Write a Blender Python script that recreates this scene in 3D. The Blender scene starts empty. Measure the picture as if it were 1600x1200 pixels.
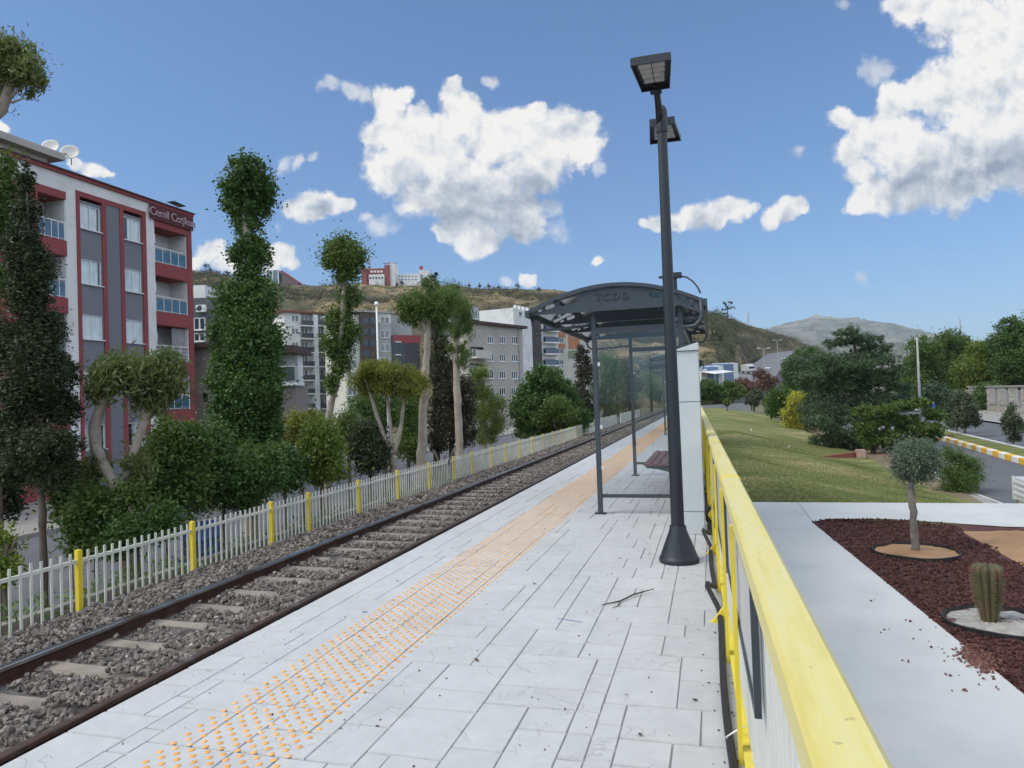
import bpy, bmesh, math, random
import numpy as np
from mathutils import Vector, Matrix

random.seed(7)
RNG = np.random.default_rng(11)
SC = bpy.context.scene
COL = SC.collection
PI = math.pi

# ------------------------------------------------------------------ camera model (metres; X right of the track, Y along it)
F = 1109.0
EYE = 1.6
ROT = np.array([[0.9619, -0.0364, -0.2709], [0.2703, 0.0103, 0.9627], [-0.0323, -0.9993, 0.0197]])

def _basis():
    d = np.array([(1112 - 800) / F, (612 - 600) / F, 1.0]); d /= np.linalg.norm(d)
    up = np.cross(np.array([1, -0.035, 0.0]), d); up /= np.linalg.norm(up)
    if up[1] > 0: up = -up
    x = np.cross(d, up)
    if x[0] < 0: x = -x
    return np.stack([x, d, up])
ROT = _basis()

def ray(px, py): return ROT @ np.array([(px - 800) / F, (py - 600) / F, 1.0])
def pd(px, py, d): return np.array([0, 0, EYE]) + d * ray(px, py)          # at camera depth d
def pz(px, py, z):
    r = ray(px, py); return np.array([0, 0, EYE]) + r * ((z - EYE) / r[2])
def pX(px, py, X):
    r = ray(px, py); return np.array([0, 0, EYE]) + r * (X / r[0])
def pY(px, py, Y):
    r = ray(px, py); return np.array([0, 0, EYE]) + r * (Y / r[1])
def dX(px, py, X): return X / ray(px, py)[0]
RIGHT = ROT[:, 0]; FWD = ROT[:, 2]
YAWR = math.atan2(RIGHT[1], RIGHT[0])

# ------------------------------------------------------------------ objects
def tag(o, label=None, cat=None, group=None, kind=None):
    if label: o['label'] = label
    if cat: o['category'] = cat
    if group: o['group'] = group
    if kind: o['kind'] = kind
    return o

def thing(name, label, cat, loc=(0, 0, 0), rz=0.0, group=None):
    o = bpy.data.objects.new(name, None)
    COL.objects.link(o)
    o.location = tuple(float(v) for v in loc); o.rotation_euler = (0, 0, rz)
    o.empty_display_size = 0.2
    return tag(o, label, cat, group)

def copy_tree(o, parent=None):
    c = o.copy(); COL.objects.link(c)
    if parent: c.parent = parent
    for ch in list(o.children): copy_tree(ch, c)
    return c

class MB:
    def __init__(s): s.v = []; s.f = []; s.smooth = False
    def add(s, vs, fs):
        n = len(s.v)
        s.v += [tuple(float(c) for c in v) for v in vs]
        s.f += [tuple(i + n for i in f) for f in fs]
        return s
    def box(s, x0, y0, z0, x1, y1, z1):
        if x0 > x1: x0, x1 = x1, x0
        if y0 > y1: y0, y1 = y1, y0
        if z0 > z1: z0, z1 = z1, z0
        return s.add([(x0, y0, z0), (x1, y0, z0), (x1, y1, z0), (x0, y1, z0), (x0, y0, z1), (x1, y0, z1), (x1, y1, z1), (x0, y1, z1)],
                     [(3, 2, 1, 0), (4, 5, 6, 7), (0, 1, 5, 4), (1, 2, 6, 5), (2, 3, 7, 6), (3, 0, 4, 7)])
    def quad(s, a, b, c, d): return s.add([a, b, c, d], [(0, 1, 2, 3)])
    def tube(s, pts, rad, seg=10, cap=True):
        pts = [Vector([float(c) for c in p]) for p in pts]
        if not hasattr(rad, '__len__'): rad = [rad] * len(pts)
        vs = []; n = len(pts); ref = None
        for i, p in enumerate(pts):
            t = (pts[min(i + 1, n - 1)] - pts[max(i - 1, 0)])
            if t.length < 1e-9: t = Vector((0, 0, 1))
            t.normalize()
            if ref is None: ref = Vector((1, 0, 0)) if abs(t.x) < 0.9 else Vector((0, 1, 0))
            a = (ref - t * ref.dot(t)).normalized(); b = t.cross(a); ref = a
            for k in range(seg):
                an = 2 * PI * k / seg
                vs.append(p + (a * math.cos(an) + b * math.sin(an)) * rad[i])
        fs = []
        for i in range(n - 1):
            for k in range(seg):
                k2 = (k + 1) % seg
                fs.append((i * seg + k, i * seg + k2, (i + 1) * seg + k2, (i + 1) * seg + k))
        if cap:
            fs.append(tuple(reversed(range(seg)))); fs.append(tuple((n - 1) * seg + k for k in range(seg)))
        return s.add(vs, fs)
    def lathe(s, prof, c=(0, 0, 0), seg=32):
        vs = []
        for r, z in prof:
            for k in range(seg):
                a = 2 * PI * k / seg
                vs.append((c[0] + r * math.cos(a), c[1] + r * math.sin(a), c[2] + z))
        fs = []
        for i in range(len(prof) - 1):
            for k in range(seg):
                k2 = (k + 1) % seg
                fs.append((i * seg + k, i * seg + k2, (i + 1) * seg + k2, (i + 1) * seg + k))
        fs.append(tuple(reversed(range(seg)))); fs.append(tuple((len(prof) - 1) * seg + k for k in range(seg)))
        return s.add(vs, fs)
    def prism(s, poly, axis, a, b):                    # poly in the two other axes
        def m(p, t):
            if axis == 'x': return (t, p[0], p[1])
            if axis == 'y': return (p[0], t, p[1])
            return (p[0], p[1], t)
        n = len(poly)
        vs = [m(p, a) for p in poly] + [m(p, b) for p in poly]
        fs = [tuple(range(n)), tuple(reversed(range(n, 2 * n)))]
        for i in range(n):
            j = (i + 1) % n; fs.append((i, i + n, j + n, j))
        return s.add(vs, fs)
    def build(s, name, mat, parent=None, smooth=False, bevel=0.0, off=None):
        me = bpy.data.meshes.new(name)
        v = s.v
        if off is not None: v = [(a - off[0], b - off[1], c - off[2]) for a, b, c in v]
        me.from_pydata(v, [], s.f); me.validate()
        bm = bmesh.new(); bm.from_mesh(me)
        bmesh.ops.recalc_face_normals(bm, faces=bm.faces)
        if bevel > 0:
            try: bmesh.ops.bevel(bm, geom=bm.edges[:], offset=bevel, segments=2, affect='EDGES', clamp_overlap=True)
            except Exception: pass
        bm.to_mesh(me); bm.free()
        if smooth: me.polygons.foreach_set('use_smooth', [True] * len(me.polygons))
        if smooth == 'auto': me.set_sharp_from_angle(angle=math.radians(35))
        me.materials.append(mat)
        o = bpy.data.objects.new(name, me); COL.objects.link(o)
        if parent: o.parent = parent
        return o

def np_mesh(name, V, Fq, mat, parent=None, loc=None, smooth=False):
    V = np.asarray(V, dtype=np.float32); Fq = np.asarray(Fq, dtype=np.int32)
    me = bpy.data.meshes.new(name)
    n, k = Fq.shape
    me.vertices.add(len(V)); me.vertices.foreach_set('co', V.ravel())
    me.loops.add(n * k); me.loops.foreach_set('vertex_index', Fq.ravel())
    me.polygons.add(n); me.polygons.foreach_set('loop_start', np.arange(n, dtype=np.int32) * k)
    try: me.polygons.foreach_set('loop_total', np.full(n, k, dtype=np.int32))
    except Exception: pass
    me.polygons.foreach_set('use_smooth', np.full(n, bool(smooth)))
    me.update(calc_edges=True)
    me.materials.append(mat)
    o = bpy.data.objects.new(name, me); COL.objects.link(o)
    if parent: o.parent = parent
    if loc is not None: o.location = loc
    return o

# ------------------------------------------------------------------ materials
def srgb(r, g, b):
    f = lambda c: c / 12.92 if c <= 0.04045 else ((c + 0.055) / 1.055) ** 2.4
    return (f(r / 255), f(g / 255), f(b / 255))

class NT:
    def __init__(s, tree): s.t = tree; s.l = tree.links
    def n(s, typ, **kw):
        nd = s.t.nodes.new(typ)
        ins = kw.pop('ins', {})
        for k, v in kw.items(): setattr(nd, k, v)
        for k, v in ins.items():
            if isinstance(v, bpy.types.NodeSocket): s.l.new(v, nd.inputs[k])
            else: nd.inputs[k].default_value = v
        return nd
    def math(s, op, a, b=0.0, c=None, clamp=False):
        nd = s.t.nodes.new('ShaderNodeMath'); nd.operation = op; nd.use_clamp = clamp
        for i, v in enumerate((a, b, c)):
            if v is None: continue
            if isinstance(v, bpy.types.NodeSocket): s.l.new(v, nd.inputs[i])
            else: nd.inputs[i].default_value = v
        return nd.outputs[0]
    def vmath(s, op, a, b=(0, 0, 0), out=0):
        nd = s.t.nodes.new('ShaderNodeVectorMath'); nd.operation = op
        for i, v in enumerate((a, b)):
            if isinstance(v, bpy.types.NodeSocket): s.l.new(v, nd.inputs[i])
            else: nd.inputs[i].default_value = v
        return nd.outputs[out]
    def ramp(s, fac, stops, interp='LINEAR'):
        nd = s.t.nodes.new('ShaderNodeValToRGB'); nd.color_ramp.interpolation = interp
        el = nd.color_ramp.elements
        while len(el) < len(stops): el.new(0.5)
        for e, (p, c) in zip(el, stops):
            e.position = p; e.color = (*c, 1) if len(c) == 3 else c
        s.l.new(fac, nd.inputs[0]); return nd.outputs[0]
    def mix(s, fac, a, b, mode='MIX'):
        nd = s.t.nodes.new('ShaderNodeMix'); nd.data_type = 'RGBA'; nd.blend_type = mode
        for i, v in ((0, fac), (6, a), (7, b)):
            if isinstance(v, bpy.types.NodeSocket): s.l.new(v, nd.inputs[i])
            elif i == 0: nd.inputs[0].default_value = v
            else: nd.inputs[i].default_value = (*v, 1) if len(v) == 3 else v
        return nd.outputs[2]
    def noise(s, vec, scale, detail=4, rough=0.55, out=0, dims='3D', distortion=0.0):
        nd = s.t.nodes.new('ShaderNodeTexNoise'); nd.noise_dimensions = dims
        s.l.new(vec, nd.inputs['Vector'])
        nd.inputs['Scale'].default_value = scale; nd.inputs['Detail'].default_value = detail
        nd.inputs['Roughness'].default_value = rough; nd.inputs['Distortion'].default_value = distortion
        return nd.outputs[out]
    def mapr(s, v, a, b, c=0.0, d=1.0, smooth=False):
        nd = s.t.nodes.new('ShaderNodeMapRange'); nd.clamp = True
        if smooth: nd.interpolation_type = 'SMOOTHSTEP'
        s.l.new(v, nd.inputs[0])
        for i, x in ((1, a), (2, b), (3, c), (4, d)): nd.inputs[i].default_value = x
        return nd.outputs[0]

def new_mat(name):
    m = bpy.data.materials.new(name); m.use_nodes = True
    nt = NT(m.node_tree); m.node_tree.nodes.clear()
    out = nt.n('ShaderNodeOutputMaterial')
    return m, nt, out

MATS = {}
def mat(name, c, rough=0.75, var=0.12, scale=3.0, bump=0.15, bscale=30.0, metal=0.0, c2=None, c2amt=(0.5, 0.7), c2scale=1.5, spec=0.4, island=0.0, bdist=0.01):
    """weathered surface: base colour with mottling, an optional second tone in patches, fine bump"""
    if name in MATS: return MATS[name]
    m, nt, out = new_mat(name)
    pos = nt.n('ShaderNodeNewGeometry')
    P = pos.outputs['Position']
    n1 = nt.noise(P, scale, 5, 0.6)
    lo = tuple(x * (1 - var) for x in c); hi = tuple(min(1, x * (1 + var)) for x in c)
    colr = nt.ramp(n1, [(0.3, lo), (0.7, hi)])
    if c2:
        n2 = nt.noise(P, c2scale, 6, 0.65)
        colr = nt.mix(nt.mapr(n2, c2amt[0], c2amt[1]), colr, c2)
    if island > 0:
        k = nt.math('MULTIPLY_ADD', pos.outputs['Random Per Island'], 2 * island, 1 - island)
        cc = nt.n('ShaderNodeCombineXYZ'); [nt.l.new(k, cc.inputs[i]) for i in range(3)]
        colr = nt.mix(1.0, colr, cc.outputs[0], 'MULTIPLY')
    b = nt.n('ShaderNodeBsdfPrincipled')
    nt.l.new(colr, b.inputs['Base Color'])
    b.inputs['Metallic'].default_value = metal
    b.inputs['Specular IOR Level'].default_value = spec
    rr = nt.math('MULTIPLY_ADD', n1, 0.2, rough - 0.1, clamp=True); nt.l.new(rr, b.inputs['Roughness'])
    if bump > 0:
        nb = nt.noise(P, bscale, 4, 0.6)
        bp = nt.n('ShaderNodeBump'); bp.inputs['Strength'].default_value = bump; bp.inputs['Distance'].default_value = bdist
        nt.l.new(nb, bp.inputs['Height']); nt.l.new(bp.outputs[0], b.inputs['Normal'])
    nt.l.new(b.outputs[0], out.inputs[0])
    MATS[name] = m
    return m

def leaf_mat(name, c1, c2, trans=0.3, rough=0.5):
    if name in MATS: return MATS[name]
    m, nt, out = new_mat(name)
    g = nt.n('ShaderNodeNewGeometry')
    n1 = nt.noise(g.outputs['Position'], 0.9, 3, 0.6)
    f = nt.math('ADD', nt.math('MULTIPLY', g.outputs['Random Per Island'], 0.75), nt.math('MULTIPLY_ADD', n1, 1.1, -0.45), clamp=True)
    col = nt.mix(f, c1, c2)
    b = nt.n('ShaderNodeBsdfPrincipled'); nt.l.new(col, b.inputs['Base Color'])
    b.inputs['Roughness'].default_value = rough; b.inputs['Specular IOR Level'].default_value = 0.35
    t = nt.n('ShaderNodeBsdfTranslucent')
    nt.l.new(nt.mix(1.0, col, (1.25, 1.3, 0.6), 'MULTIPLY'), t.inputs[0])
    mx = nt.n('ShaderNodeMixShader'); mx.inputs[0].default_value = trans
    nt.l.new(b.outputs[0], mx.inputs[1]); nt.l.new(t.outputs[0], mx.inputs[2]); nt.l.new(mx.outputs[0], out.inputs[0])
    MATS[name] = m
    return m

def glass_mat(name, tint, alpha=0.35, rough=0.03):
    """thin pane: part see-through, part mirror"""
    if name in MATS: return MATS[name]
    m, nt, out = new_mat(name)
    tr = nt.n('ShaderNodeBsdfTransparent'); tr.inputs[0].default_value = (*tint, 1)
    gl = nt.n('ShaderNodeBsdfGlossy'); gl.inputs['Roughness'].default_value = rough; gl.inputs[0].default_value = (0.9, 0.95, 1, 1)
    gb = nt.n('ShaderNodeNewGeometry'); fr = nt.n('ShaderNodeFresnel')
    nt.l.new(nt.math('MULTIPLY_ADD', gb.outputs['Backfacing'], -0.8333, 1.5), fr.inputs[0])      # same mirror from either side of the pane
    k = nt.math('MULTIPLY_ADD', fr.outputs[0], 1.0, alpha, clamp=True)
    mx = nt.n('ShaderNodeMixShader'); nt.l.new(k, mx.inputs[0])
    nt.l.new(tr.outputs[0], mx.inputs[1]); nt.l.new(gl.outputs[0], mx.inputs[2]); nt.l.new(mx.outputs[0], out.inputs[0])
    MATS[name] = m
    return m

# ------------------------------------------------------------------ foliage
def leaves_np(C, size, rng, aspect=2.2, droop=0.25, flat=0.3):
    n = len(C)
    d = rng.normal(size=(n, 3)); d[:, 2] = d[:, 2] * (1 - flat) - droop * 1.5
    d /= np.linalg.norm(d, axis=1)[:, None] + 1e-9
    s = np.cross(d, rng.normal(size=(n, 3))); s /= np.linalg.norm(s, axis=1)[:, None] + 1e-9
    L = (size * rng.uniform(0.6, 1.4, n))[:, None]
    W = L / aspect
    V = np.empty((n, 4, 3))
    V[:, 0] = C - d * L * 0.5; V[:, 1] = C + s * W * 0.5 - d * L * 0.05
    V[:, 2] = C + d * L * 0.5; V[:, 3] = C - s * W * 0.5 - d * L * 0.05
    return V.reshape(-1, 3), np.arange(4 * n).reshape(-1, 4)

def crown_points(clumps, n, rng, sub=0.34, surf=0.55, per=60, stretch=1.0):
    """clumps: (cx,cy,cz,rh,rv). sub-clumps spread through each ellipsoid, leaves round each sub-clump"""
    vol = np.array([c[3] * c[3] * c[4] for c in clumps]) ** 0.72
    cnt = np.maximum(30, (n * vol / vol.sum()).astype(int))
    out = []
    for c, k in zip(clumps, cnt):
        m = max(4, k // per)
        u = rng.normal(size=(m, 3)); u /= np.linalg.norm(u, axis=1)[:, None]
        r = (surf + (1 - surf) * rng.random(m)) ** 0.9 * rng.uniform(0.8, 1.08, m)
        r = np.where(rng.random(m) < 0.25, r * rng.random(m), r)
        sc = u * r[:, None] * np.array([c[3], c[3], c[4]]) * 1.0 + np.array(c[:3])
        idx = rng.integers(0, m, k)
        sr = sub * (min(c[3], c[4]) ** 0.75) * rng.uniform(0.55, 1.35, m) * 1.08
        off = rng.normal(size=(k, 3)) * 0.55
        off *= np.where(rng.random(k) < 0.14, 1.9, 1.0)[:, None]
        off[:, 2] *= stretch
        out.append(sc[idx] + off * sr[idx][:, None])
    return np.concatenate(out)

def smooth_poly(pts, k=4):
    """Catmull-Rom through (x,y,z,r) rows"""
    P = np.array(pts, dtype=float)
    if len(P) < 3: return P
    Q = np.vstack([2 * P[0] - P[1], P, 2 * P[-1] - P[-2]])
    out = []
    for i in range(1, len(Q) - 2):
        for t in np.linspace(0, 1, k, endpoint=False):
            a, b, c, d = Q[i - 1:i + 3]
            out.append(0.5 * ((2 * b) + (-a + c) * t + (2 * a - 5 * b + 4 * c - d) * t * t + (-a + 3 * b - 3 * c + d) * t ** 3))
    out.append(P[-1])
    return np.array(out)

def tree(name, label, cat, d, limbs, crown, leaf, bark, n=6000, size=0.12, group=None, gz=None, aspect=2.2, droop=0.25,
         sub=0.34, surf=0.55, seed=1, depth_j=0.6, per=60, stretch=1.0, crown_name='crown'):
    """limbs: lists of (px,py,r_px[,dd]); crown: (px,py,rx_px,ry_px[,dd]) on the plane at depth d, each set back by dd metres"""
    rng = np.random.default_rng(seed * 77 + 5)
    s = d / F
    b = limbs[0][0]
    base = pd(b[0], b[1], d + (b[3] if len(b) > 3 else 0))
    g = gz if gz is not None else base[2]
    root = thing(name, label, cat, (base[0], base[1], g), 0, group)
    o = np.array([base[0], base[1], g])
    mb = MB()
    for li, L in enumerate(limbs):
        pts = []
        for q in L:
            p = pd(q[0], q[1], d + (q[3] if len(q) > 3 else 0)); pts.append((*p, q[2] * s))
        if li == 0 and gz is not None and pts[0][2] > gz + 0.02:
            dz = pts[0][2] - gz
            pts.insert(0, (pts[0][0], pts[0][1], gz - 0.15, pts[0][3] * 1.25))
        P = smooth_poly(pts)
        P[:, :3] += rng.normal(size=(len(P), 3)) * P[:, 3:4] * 0.07
        mb.tube(P[:, :3], list(np.maximum(P[:, 3] * 0.74 * rng.uniform(0.9, 1.1, len(P)), 0.006)), seg=9)
    mb.build('trunk', bark, root, smooth=True, off=o)
    cl = []
    for q in crown:
        dd = q[4] if len(q) > 4 else rng.uniform(-depth_j, depth_j) * (q[2] * s)
        p = pd(q[0], q[1], d + dd)
        cl.append((p[0] - o[0], p[1] - o[1], p[2] - o[2], q[2] * s, q[3] * s))
    C = crown_points(cl, n, rng, sub, surf, per, stretch)
    V, Q = leaves_np(C, size, rng, aspect, droop)
    np_mesh(crown_name, V, Q, leaf, root)
    return root

def rocks_np(C, size, rng, squash=0.7):
    """rough stones: jittered octa-spheres (18 verts)"""
    n = len(C)
    ico_v = []
    t = (1 + 5 ** 0.5) / 2
    for a, b in ((-1, t), (1, t), (-1, -t), (1, -t)):
        ico_v.append((a, b, 0))
    for a, b in ((-1, t), (1, t), (-1, -t), (1, -t)):
        ico_v.append((0, a, b))
    for a, b in ((-1, t), (1, t), (-1, -t), (1, -t)):
        ico_v.append((b, 0, a))
    iv = np.array(ico_v) / math.sqrt(1 + t * t)
    fc = np.array([(0, 11, 5), (0, 5, 1), (0, 1, 7), (0, 7, 10), (0, 10, 11), (1, 5, 9), (5, 11, 4), (11, 10, 2), (10, 7, 6), (7, 1, 8),
                   (3, 9, 4), (3, 4, 2), (3, 2, 6), (3, 6, 8), (3, 8, 9), (4, 9, 5), (2, 4, 11), (6, 2, 10), (8, 6, 7), (9, 8, 1)])
    # the order of ico_v above: rebuild in the classic numbering
    cl = [(-1, t, 0), (1, t, 0), (-1, -t, 0), (1, -t, 0), (0, -1, t), (0, 1, t), (0, -1, -t), (0, 1, -t), (t, 0, -1), (t, 0, 1), (-t, 0, -1), (-t, 0, 1)]
    iv = np.array(cl) / math.sqrt(1 + t * t)
    V = iv[None] * rng.uniform(0.5, 1.35, (n, 12, 1))
    V = V * np.stack([rng.uniform(0.7, 1.3, n), rng.uniform(0.6, 1.0, n), rng.uniform(0.5, 0.9, n) * squash / 0.7], 1)[:, None, :]
    # random rotation
    q = rng.normal(size=(n, 4)); q /= np.linalg.norm(q, axis=1)[:, None]
    w, x, y, z = q.T
    R = np.stack([1 - 2 * (y * y + z * z), 2 * (x * y - z * w), 2 * (x * z + y * w), 2 * (x * y + z * w), 1 - 2 * (x * x + z * z), 2 * (y * z - x * w),
                  2 * (x * z - y * w), 2 * (y * z + x * w), 1 - 2 * (x * x + y * y)], 1).reshape(n, 3, 3)
    V = np.einsum('nij,nkj->nki', R, V) * np.asarray(size)[:, None, None] * 0.5 + C[:, None, :]
    Fq = (fc[None] + (np.arange(n) * 12)[:, None, None]).reshape(-1, 3)
    return V.reshape(-1, 3), Fq
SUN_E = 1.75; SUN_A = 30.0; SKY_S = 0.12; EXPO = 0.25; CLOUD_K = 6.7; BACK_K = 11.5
# ------------------------------------------------------------------ light
SUN_DIR = Vector((-0.74, -0.52, 1.02)).normalized()      # towards the sun: left and behind the photographer
sun = bpy.data.lights.new('sun', 'SUN'); sun.energy = SUN_E; sun.angle = math.radians(SUN_A); sun.color = (1.0, 0.93, 0.80)
so = bpy.data.objects.new('sun', sun); COL.objects.link(so)
so.rotation_euler = (-SUN_DIR).to_track_quat('-Z', 'Y').to_euler()
so.location = (-30, -30, 60)

world = bpy.data.worlds.new('World'); SC.world = world; world.use_nodes = True
wt = world.node_tree; wt.nodes.clear(); W = NT(wt)
wout = W.n('ShaderNodeOutputWorld'); bg = W.n('ShaderNodeBackground')
bg.inputs[1].default_value = SKY_S
W.l.new(bg.outputs[0], wout.inputs[0])
sky = W.n('ShaderNodeTexSky'); sky.sky_type = 'NISHITA'; sky.sun_disc = False
sky.sun_elevation = math.asin(SUN_DIR.z); sky.sun_rotation = math.atan2(SUN_DIR.x, SUN_DIR.y)
sky.altitude = 100; sky.air_density = 1.0; sky.dust_density = 1.0; sky.ozone_density = 1.5
skyg = W.n('ShaderNodeGamma', ins={'Color': sky.outputs[0], 'Gamma': 0.8}).outputs[0]
skyc = W.mix(1.0, skyg, (0.74, 1.05, 1.42), 'MULTIPLY')        # a clear, deep blue air

tc = W.n('ShaderNodeTexCoord'); G = W.vmath('NORMALIZE', tc.outputs['Generated'])
cw = W.math('MAXIMUM', W.vmath('DOT_PRODUCT', G, tuple(FWD), 1), 0.02)
cu = W.math('DIVIDE', W.vmath('DOT_PRODUCT', G, tuple(RIGHT), 1), cw)
cv = W.math('DIVIDE', W.vmath('DOT_PRODUCT', G, tuple(-ROT[:, 1]), 1), cw)
front = W.mapr(W.vmath('DOT_PRODUCT', G, tuple(FWD), 1), 0.25, 0.4)
uvn = W.n('ShaderNodeCombineXYZ'); W.l.new(cu, uvn.inputs[0]); W.l.new(cv, uvn.inputs[1])
UV = uvn.outputs[0]                                            # fixed directions on the sky dome

def voro(vec, scale, detail, rough=0.55):
    nd = wt.nodes.new('ShaderNodeTexVoronoi'); nd.voronoi_dimensions = '2D'; nd.feature = 'SMOOTH_F1'; nd.normalize = True
    W.l.new(vec, nd.inputs['Vector']); nd.inputs['Scale'].default_value = scale
    nd.inputs['Detail'].default_value = detail; nd.inputs['Roughness'].default_value = rough
    nd.inputs['Smoothness'].default_value = 0.35
    return nd.outputs['Distance']
# curl the coordinates so that the billows are not round
wn = wt.nodes.new('ShaderNodeTexNoise'); wn.noise_dimensions = '2D'; W.l.new(UV, wn.inputs['Vector'])
wn.inputs['Scale'].default_value = 7; wn.inputs['Detail'].default_value = 6; wn.inputs['Roughness'].default_value = 0.62
wv = W.vmath('SCALE', W.vmath('SUBTRACT', wn.outputs['Color'], (0.5, 0.5, 0.5))); wv.node.inputs['Scale'].default_value = 0.055
WUV = W.vmath('ADD', UV, wv)
wv2 = W.vmath('SCALE', W.vmath('SUBTRACT', wn.outputs['Color'], (0.5, 0.5, 0.5))); wv2.node.inputs['Scale'].default_value = 0.03
BUV = W.vmath('ADD', UV, wv2)

def field(blobs, vec):
    acc = None
    for x, y, r in blobs:
        d = W.vmath('DISTANCE', vec, ((x - 800) / F, 1.22 * (600 - y) / F, 0), 1)
        q = W.math('MULTIPLY_ADD', d, -F / r, 1.0)
        acc = q if acc is None else W.math('SMOOTH_MAX', acc, q, 0.22)
    return acc
CLOUDS = [(660, 215, 56), (690, 205, 46), (742, 185, 44), (790, 195, 46), (870, 195, 44), (650, 185, 32), (710, 270, 70), (790, 330, 60), (720, 330, 60), (1375, 300, 46), (1430, 285, 64), (1500, 285, 74), (1345, 316, 28), (1580, 250, 80), (1330, 230, 40), (605, 165, 42), (600, 205, 48), (612, 262, 56), (640, 215, 62), (690, 250, 70), (722, 165, 46), (718, 138, 22), (770, 210, 64), (822, 185, 44), (838, 165, 24),
          (850, 230, 62), (897, 195, 40), (912, 185, 26), (905, 235, 42), (680, 300, 66), (760, 300, 72), (830, 275, 52), (740, 340, 50), (690, 360, 26), (765, 372, 32),
          (815, 358, 34), (735, 374, 44), (574, 210, 20), (630, 150, 22),
          (487, 323, 40), (512, 317, 32), (462, 326, 24), (541, 318, 18),
          (1092, 341, 34), (1122, 334, 36), (1148, 326, 32), (1172, 326, 20), (1032, 350, 24), (1062, 346, 30), (1012, 351, 14),
          (1237, 330, 30), (1250, 322, 20), (1214, 341, 26), (1262, 332, 15),
          (1420, 5, 46), (1480, 20, 66), (1560, 60, 110), (1650, 110, 160), (1500, 140, 84), (1440, 150, 48), (1310, 190, 30), (1340, 200, 36), (1392, 215, 64), (1345, 262, 36),
          (1358, 300, 30), (1440, 245, 76), (1530, 215, 92), (1500, 268, 48), (1610, 205, 92), (1398, 158, 40),
          (146, 270, 26), (122, 262, 16), (168, 277, 13), (8, 208, 17), (322, 398, 28), (345, 412, 22), (300, 412, 20), (440, 396, 27), (452, 412, 22), (424, 412, 26), (366, 416, 16),
          (820, 439, 14), (932, 405, 13)]
WISPS = [(450, 262, 20), (486, 250, 14), (512, 142, 26), (538, 147, 27), (562, 158, 24), (768, 124, 15), (468, 258, 17), (1342, 433, 22), (600, 352, 34), (850, 322, 30), (140, 207, 9), (1315, 8, 16), (795, 445, 14), (862, 360, 40), (1372, 118, 40), (930, 260, 24), (1240, 232, 16), (575, 340, 20), (440, 350, 16)]
FLAT = W.vmath('MULTIPLY', WUV, (1, 1.22, 1))                   # clouds are broader than tall
Fc = field(CLOUDS, FLAT)
Fw = field(WISPS, FLAT)
bil = W.math('SUBTRACT', 1.0, voro(BUV, 26, 3.0, 0.6))
bn = wt.nodes.new('ShaderNodeTexNoise'); bn.noise_dimensions = '2D'; W.l.new(BUV, bn.inputs['Vector'])
bn.inputs['Scale'].default_value = 30; bn.inputs['Detail'].default_value = 8; bn.inputs['Roughness'].default_value = 0.62
h0 = W.math('MULTIPLY_ADD', bil, 0.55, W.math('MULTIPLY', bn.outputs[0], 0.75))
def soft(vec):
    nd = wt.nodes.new('ShaderNodeTexNoise'); nd.noise_dimensions = '2D'; W.l.new(vec, nd.inputs['Vector'])
    nd.inputs['Scale'].default_value = 19; nd.inputs['Detail'].default_value = 7; nd.inputs['Roughness'].default_value = 0.56
    return nd.outputs[0]
LOFF = W.vmath('ADD', BUV, (-0.007, 0.014, 0))
rel = W.math('SUBTRACT', soft(BUV), soft(LOFF))
dens = W.math('ADD', Fc, W.math('MULTIPLY_ADD', h0, 1.05, -0.93))
alpha = W.mapr(dens, -0.10, 0.28, smooth=True)
densw = W.math('ADD', Fw, W.math('MULTIPLY_ADD', h0, 1.5, -1.40))
alphaw = W.math('MULTIPLY', W.mapr(densw, -0.1, 0.55, smooth=True), 0.62)
# grey, shaded undersides of the thick parts
GREY = [(770, 335, 92), (700, 330, 60), (830, 300, 62), (720, 290, 52), (810, 365, 40), (1510, 285, 100), (1590, 265, 110), (1430, 290, 66),
        (500, 332, 26), (1110, 350, 34), (1238, 344, 18), (1060, 354, 18), (1370, 280, 24), (640, 290, 36)]
Fg = field(GREY, FLAT)
lit = W.math('MULTIPLY_ADD', rel, 1.7, W.math('MULTIPLY_ADD', bil, 0.22, 0.70))
lit = W.math('SUBTRACT', lit, W.math('MULTIPLY', W.mapr(Fg, -0.25, 0.85, smooth=True), 0.60))
lit = W.math('ADD', lit, W.math('MULTIPLY', W.mapr(dens, 0.0, 0.5), 0.1), clamp=True)
CK = CLOUD_K
ccol = W.ramp(lit, [(0.0, tuple(CK * x for x in (0.30, 0.37, 0.48))), (0.45, tuple(CK * x for x in (0.56, 0.62, 0.70))), (0.8, tuple(CK * x for x in (0.86, 0.87, 0.88))), (1.0, tuple(CK * x for x in (1.0, 0.98, 0.95)))])
cloud_a = W.math('MULTIPLY', W.math('MAXIMUM', alpha, alphaw), front)
# unseen broken cloud, added overhead and behind the camera to brighten the foreground
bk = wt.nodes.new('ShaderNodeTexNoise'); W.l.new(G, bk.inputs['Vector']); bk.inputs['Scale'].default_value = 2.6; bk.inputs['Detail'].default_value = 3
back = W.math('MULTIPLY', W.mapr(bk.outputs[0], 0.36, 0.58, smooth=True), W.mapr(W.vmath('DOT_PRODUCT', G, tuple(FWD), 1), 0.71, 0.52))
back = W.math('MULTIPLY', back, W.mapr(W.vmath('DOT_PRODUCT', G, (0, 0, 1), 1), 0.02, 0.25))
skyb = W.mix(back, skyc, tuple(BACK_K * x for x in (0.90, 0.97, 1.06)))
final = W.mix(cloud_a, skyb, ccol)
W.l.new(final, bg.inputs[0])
try: world.cycles.sampling_method = 'MANUAL'; world.cycles.sample_map_resolution = 512
except Exception: pass

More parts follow.
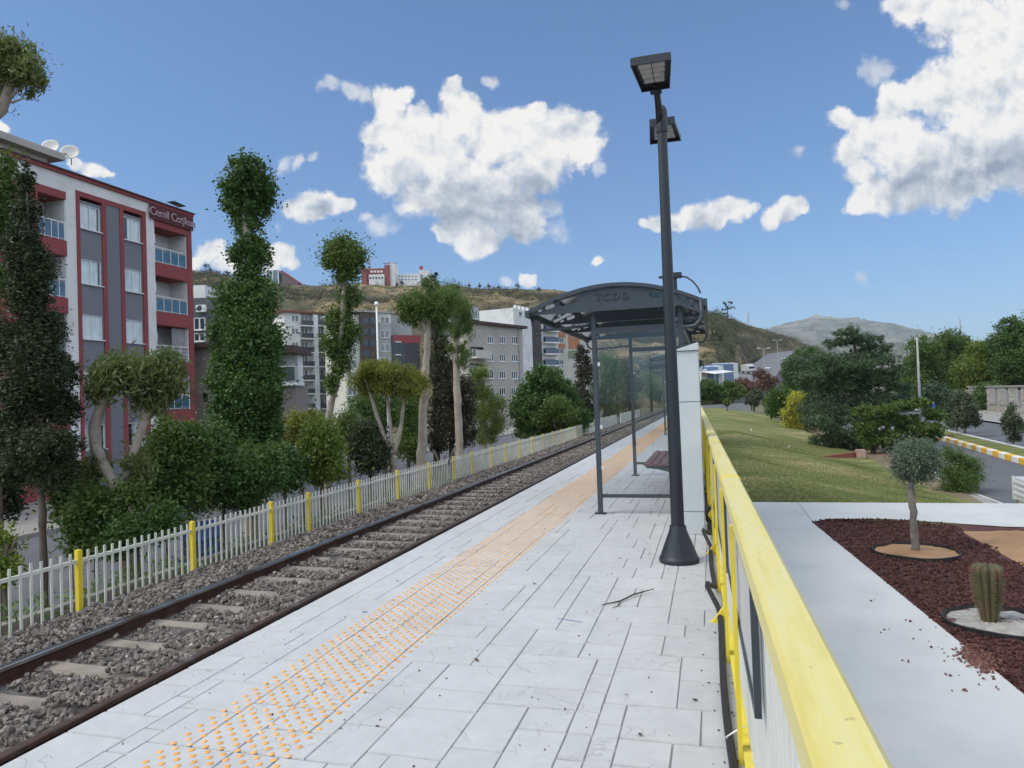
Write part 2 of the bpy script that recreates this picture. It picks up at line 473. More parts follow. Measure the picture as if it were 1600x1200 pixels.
# ------------------------------------------------------------------ camera
cam = bpy.data.cameras.new('camera'); co = bpy.data.objects.new('camera', cam); COL.objects.link(co)
cam.sensor_fit = 'HORIZONTAL'; cam.sensor_width = 36.0; cam.lens = 36.0 * F / 1600.0
cam.clip_start = 0.05; cam.clip_end = 20000
M = Matrix.Identity(4)
for i in range(3):
    M[i][0] = ROT[i, 0]; M[i][1] = -ROT[i, 1]; M[i][2] = -ROT[i, 2]
M[0][3] = 0; M[1][3] = 0; M[2][3] = EYE
co.matrix_world = M
SC.camera = co
SC.view_settings.view_transform = 'Standard'; SC.view_settings.look = 'None'; SC.view_settings.gamma = 1.0
SC.view_settings.exposure = EXPO; SC.view_settings.use_curve_mapping = False
try:
    SC.cycles.use_denoising = True
    SC.cycles.max_bounces = 6; SC.cycles.diffuse_bounces = 3; SC.cycles.glossy_bounces = 3; SC.cycles.transmission_bounces = 4; SC.cycles.transparent_max_bounces = 10
    SC.cycles.sample_clamp_indirect = 6.0
except Exception: pass
# ------------------------------------------------------------------ palette
m_dark = mat('anthracite paint', (0.040, 0.052, 0.064), 0.42, 0.1, 6, 0.03, 120, spec=0.5)
m_pole = mat('pole paint', (0.015, 0.019, 0.026), 0.40, 0.1, 6, 0.03, 120, spec=0.5)
m_yellow = mat('yellow paint', (0.72, 0.56, 0.045), 0.45, 0.1, 3, 0.05, 60, c2=(0.66, 0.57, 0.16), c2amt=(0.52, 0.75), c2scale=2.5)
m_rail_yellow, nt, out = new_mat('worn yellow handrail')
g = nt.n('ShaderNodeNewGeometry'); Pn = g.outputs['Position']
mp = nt.n('ShaderNodeMapping'); nt.l.new(Pn, mp.inputs[0]); mp.inputs['Scale'].default_value = (9.0, 0.8, 9.0)
na = nt.noise(mp.outputs[0], 2.2, 6, 0.65); nb_ = nt.noise(Pn, 5.0, 6, 0.7); nc = nt.noise(Pn, 38.0, 3, 0.6)
colr = nt.ramp(na, [(0.32, (0.62, 0.52, 0.15)), (0.5, (0.67, 0.58, 0.22)), (0.7, (0.63, 0.58, 0.33))])
colr = nt.mix(nt.mapr(nb_, 0.60, 0.72, 0.0, 0.55), colr, (0.42, 0.34, 0.15))
colr = nt.mix(nt.mapr(nc, 0.66, 0.72, 0.0, 0.5), colr, (0.24, 0.19, 0.11))
bs = nt.n('ShaderNodeBsdfPrincipled'); nt.l.new(colr, bs.inputs['Base Color']); nt.l.new(nt.math('MULTIPLY_ADD', na, 0.35, 0.32), bs.inputs['Roughness'])
bp = nt.n('ShaderNodeBump'); bp.inputs['Strength'].default_value = 0.25; bp.inputs['Distance'].default_value = 0.003
nt.l.new(nc, bp.inputs['Height']); nt.l.new(bp.outputs[0], bs.inputs['Normal']); nt.l.new(bs.outputs[0], out.inputs[0])
m_fence = mat('cream fence paint', (0.62, 0.62, 0.54), 0.5, 0.12, 4, 0.06, 60, c2=(0.42, 0.40, 0.32), c2amt=(0.6, 0.78), c2scale=3)
m_white = mat('white paint', (0.74, 0.74, 0.72), 0.5, 0.06, 3, 0.04, 60)
m_ballast = mat('ballast stone', (0.185, 0.158, 0.138), 0.85, 0.35, 9, 0.3, 60, island=0.5)
m_bedbase = mat('ballast bed', (0.10, 0.093, 0.088), 0.9, 0.4, 14, 0.6, 40, c2=(0.05, 0.045, 0.042), c2scale=9)
m_sleeper = mat('sleeper concrete', (0.29, 0.25, 0.21), 0.85, 0.2, 6, 0.3, 60, c2=(0.20, 0.168, 0.14), c2amt=(0.42, 0.62), c2scale=3)
m_rust = mat('rusty rail steel', (0.055, 0.024, 0.017), 0.75, 0.3, 8, 0.2, 90, c2=(0.085, 0.045, 0.03), c2scale=4)
m_railhead = mat('polished rail head', (0.30, 0.31, 0.33), 0.28, 0.15, 5, 0.02, 90, metal=0.9, c2=(0.16, 0.12, 0.10), c2scale=2)
m_joint = mat('paving joint', (0.28, 0.28, 0.282), 0.9, 0.2, 8, 0.2, 60)
m_path = mat('pale concrete path', (0.53, 0.53, 0.52), 0.8, 0.09, 1.6, 0.2, 45, c2=(0.43, 0.43, 0.42), c2amt=(0.5, 0.75), c2scale=0.8)
m_asph = mat('asphalt', (0.105, 0.107, 0.115), 0.85, 0.12, 0.6, 0.2, 60, c2=(0.14, 0.14, 0.146), c2amt=(0.45, 0.7), c2scale=0.25)
m_pave = mat('pavement slabs', (0.29, 0.27, 0.25), 0.85, 0.15, 1.5, 0.2, 30)
m_earth = mat('earth', (0.17, 0.115, 0.075), 0.95, 0.25, 2, 0.5, 14, c2=(0.10, 0.085, 0.045), c2scale=0.7)
m_ground = mat('valley ground', (0.15, 0.14, 0.085), 0.95, 0.25, 0.03, 0.0, 1, c2=(0.07, 0.085, 0.04), c2scale=0.02)
m_verge = mat('dry verge', (0.17, 0.135, 0.085), 0.95, 0.3, 0.8, 0.4, 12, c2=(0.20, 0.095, 0.07), c2amt=(0.52, 0.62), c2scale=0.6)
m_clay = mat('red edging', (0.22, 0.062, 0.045), 0.85, 0.2, 3, 0.3, 30)

# stamped slate concrete: a tint per slab, cleft relief, trodden dirt
m_plat, nt, out = new_mat('stamped platform concrete')
g = nt.n('ShaderNodeNewGeometry'); Pn = g.outputs['Position']
na = nt.noise(Pn, 1.1, 6, 0.6); nb_ = nt.noise(Pn, 9.0, 5, 0.65, distortion=0.6)
k = nt.math('MULTIPLY_ADD', g.outputs['Random Per Island'], 0.03, 0.475)
k = nt.math('ADD', k, nt.math('MULTIPLY_ADD', na, 0.12, -0.06)); k = nt.math('ADD', k, nt.math('MULTIPLY_ADD', nb_, 0.16, -0.08))
cc = nt.n('ShaderNodeCombineXYZ')
nt.l.new(nt.math('MULTIPLY', k, 1.0), cc.inputs[0]); nt.l.new(nt.math('MULTIPLY', k, 1.0), cc.inputs[1]); nt.l.new(nt.math('MULTIPLY', k, 0.99), cc.inputs[2])
spk = nt.mapr(nt.noise(Pn, 55, 2, 0.5), 0.68, 0.76)
colr = nt.mix(nt.math('MULTIPLY', spk, 0.35), cc.outputs[0], (0.25, 0.25, 0.25))
bs = nt.n('ShaderNodeBsdfPrincipled'); nt.l.new(colr, bs.inputs['Base Color']); bs.inputs['Roughness'].default_value = 0.62; bs.inputs['Specular IOR Level'].default_value = 0.4
rid = nt.n('ShaderNodeTexNoise'); rid.noise_type = 'RIDGED_MULTIFRACTAL'; nt.l.new(Pn, rid.inputs['Vector']); rid.inputs['Scale'].default_value = 2.6; rid.inputs['Detail'].default_value = 3
cleft = nt.mapr(nt.math('ABSOLUTE', nt.math('SUBTRACT', nt.noise(Pn, 2.4, 4, 0.55, distortion=0.5), 0.5)), 0.0, 0.012)
gate = nt.mapr(nt.noise(Pn, 3.1, 2, 0.5), 0.50, 0.60)
cleft = nt.math('MAXIMUM', cleft, nt.math('SUBTRACT', 1.0, gate))
hh = nt.math('ADD', nt.math('MULTIPLY', nb_, 0.45), nt.math('MULTIPLY', cleft, 0.5))
colr = nt.mix(nt.math('MULTIPLY', nt.math('SUBTRACT', 1.0, cleft), 0.22), colr, (0.26, 0.26, 0.265)); colr = nt.mix(nt.mapr(nt.noise(Pn, 0.75, 6, 0.7), 0.54, 0.74, 0.0, 0.42), colr, (0.33, 0.325, 0.32)); nt.l.new(colr, bs.inputs['Base Color'])
bp = nt.n('ShaderNodeBump'); bp.inputs['Strength'].default_value = 0.6; bp.inputs['Distance'].default_value = 0.010
nt.l.new(hh, bp.inputs['Height']); nt.l.new(bp.outputs[0], bs.inputs['Normal']); nt.l.new(bs.outputs[0], out.inputs[0])

# mown lawn
m_lawn, nt, out = new_mat('mown lawn')
g = nt.n('ShaderNodeNewGeometry'); Pn = g.outputs['Position']
mp = nt.n('ShaderNodeMapping'); nt.l.new(Pn, mp.inputs[0]); mp.inputs['Scale'].default_value = (0.28, 1.0, 1.0); mp.inputs['Rotation'].default_value = (0, 0, 0.25)
n1 = nt.noise(mp.outputs[0], 1.5, 5, 0.6); n2 = nt.noise(Pn, 0.22, 3, 0.5); n3 = nt.noise(Pn, 30, 3, 0.6)
f = nt.math('ADD', nt.math('MULTIPLY', n1, 0.75), nt.math('ADD', nt.math('MULTIPLY', n2, 0.55), nt.math('MULTIPLY', n3, 0.25)))
colr = nt.ramp(f, [(0.60, (0.088, 0.116, 0.034)), (0.75, (0.168, 0.190, 0.062)), (0.87, (0.245, 0.230, 0.098)), (0.98, (0.34, 0.28, 0.15))])
bs = nt.n('ShaderNodeBsdfPrincipled'); nt.l.new(colr, bs.inputs['Base Color']); bs.inputs['Roughness'].default_value = 0.9; bs.inputs['Specular IOR Level'].default_value = 0.15
bp = nt.n('ShaderNodeBump'); bp.inputs['Strength'].default_value = 0.8; bp.inputs['Distance'].default_value = 0.06
nt.l.new(n3, bp.inputs['Height']); nt.l.new(bp.outputs[0], bs.inputs['Normal']); nt.l.new(bs.outputs[0], out.inputs[0])

# dry hillside
m_hill, nt, out = new_mat('dry hillside')
g = nt.n('ShaderNodeNewGeometry'); Pn = g.outputs['Position']
mp = nt.n('ShaderNodeMapping'); nt.l.new(Pn, mp.inputs[0]); mp.inputs['Scale'].default_value = (1.0, 1.0, 4.0)
n1 = nt.noise(mp.outputs[0], 0.013, 8, 0.62); n2 = nt.noise(mp.outputs[0], 0.05, 6, 0.7); n3 = nt.noise(Pn, 0.35, 5, 0.65)
f = nt.math('ADD', nt.math('MULTIPLY', n1, 0.55), nt.math('ADD', nt.math('MULTIPLY', n2, 0.3), nt.math('MULTIPLY', n3, 0.2)))
colr = nt.ramp(f, [(0.42, (0.08, 0.078, 0.046)), (0.51, (0.15, 0.120, 0.070)), (0.57, (0.26, 0.195, 0.105)), (0.66, (0.35, 0.27, 0.15))])
scrub = nt.mapr(nt.noise(Pn, 0.11, 7, 0.72), 0.49, 0.55)
colr = nt.mix(nt.math('MULTIPLY', scrub, 0.8), colr, (0.060, 0.066, 0.034))
bs = nt.n('ShaderNodeBsdfPrincipled'); nt.l.new(colr, bs.inputs['Base Color']); bs.inputs['Roughness'].default_value = 0.95; bs.inputs['Specular IOR Level'].default_value = 0.1
bp = nt.n('ShaderNodeBump'); bp.inputs['Strength'].default_value = 0.6; bp.inputs['Distance'].default_value = 1.5
nt.l.new(n3, bp.inputs['Height']); nt.l.new(bp.outputs[0], bs.inputs['Normal']); nt.l.new(bs.outputs[0], out.inputs[0])
m_mount = mat('far mountain rock', (0.24, 0.225, 0.185), 0.95, 0.4, 0.006, 0.9, 0.02, c2=(0.085, 0.10, 0.07), c2amt=(0.40, 0.56), c2scale=0.008, bdist=30.0)

# ------------------------------------------------------------------ terrain
def struct(mb, name, m, **kw): return tag(mb.build(name, m, **kw), kind='structure')

BASE = -2.62
gm = MB(); gm.add([(-9000, -400, BASE), (9000, -400, BASE), (9000, 9000, BASE), (-9000, 9000, BASE)], [(0, 1, 2, 3)])
struct(gm, 'ground', m_ground)

# railway formation and left bank: one profile along the line
prof = [(-3.25, -0.78), (-3.5, -0.66), (-4.0, -0.615), (-6.3, -0.60), (-6.9, -0.66), (-7.35, -0.82), (-8.3, -1.05), (-9.5, -1.5), (-11.5, -2.2), (-13.0, -2.48), (-13.6, -2.55)]
def ground_left(x):
    xs = [p[0] for p in prof][::-1]; zs = [p[1] for p in prof][::-1]
    return float(np.interp(x, xs, zs))
def strip(name, m, i0, i1, y0=-6.0, y1=320.0, n=130, rough=0.05):
    ys = np.concatenate([np.linspace(y0, 40, 90), np.linspace(41.5, y1, n - 90)])
    P = []
    for a, b in zip(prof[i0:i1], prof[i0 + 1:i1 + 1]):
        for t in np.linspace(0, 1, 4, endpoint=False): P.append((a[0] + (b[0] - a[0]) * t, a[1] + (b[1] - a[1]) * t))
    P.append(prof[i1])
    V = np.array([(x, y, z) for y in ys for x, z in P]); w = len(P)
    V[:, 2] += RNG.normal(size=len(V)) * rough * 0.4
    Q = [(r * w + c, (r + 1) * w + c, (r + 1) * w + c + 1, r * w + c + 1) for r in range(len(ys) - 1) for c in range(w - 1)]
    return tag(np_mesh(name, V, Q, m, smooth=True), kind='structure')
strip('track_bed', m_bedbase, 0, 5, rough=0.03)
strip('embankment', m_earth, 5, 10, rough=0.10)

st = MB(); st.add([(-22.2, -20, -2.50), (-13.4, -20, -2.50), (-13.4, 160, -2.50), (-22.2, 160, -2.50)], [(0, 1, 2, 3)])
struct(st, 'street', m_asph)
sw = MB(); sw.box(-29.95, -20, -2.7, -22.2, 160, -2.36); struct(sw, 'sidewalk', m_pave, bevel=0.0)

# platform: a body with stamped slabs laid on it
PX0, PX1 = -3.2, 0.26
def rlx(y): return 0.165 - 0.0232 * (y - 1.0)              # line of the railing along the back of the platform
def back_x(y): return rlx(y) + 0.075
pb = MB(); pb.prism([(PX0, -3.0), (back_x(-3), -3.0), (back_x(62), 62.0), (PX0, 62.0)], 'z', -1.2, -0.008)
platform = struct(pb, 'platform', m_joint)
U = 0.122
nx = int((PX1 - PX0) / U) ; ux = (PX1 - PX0) / nx
ny = int(65.0 / U)
occ = np.zeros((nx, ny), bool)
rs = random.Random(5)
V = []; Q = []
sizes = [(2, 3), (3, 3), (3, 4), (2, 4), (4, 2), (3, 2), (2, 2), (4, 3), (2, 3), (3, 2), (4, 4)]
gp = 0.0026
for j in range(ny):
    for i in range(nx):
        if occ[i, j]: continue
        rs.shuffle(sizes)
        for w, h in sizes + [(1, 2), (2, 1), (1, 1)]:
            if i + w <= nx and j + h <= ny and not occ[i:i + w, j:j + h].any(): break
        occ[i:i + w, j:j + h] = True
        x0 = PX0 + i * ux; x1 = PX0 + (i + w) * ux; y0 = -3 + j * U; y1 = -3 + (j + h) * U
        ja = lambda: rs.uniform(-0.0026, 0.0026)
        b = len(V); e = 0.003
        if i == 0: x0 -= gp
        if i + w == nx: x1 += gp
        yc_ = (y0 + y1) / 2; x1 = min(x1, back_x(yc_) + gp)
        if x1 - x0 < 0.05: continue
        g2 = gp * 2.3
        V += [(x0 + gp + ja(), y0 + g2 + ja(), -0.0075), (x1 - gp + ja(), y0 + g2 + ja(), -0.0075), (x1 - gp + ja(), y1 - g2 + ja(), -0.0075), (x0 + gp + ja(), y1 - g2 + ja(), -0.0075)]
        V += [(V[b][0] + e, V[b][1] + e, 0), (V[b + 1][0] - e, V[b + 1][1] + e, 0), (V[b + 2][0] - e, V[b + 2][1] - e, 0), (V[b + 3][0] + e, V[b + 3][1] - e, 0)]
        Q += [(b + 4, b + 5, b + 6, b + 7), (b, b + 1, b + 5, b + 4), (b + 1, b + 2, b + 6, b + 5), (b + 2, b + 3, b + 7, b + 6), (b + 3, b, b + 4, b + 7)]
np_mesh('paving_slabs', V, Q, m_plat, platform)
# tactile studs, in the staggered grid of the photograph
m_stud = mat('orange tactile stud', (0.74, 0.38, 0.11), 0.6, 0.18, 5, 0.05, 80, c2=(0.68, 0.47, 0.27), c2scale=5)
c_, f_ = [], []
prof_s = [(0.0162, 0.0), (0.0138, 0.0035), (0.0082, 0.0055), (0.0, 0.0062)]
V = []; Q = []
seg = 10
for a in range(15):
    x = -2.556 + a * 0.0447
    for b in range(680):
        y = 1.6 + b * 0.0905 + (0.04525 if a % 2 else 0)
        if y > 60: continue
        if rs.random() < 0.006: continue
        jx, jy = rs.uniform(-.003, .003), rs.uniform(-.003, .003); base = len(V)
        sg = seg if y < 10 else 6
        for r, z in prof_s[:3]:
            for q in range(sg):
                an = 2 * PI * q / sg; V.append((x + jx + r * math.cos(an), y + jy + r * math.sin(an), z + 0.0005))
        for ring in range(2):
            for q in range(sg):
                q2 = (q + 1) % sg; Q.append((base + ring * sg + q, base + ring * sg + q2, base + (ring + 1) * sg + q2, base + (ring + 1) * sg + q))
        for q in range(0, sg - 2, 2): Q.append((base + 2 * sg, base + 2 * sg + q + 1, base + 2 * sg + q + 2, base + 2 * sg + (q + 3) % sg))
tag(np_mesh('tactile_studs', V, Q, m_stud, smooth=False), kind='stuff')

# ------------------------------------------------------------------ right of the railing: paths, bed, lawn, road
PZ = -0.5
pa = MB()
pa.add([(0.17, -3, PZ), (1.45 - 0.0, -3, PZ), (1.45, 12.06, PZ), (1.62, 12.12, PZ), (3.0, 12.0, PZ), (4.05, 11.55, PZ), (6.2, 11.3, PZ - 0.25), (6.2, 14.2, PZ - 0.28), (4.6, 14.1, PZ), (0.17, 14.05, PZ),
        (2.14, 5.2, PZ), (3.0, 2.0, PZ)],
       [(0, 1, 2, 9), (2, 3, 8, 9), (3, 4, 8), (4, 5, 8), (5, 6, 7, 8)])
# near the camera the bed's edge swings right: the path fills up to it
path = MB()
edge = [(1.43, 12.05), (1.62, 10.0), (1.70, 8.0), (1.76, 6.6), (1.98, 5.5), (2.5, 4.2), (3.3, 2.8), (4.5, 1.0)]
edge = [(1.43, 12.05), (1.93, 5.60), (2.1, 3.2)]
def edge_x(y): return float(np.interp(-y, [-e[1] for e in edge], [e[0] for e in edge]))
ys = [12.05, 10, 8, 6.6, 5.6, 4.4, 3.2, 1.0, -3.0]
for a, b in zip(ys[:-1], ys[1:]):
    path.quad((back_x(a) - .02, a, PZ), (edge_x(a), a, PZ), (edge_x(b), b, PZ), (back_x(b) - .02, b, PZ))
far = [(-0.12, 12.05), (1.43, 12.05), (1.75, 12.35), (2.6, 12.4), (3.4, 12.1), (4.0, 11.85), (5.4, 11.7), (7.5, 11.5)]
farz = lambda x: PZ
for a, b in zip(far[:-1], far[1:]):
    path.quad((a[0], a[1], farz(a[0])), (b[0], b[1], farz(b[0])), (b[0], 14.1, farz(b[0])), (a[0], 14.1, farz(a[0])))
path_o = struct(path, 'path', m_path)
pj = MB()
pj.box(1.445, 12.06, PZ + .0015, 1.457, 14.05, PZ + .0035)
pj.build('expansion_joint', mat('dark joint line', (0.30, 0.30, 0.30), .9, .3, 8, 0, 1), path_o)  # thin strip of darker grey marking the joint in the path
m_mulch = mat('red bark mulch', (0.070, 0.026, 0.023), 0.9, 0.35, 14, 0.3, 60, island=0.45, c2=(0.12, 0.05, 0.04), c2scale=6)
m_sand = mat('sandy earth', (0.36, 0.215, 0.115), 0.95, 0.22, 5, 0.5, 30, c2=(0.25, 0.14, 0.075), c2scale=2.5)
bed = MB()
for a, b in zip(ys[:-1], ys[1:]):
    bed.quad((edge_x(a), a, PZ - 0.012), (7.0, a, PZ - 0.012), (7.0, b, PZ - 0.012), (edge_x(b), b, PZ - 0.012))
bed.quad((1.43, 12.05, PZ - 0.012), (1.43, 12.42, PZ - 0.012), (7.0, 12.42, PZ - 0.5), (7.0, 12.05, PZ - 0.012))
struct(bed, 'planting_bed', m_mulch)
# bark chips lying on it
n = 26000
yy = 3.4 + 9.0 * RNG.random(n) ** 1.1; xx = np.array([edge_x(v) for v in yy]) + RNG.random(n) * 3.6 * np.clip((yy - 1.5) / 7.5, 0.35, 1)
def bed_ok(x, y):
    lim = np.interp(x, [1.43, 1.75, 2.6, 3.4, 4.0, 5.4], [12.07, 12.35, 12.4, 12.05, 11.5, 11.2])
    r1 = np.hypot(x - 2.385, (y - 9.96)) > 0.50
    r2 = np.hypot(x - 2.36, (y - 7.13)) > 0.47
    sandy = (x > 3.32 + 0.06 * np.sin(y * 5)) & (y > 9.6)
    return (y < lim) & r1 & r2 & ~sandy
k = bed_ok(xx, yy); xx, yy = xx[k], yy[k]
C = np.stack([xx, yy, PZ - 0.004 + RNG.random(len(xx)) * 0.012], 1)
V, Q = rocks_np(C, RNG.uniform(0.018, 0.045, len(C)), RNG, 0.45)
tag(np_mesh('bark_mulch', V, Q, m_mulch), kind='stuff')
# chips kicked onto the path by the cactus
n = 620
ang = RNG.normal(size=(n, 2))
C = np.stack([1.86 + ang[:, 0] * 0.05, 6.15 + ang[:, 1] * 0.12 + ang[:, 0] * 0.03, np.full(n, PZ + 0.006)], 1)
C2 = np.stack([1.80 - RNG.random(34) ** 1.6 * 0.5, 6.3 + RNG.normal(size=34) * 0.55, np.full(34, PZ + 0.006)], 1)
C = np.concatenate([C, C2])
V, Q = rocks_np(C, RNG.uniform(0.012, 0.035, len(C)), RNG, 0.5)
tag(np_mesh('spilled_mulch', V, Q, mat('spilled mulch', (0.16, 0.075, 0.06), 0.9, 0.3, 14, 0.3, 60, island=0.4)), kind='stuff')
# bare sandy heap behind the bed, and its stone edging
sd = MB(); 
xs_ = np.linspace(3.34, 6.9, 26); ys_ = np.linspace(6.5, 11.5, 30)
V = []; 
for y in ys_:
    for x in xs_:
        e = min(1, (x - 3.34) / 0.5) * min(1, (11.5 - 0.12 * (x - 3.3) - y) / 0.25 if y < 11.45 else 0)
        V.append((x, y, PZ - 0.01 + 0.085 * max(0, e) + (RNG.normal() * 0.022 + 0.04 * math.sin(x * 7) * math.sin(y * 5)) * max(0, e)))
Q = [(r * 26 + c, r * 26 + c + 1, (r + 1) * 26 + c + 1, (r + 1) * 26 + c) for r in range(29) for c in range(25)]
tag(np_mesh('sand_heap', V, Q, m_sand, smooth=True), kind='structure')

def lawn_z(x, y):
    z = np.interp(x, [0.17, 1.2, 5.6, 6.6], [-0.5, -0.56, -1.44, -1.5])
    return z
xs_ = np.linspace(0, 1, 42)
ys_ = np.concatenate([np.linspace(14.1, 40, 60), np.linspace(41, 96, 40)])
V = []
for y in ys_:
    for t_ in xs_:
        x = back_x(y) - .05 + (6.3 - back_x(y) + .05) * t_
        e = 1.0 if y > 14.3 else 0
        zz = float(lawn_z(x, y)) + e * (0.05 * math.sin(x * 1.3 + y * 0.35) + 0.04 * math.sin(y * 0.9 + x * 0.4)) * min(1, max(0, x - 0.1))
        if y < 14.2: zz = min(zz, farz(x) - 0.01)
        V.append((x, y, zz))
w = len(xs_)
Q = [(r * w + c, r * w + c + 1, (r + 1) * w + c + 1, (r + 1) * w + c) for r in range(len(ys_) - 1) for c in range(w - 1)]
tag(np_mesh('lawn', V, Q, m_lawn, smooth=True), kind='structure')
# grass blades
n = 42000
yy = 14.1 + (40 - 14.1) * RNG.random(n) ** 2.0; xx = 0.2 + 5.6 * RNG.random(n)
C = np.stack([xx, yy, lawn_z(xx, yy) + (0.05 * np.sin(xx * 1.3 + yy * 0.35) + 0.04 * np.sin(yy * 0.9 + xx * 0.4)) * np.clip(xx - 0.1, 0, 1) + 0.012], 1)
V, Q = leaves_np(C, 0.05, RNG, 4.0, -0.6, -0.5)
tag(np_mesh('grass', V, Q, leaf_mat('grass blade', (0.105, 0.132, 0.038), (0.21, 0.21, 0.082), 0.3)), kind='stuff')

# road on the right: carriageway, kerbed median, second carriageway, pavement
RA = math.atan2(0.78, 10.5)                                # the road leaves the track by about four degrees
def rd(u, v, z): return (6.3 + v + (u - 20) * 0.0745, u, z)       # u along, v across
def ribbon(name, v0, v1, z0, z1, m, u0=-5, u1=190):
    mb = MB(); us = np.linspace(u0, u1, 40)
    for a, b in zip(us[:-1], us[1:]): mb.quad(rd(a, v0, z0), rd(a, v1, z1), rd(b, v1, z1), rd(b, v0, z0))
    return struct(mb, name, m)
RZ = -1.56
ribbon('road_verge', -2.2, 0.30, RZ - 0.03, RZ + 0.03, m_verge, 14.0)
ribbon('road', 0.30, 4.05, RZ, RZ, m_asph)
ribbon('gutter', 0.305, 0.62, RZ + 0.006, RZ + 0.006, m_pave)
mk = MB()
for a in range(-4, 60): mk.box(6.3 + 0.70 + (a * 3 - 20) * 0.0745, a * 3, RZ + 0.005, 6.3 + 0.78 + (a * 3 - 20) * 0.0745, a * 3 + 2.96, RZ + 0.009)
struct(mk, 'road_edge_line', m_path)
ribbon('median', 4.29, 5.6, RZ + 0.16, RZ + 0.16, m_lawn)
m_ky = mat('kerb yellow', (0.74, 0.42, 0.03), 0.6, 0.15, 4, 0.15, 40)
kw_, ky_ = MB(), MB()
for a in range(-6, 200):
    (kw_ if a % 2 else ky_).add([rd(a * 0.85 + dy, v, z) for dy in (0, 0.848) for v, z in ((4.05, RZ - 0.1), (4.05, RZ + 0.20), (4.07, RZ + 0.23), (4.29, RZ + 0.23), (4.29, RZ - 0.1))],
        [(0, 1, 2, 3, 4), (9, 8, 7, 6, 5), (0, 5, 6, 1), (1, 6, 7, 2), (2, 7, 8, 3), (3, 8, 9, 4)])
kerb = struct(kw_, 'kerb', m_white); ky_.build('kerb_yellow_blocks', m_ky, kerb)
kb = MB()
for a in range(-2, 60): kb.add([rd(a * 2.5 + dy, v, z) for dy in (0, 2.49) for v, z in ((5.6, RZ - 0.1), (5.6, RZ + 0.19), (5.82, RZ + 0.19), (5.82, RZ - 0.1))], [(0, 1, 2, 3), (7, 6, 5, 4), (0, 4, 5, 1), (1, 5, 6, 2), (2, 6, 7, 3)])
struct(kb, 'kerb_far', m_path)
ribbon('road_far', 5.82, 11.2, RZ + 0.004, RZ + 0.004, m_asph)
ribbon('pavement_far', 11.2, 16.5, RZ + 0.14, RZ + 0.20, m_pave)
ribbon('kerb_edge', 11.05, 11.2, RZ + 0.15, RZ + 0.15, m_path)
ribbon('park_ground', 16.5, 90, RZ + 0.2, RZ + 0.6, m_earth)

# ------------------------------------------------------------------ hills
def terrain(name, cols, m, rows=46, seed=3, back=1.25, rough=1.0, prof_pow=0.85):
    """cols: (px, foot_depth, foot_z, ridge_depth, ridge_py): a slope from foot to ridge then falling away behind"""
    rng = np.random.default_rng(seed)
    px = np.array([c[0] for c in cols])
    N = 150
    xs = np.linspace(px[0], px[-1], N)
    V = []
    ph = rng.uniform(0, 6.28, (8,))
    for i, x in enumerate(xs):
        fd = np.interp(x, px, [c[1] for c in cols]); fz = np.interp(x, px, [c[2] for c in cols])
        dd = np.interp(x, px, [c[3] for c in cols]); py = np.interp(x, px, [c[4] for c in cols])
        top = pd(x, py, dd)
        q0 = pd(x, 600, fd); V.append((q0[0], q0[1], -9.0))              # the slope's foot goes below ground
        for r in range(rows + 8):
            if r <= rows:
                t = r / rows
                d = fd + (dd - fd) * t
                q = pd(x, 600, d)
                s = t ** prof_pow
                z = fz + (top[2] - fz) * s
                nz = (math.sin(x * 0.021 + t * 5 + ph[0]) * 0.035 + math.sin(x * 0.055 - t * 9 + ph[1]) * 0.022 + math.sin(x * 0.13 + t * 17 + ph[2]) * 0.012 + rng.normal() * 0.005) * rough
                terr = 0.02 * rough * (math.sin(t * 26 + x * 0.03) > 0.55)
                z += (top[2] - fz) * (nz + terr) * math.sin(PI * min(1, t)) ** 0.8
                if r == rows: z += rng.normal() * 0.006 * (top[2] - fz) * rough
            else:
                t = (r - rows) / 8
                d = dd * (1 + (back - 1) * t); q = pd(x, 600, d); z = top[2] * (1 - t) + (fz - 5) * t
            V.append((q[0], q[1], z))
    H = rows + 9
    Q = [(i * H + r, (i + 1) * H + r, (i + 1) * H + r + 1, i * H + r + 1) for i in range(N - 1) for r in range(H - 1)]
    o = np_mesh(name, V, Q, m, smooth=True)
    return tag(o, kind='structure'), np.array(V).reshape(N, H, 3)[:, 1:], xs
def fzp(px, py, d): return float(pd(px, py, d)[2])
hill, HV, hxs = terrain('hill', [(-900, 220, -4, 480, 470), (-300, 215, -4, 470, 440), (150, 205, -4, 460, 415), (300, 200, -3, 450, 424), (345, 200, -3, 450, 425), (400, 200, -3, 455, 443), (470, 200, -3, 460, 446), (560, 200, -3, 470, 442),
                      (690, 205, -3, 480, 444), (760, 210, -3, 490, 450), (870, 215, -3, 500, 452), (980, 215, -3, 480, 466), (1098, 190, -2.5, 430, 487), (1125, 225, fzp(1125, 593, 225), 440, 492), (1150, 300, fzp(1150, 579, 300), 480, 498), (1170, 390, fzp(1170, 565, 390), 520, 506), (1200, 470, fzp(1200, 554, 470), 560, 515), (1240, 560, fzp(1240, 549, 560), 650, 528), (1290, 640, fzp(1290, 556, 640), 720, 549), (1360, 700, 0, 800, 580)], m_hill, seed=4)
mount, MV, mxs = terrain('mountain', [(1050, 2300, 0, 4200, 545), (1150, 2300, 0, 4200, 525), (1215, 2300, 0, 4200, 510), (1258, 2300, 0, 4200, 498), (1283, 2300, 0, 4200, 493), (1318, 2300, 0, 4200, 497), (1345, 2300, 0, 4200, 497), (1375, 2300, 0, 4200, 503), (1400, 2300, 0, 4200, 506),
                      (1450, 2300, 0, 4200, 518), (1520, 2300, 0, 4300, 530), (1600, 2300, 0, 4500, 541), (1750, 2300, 0, 4600, 550)], m_mount, seed=9, rough=1.8, rows=60)
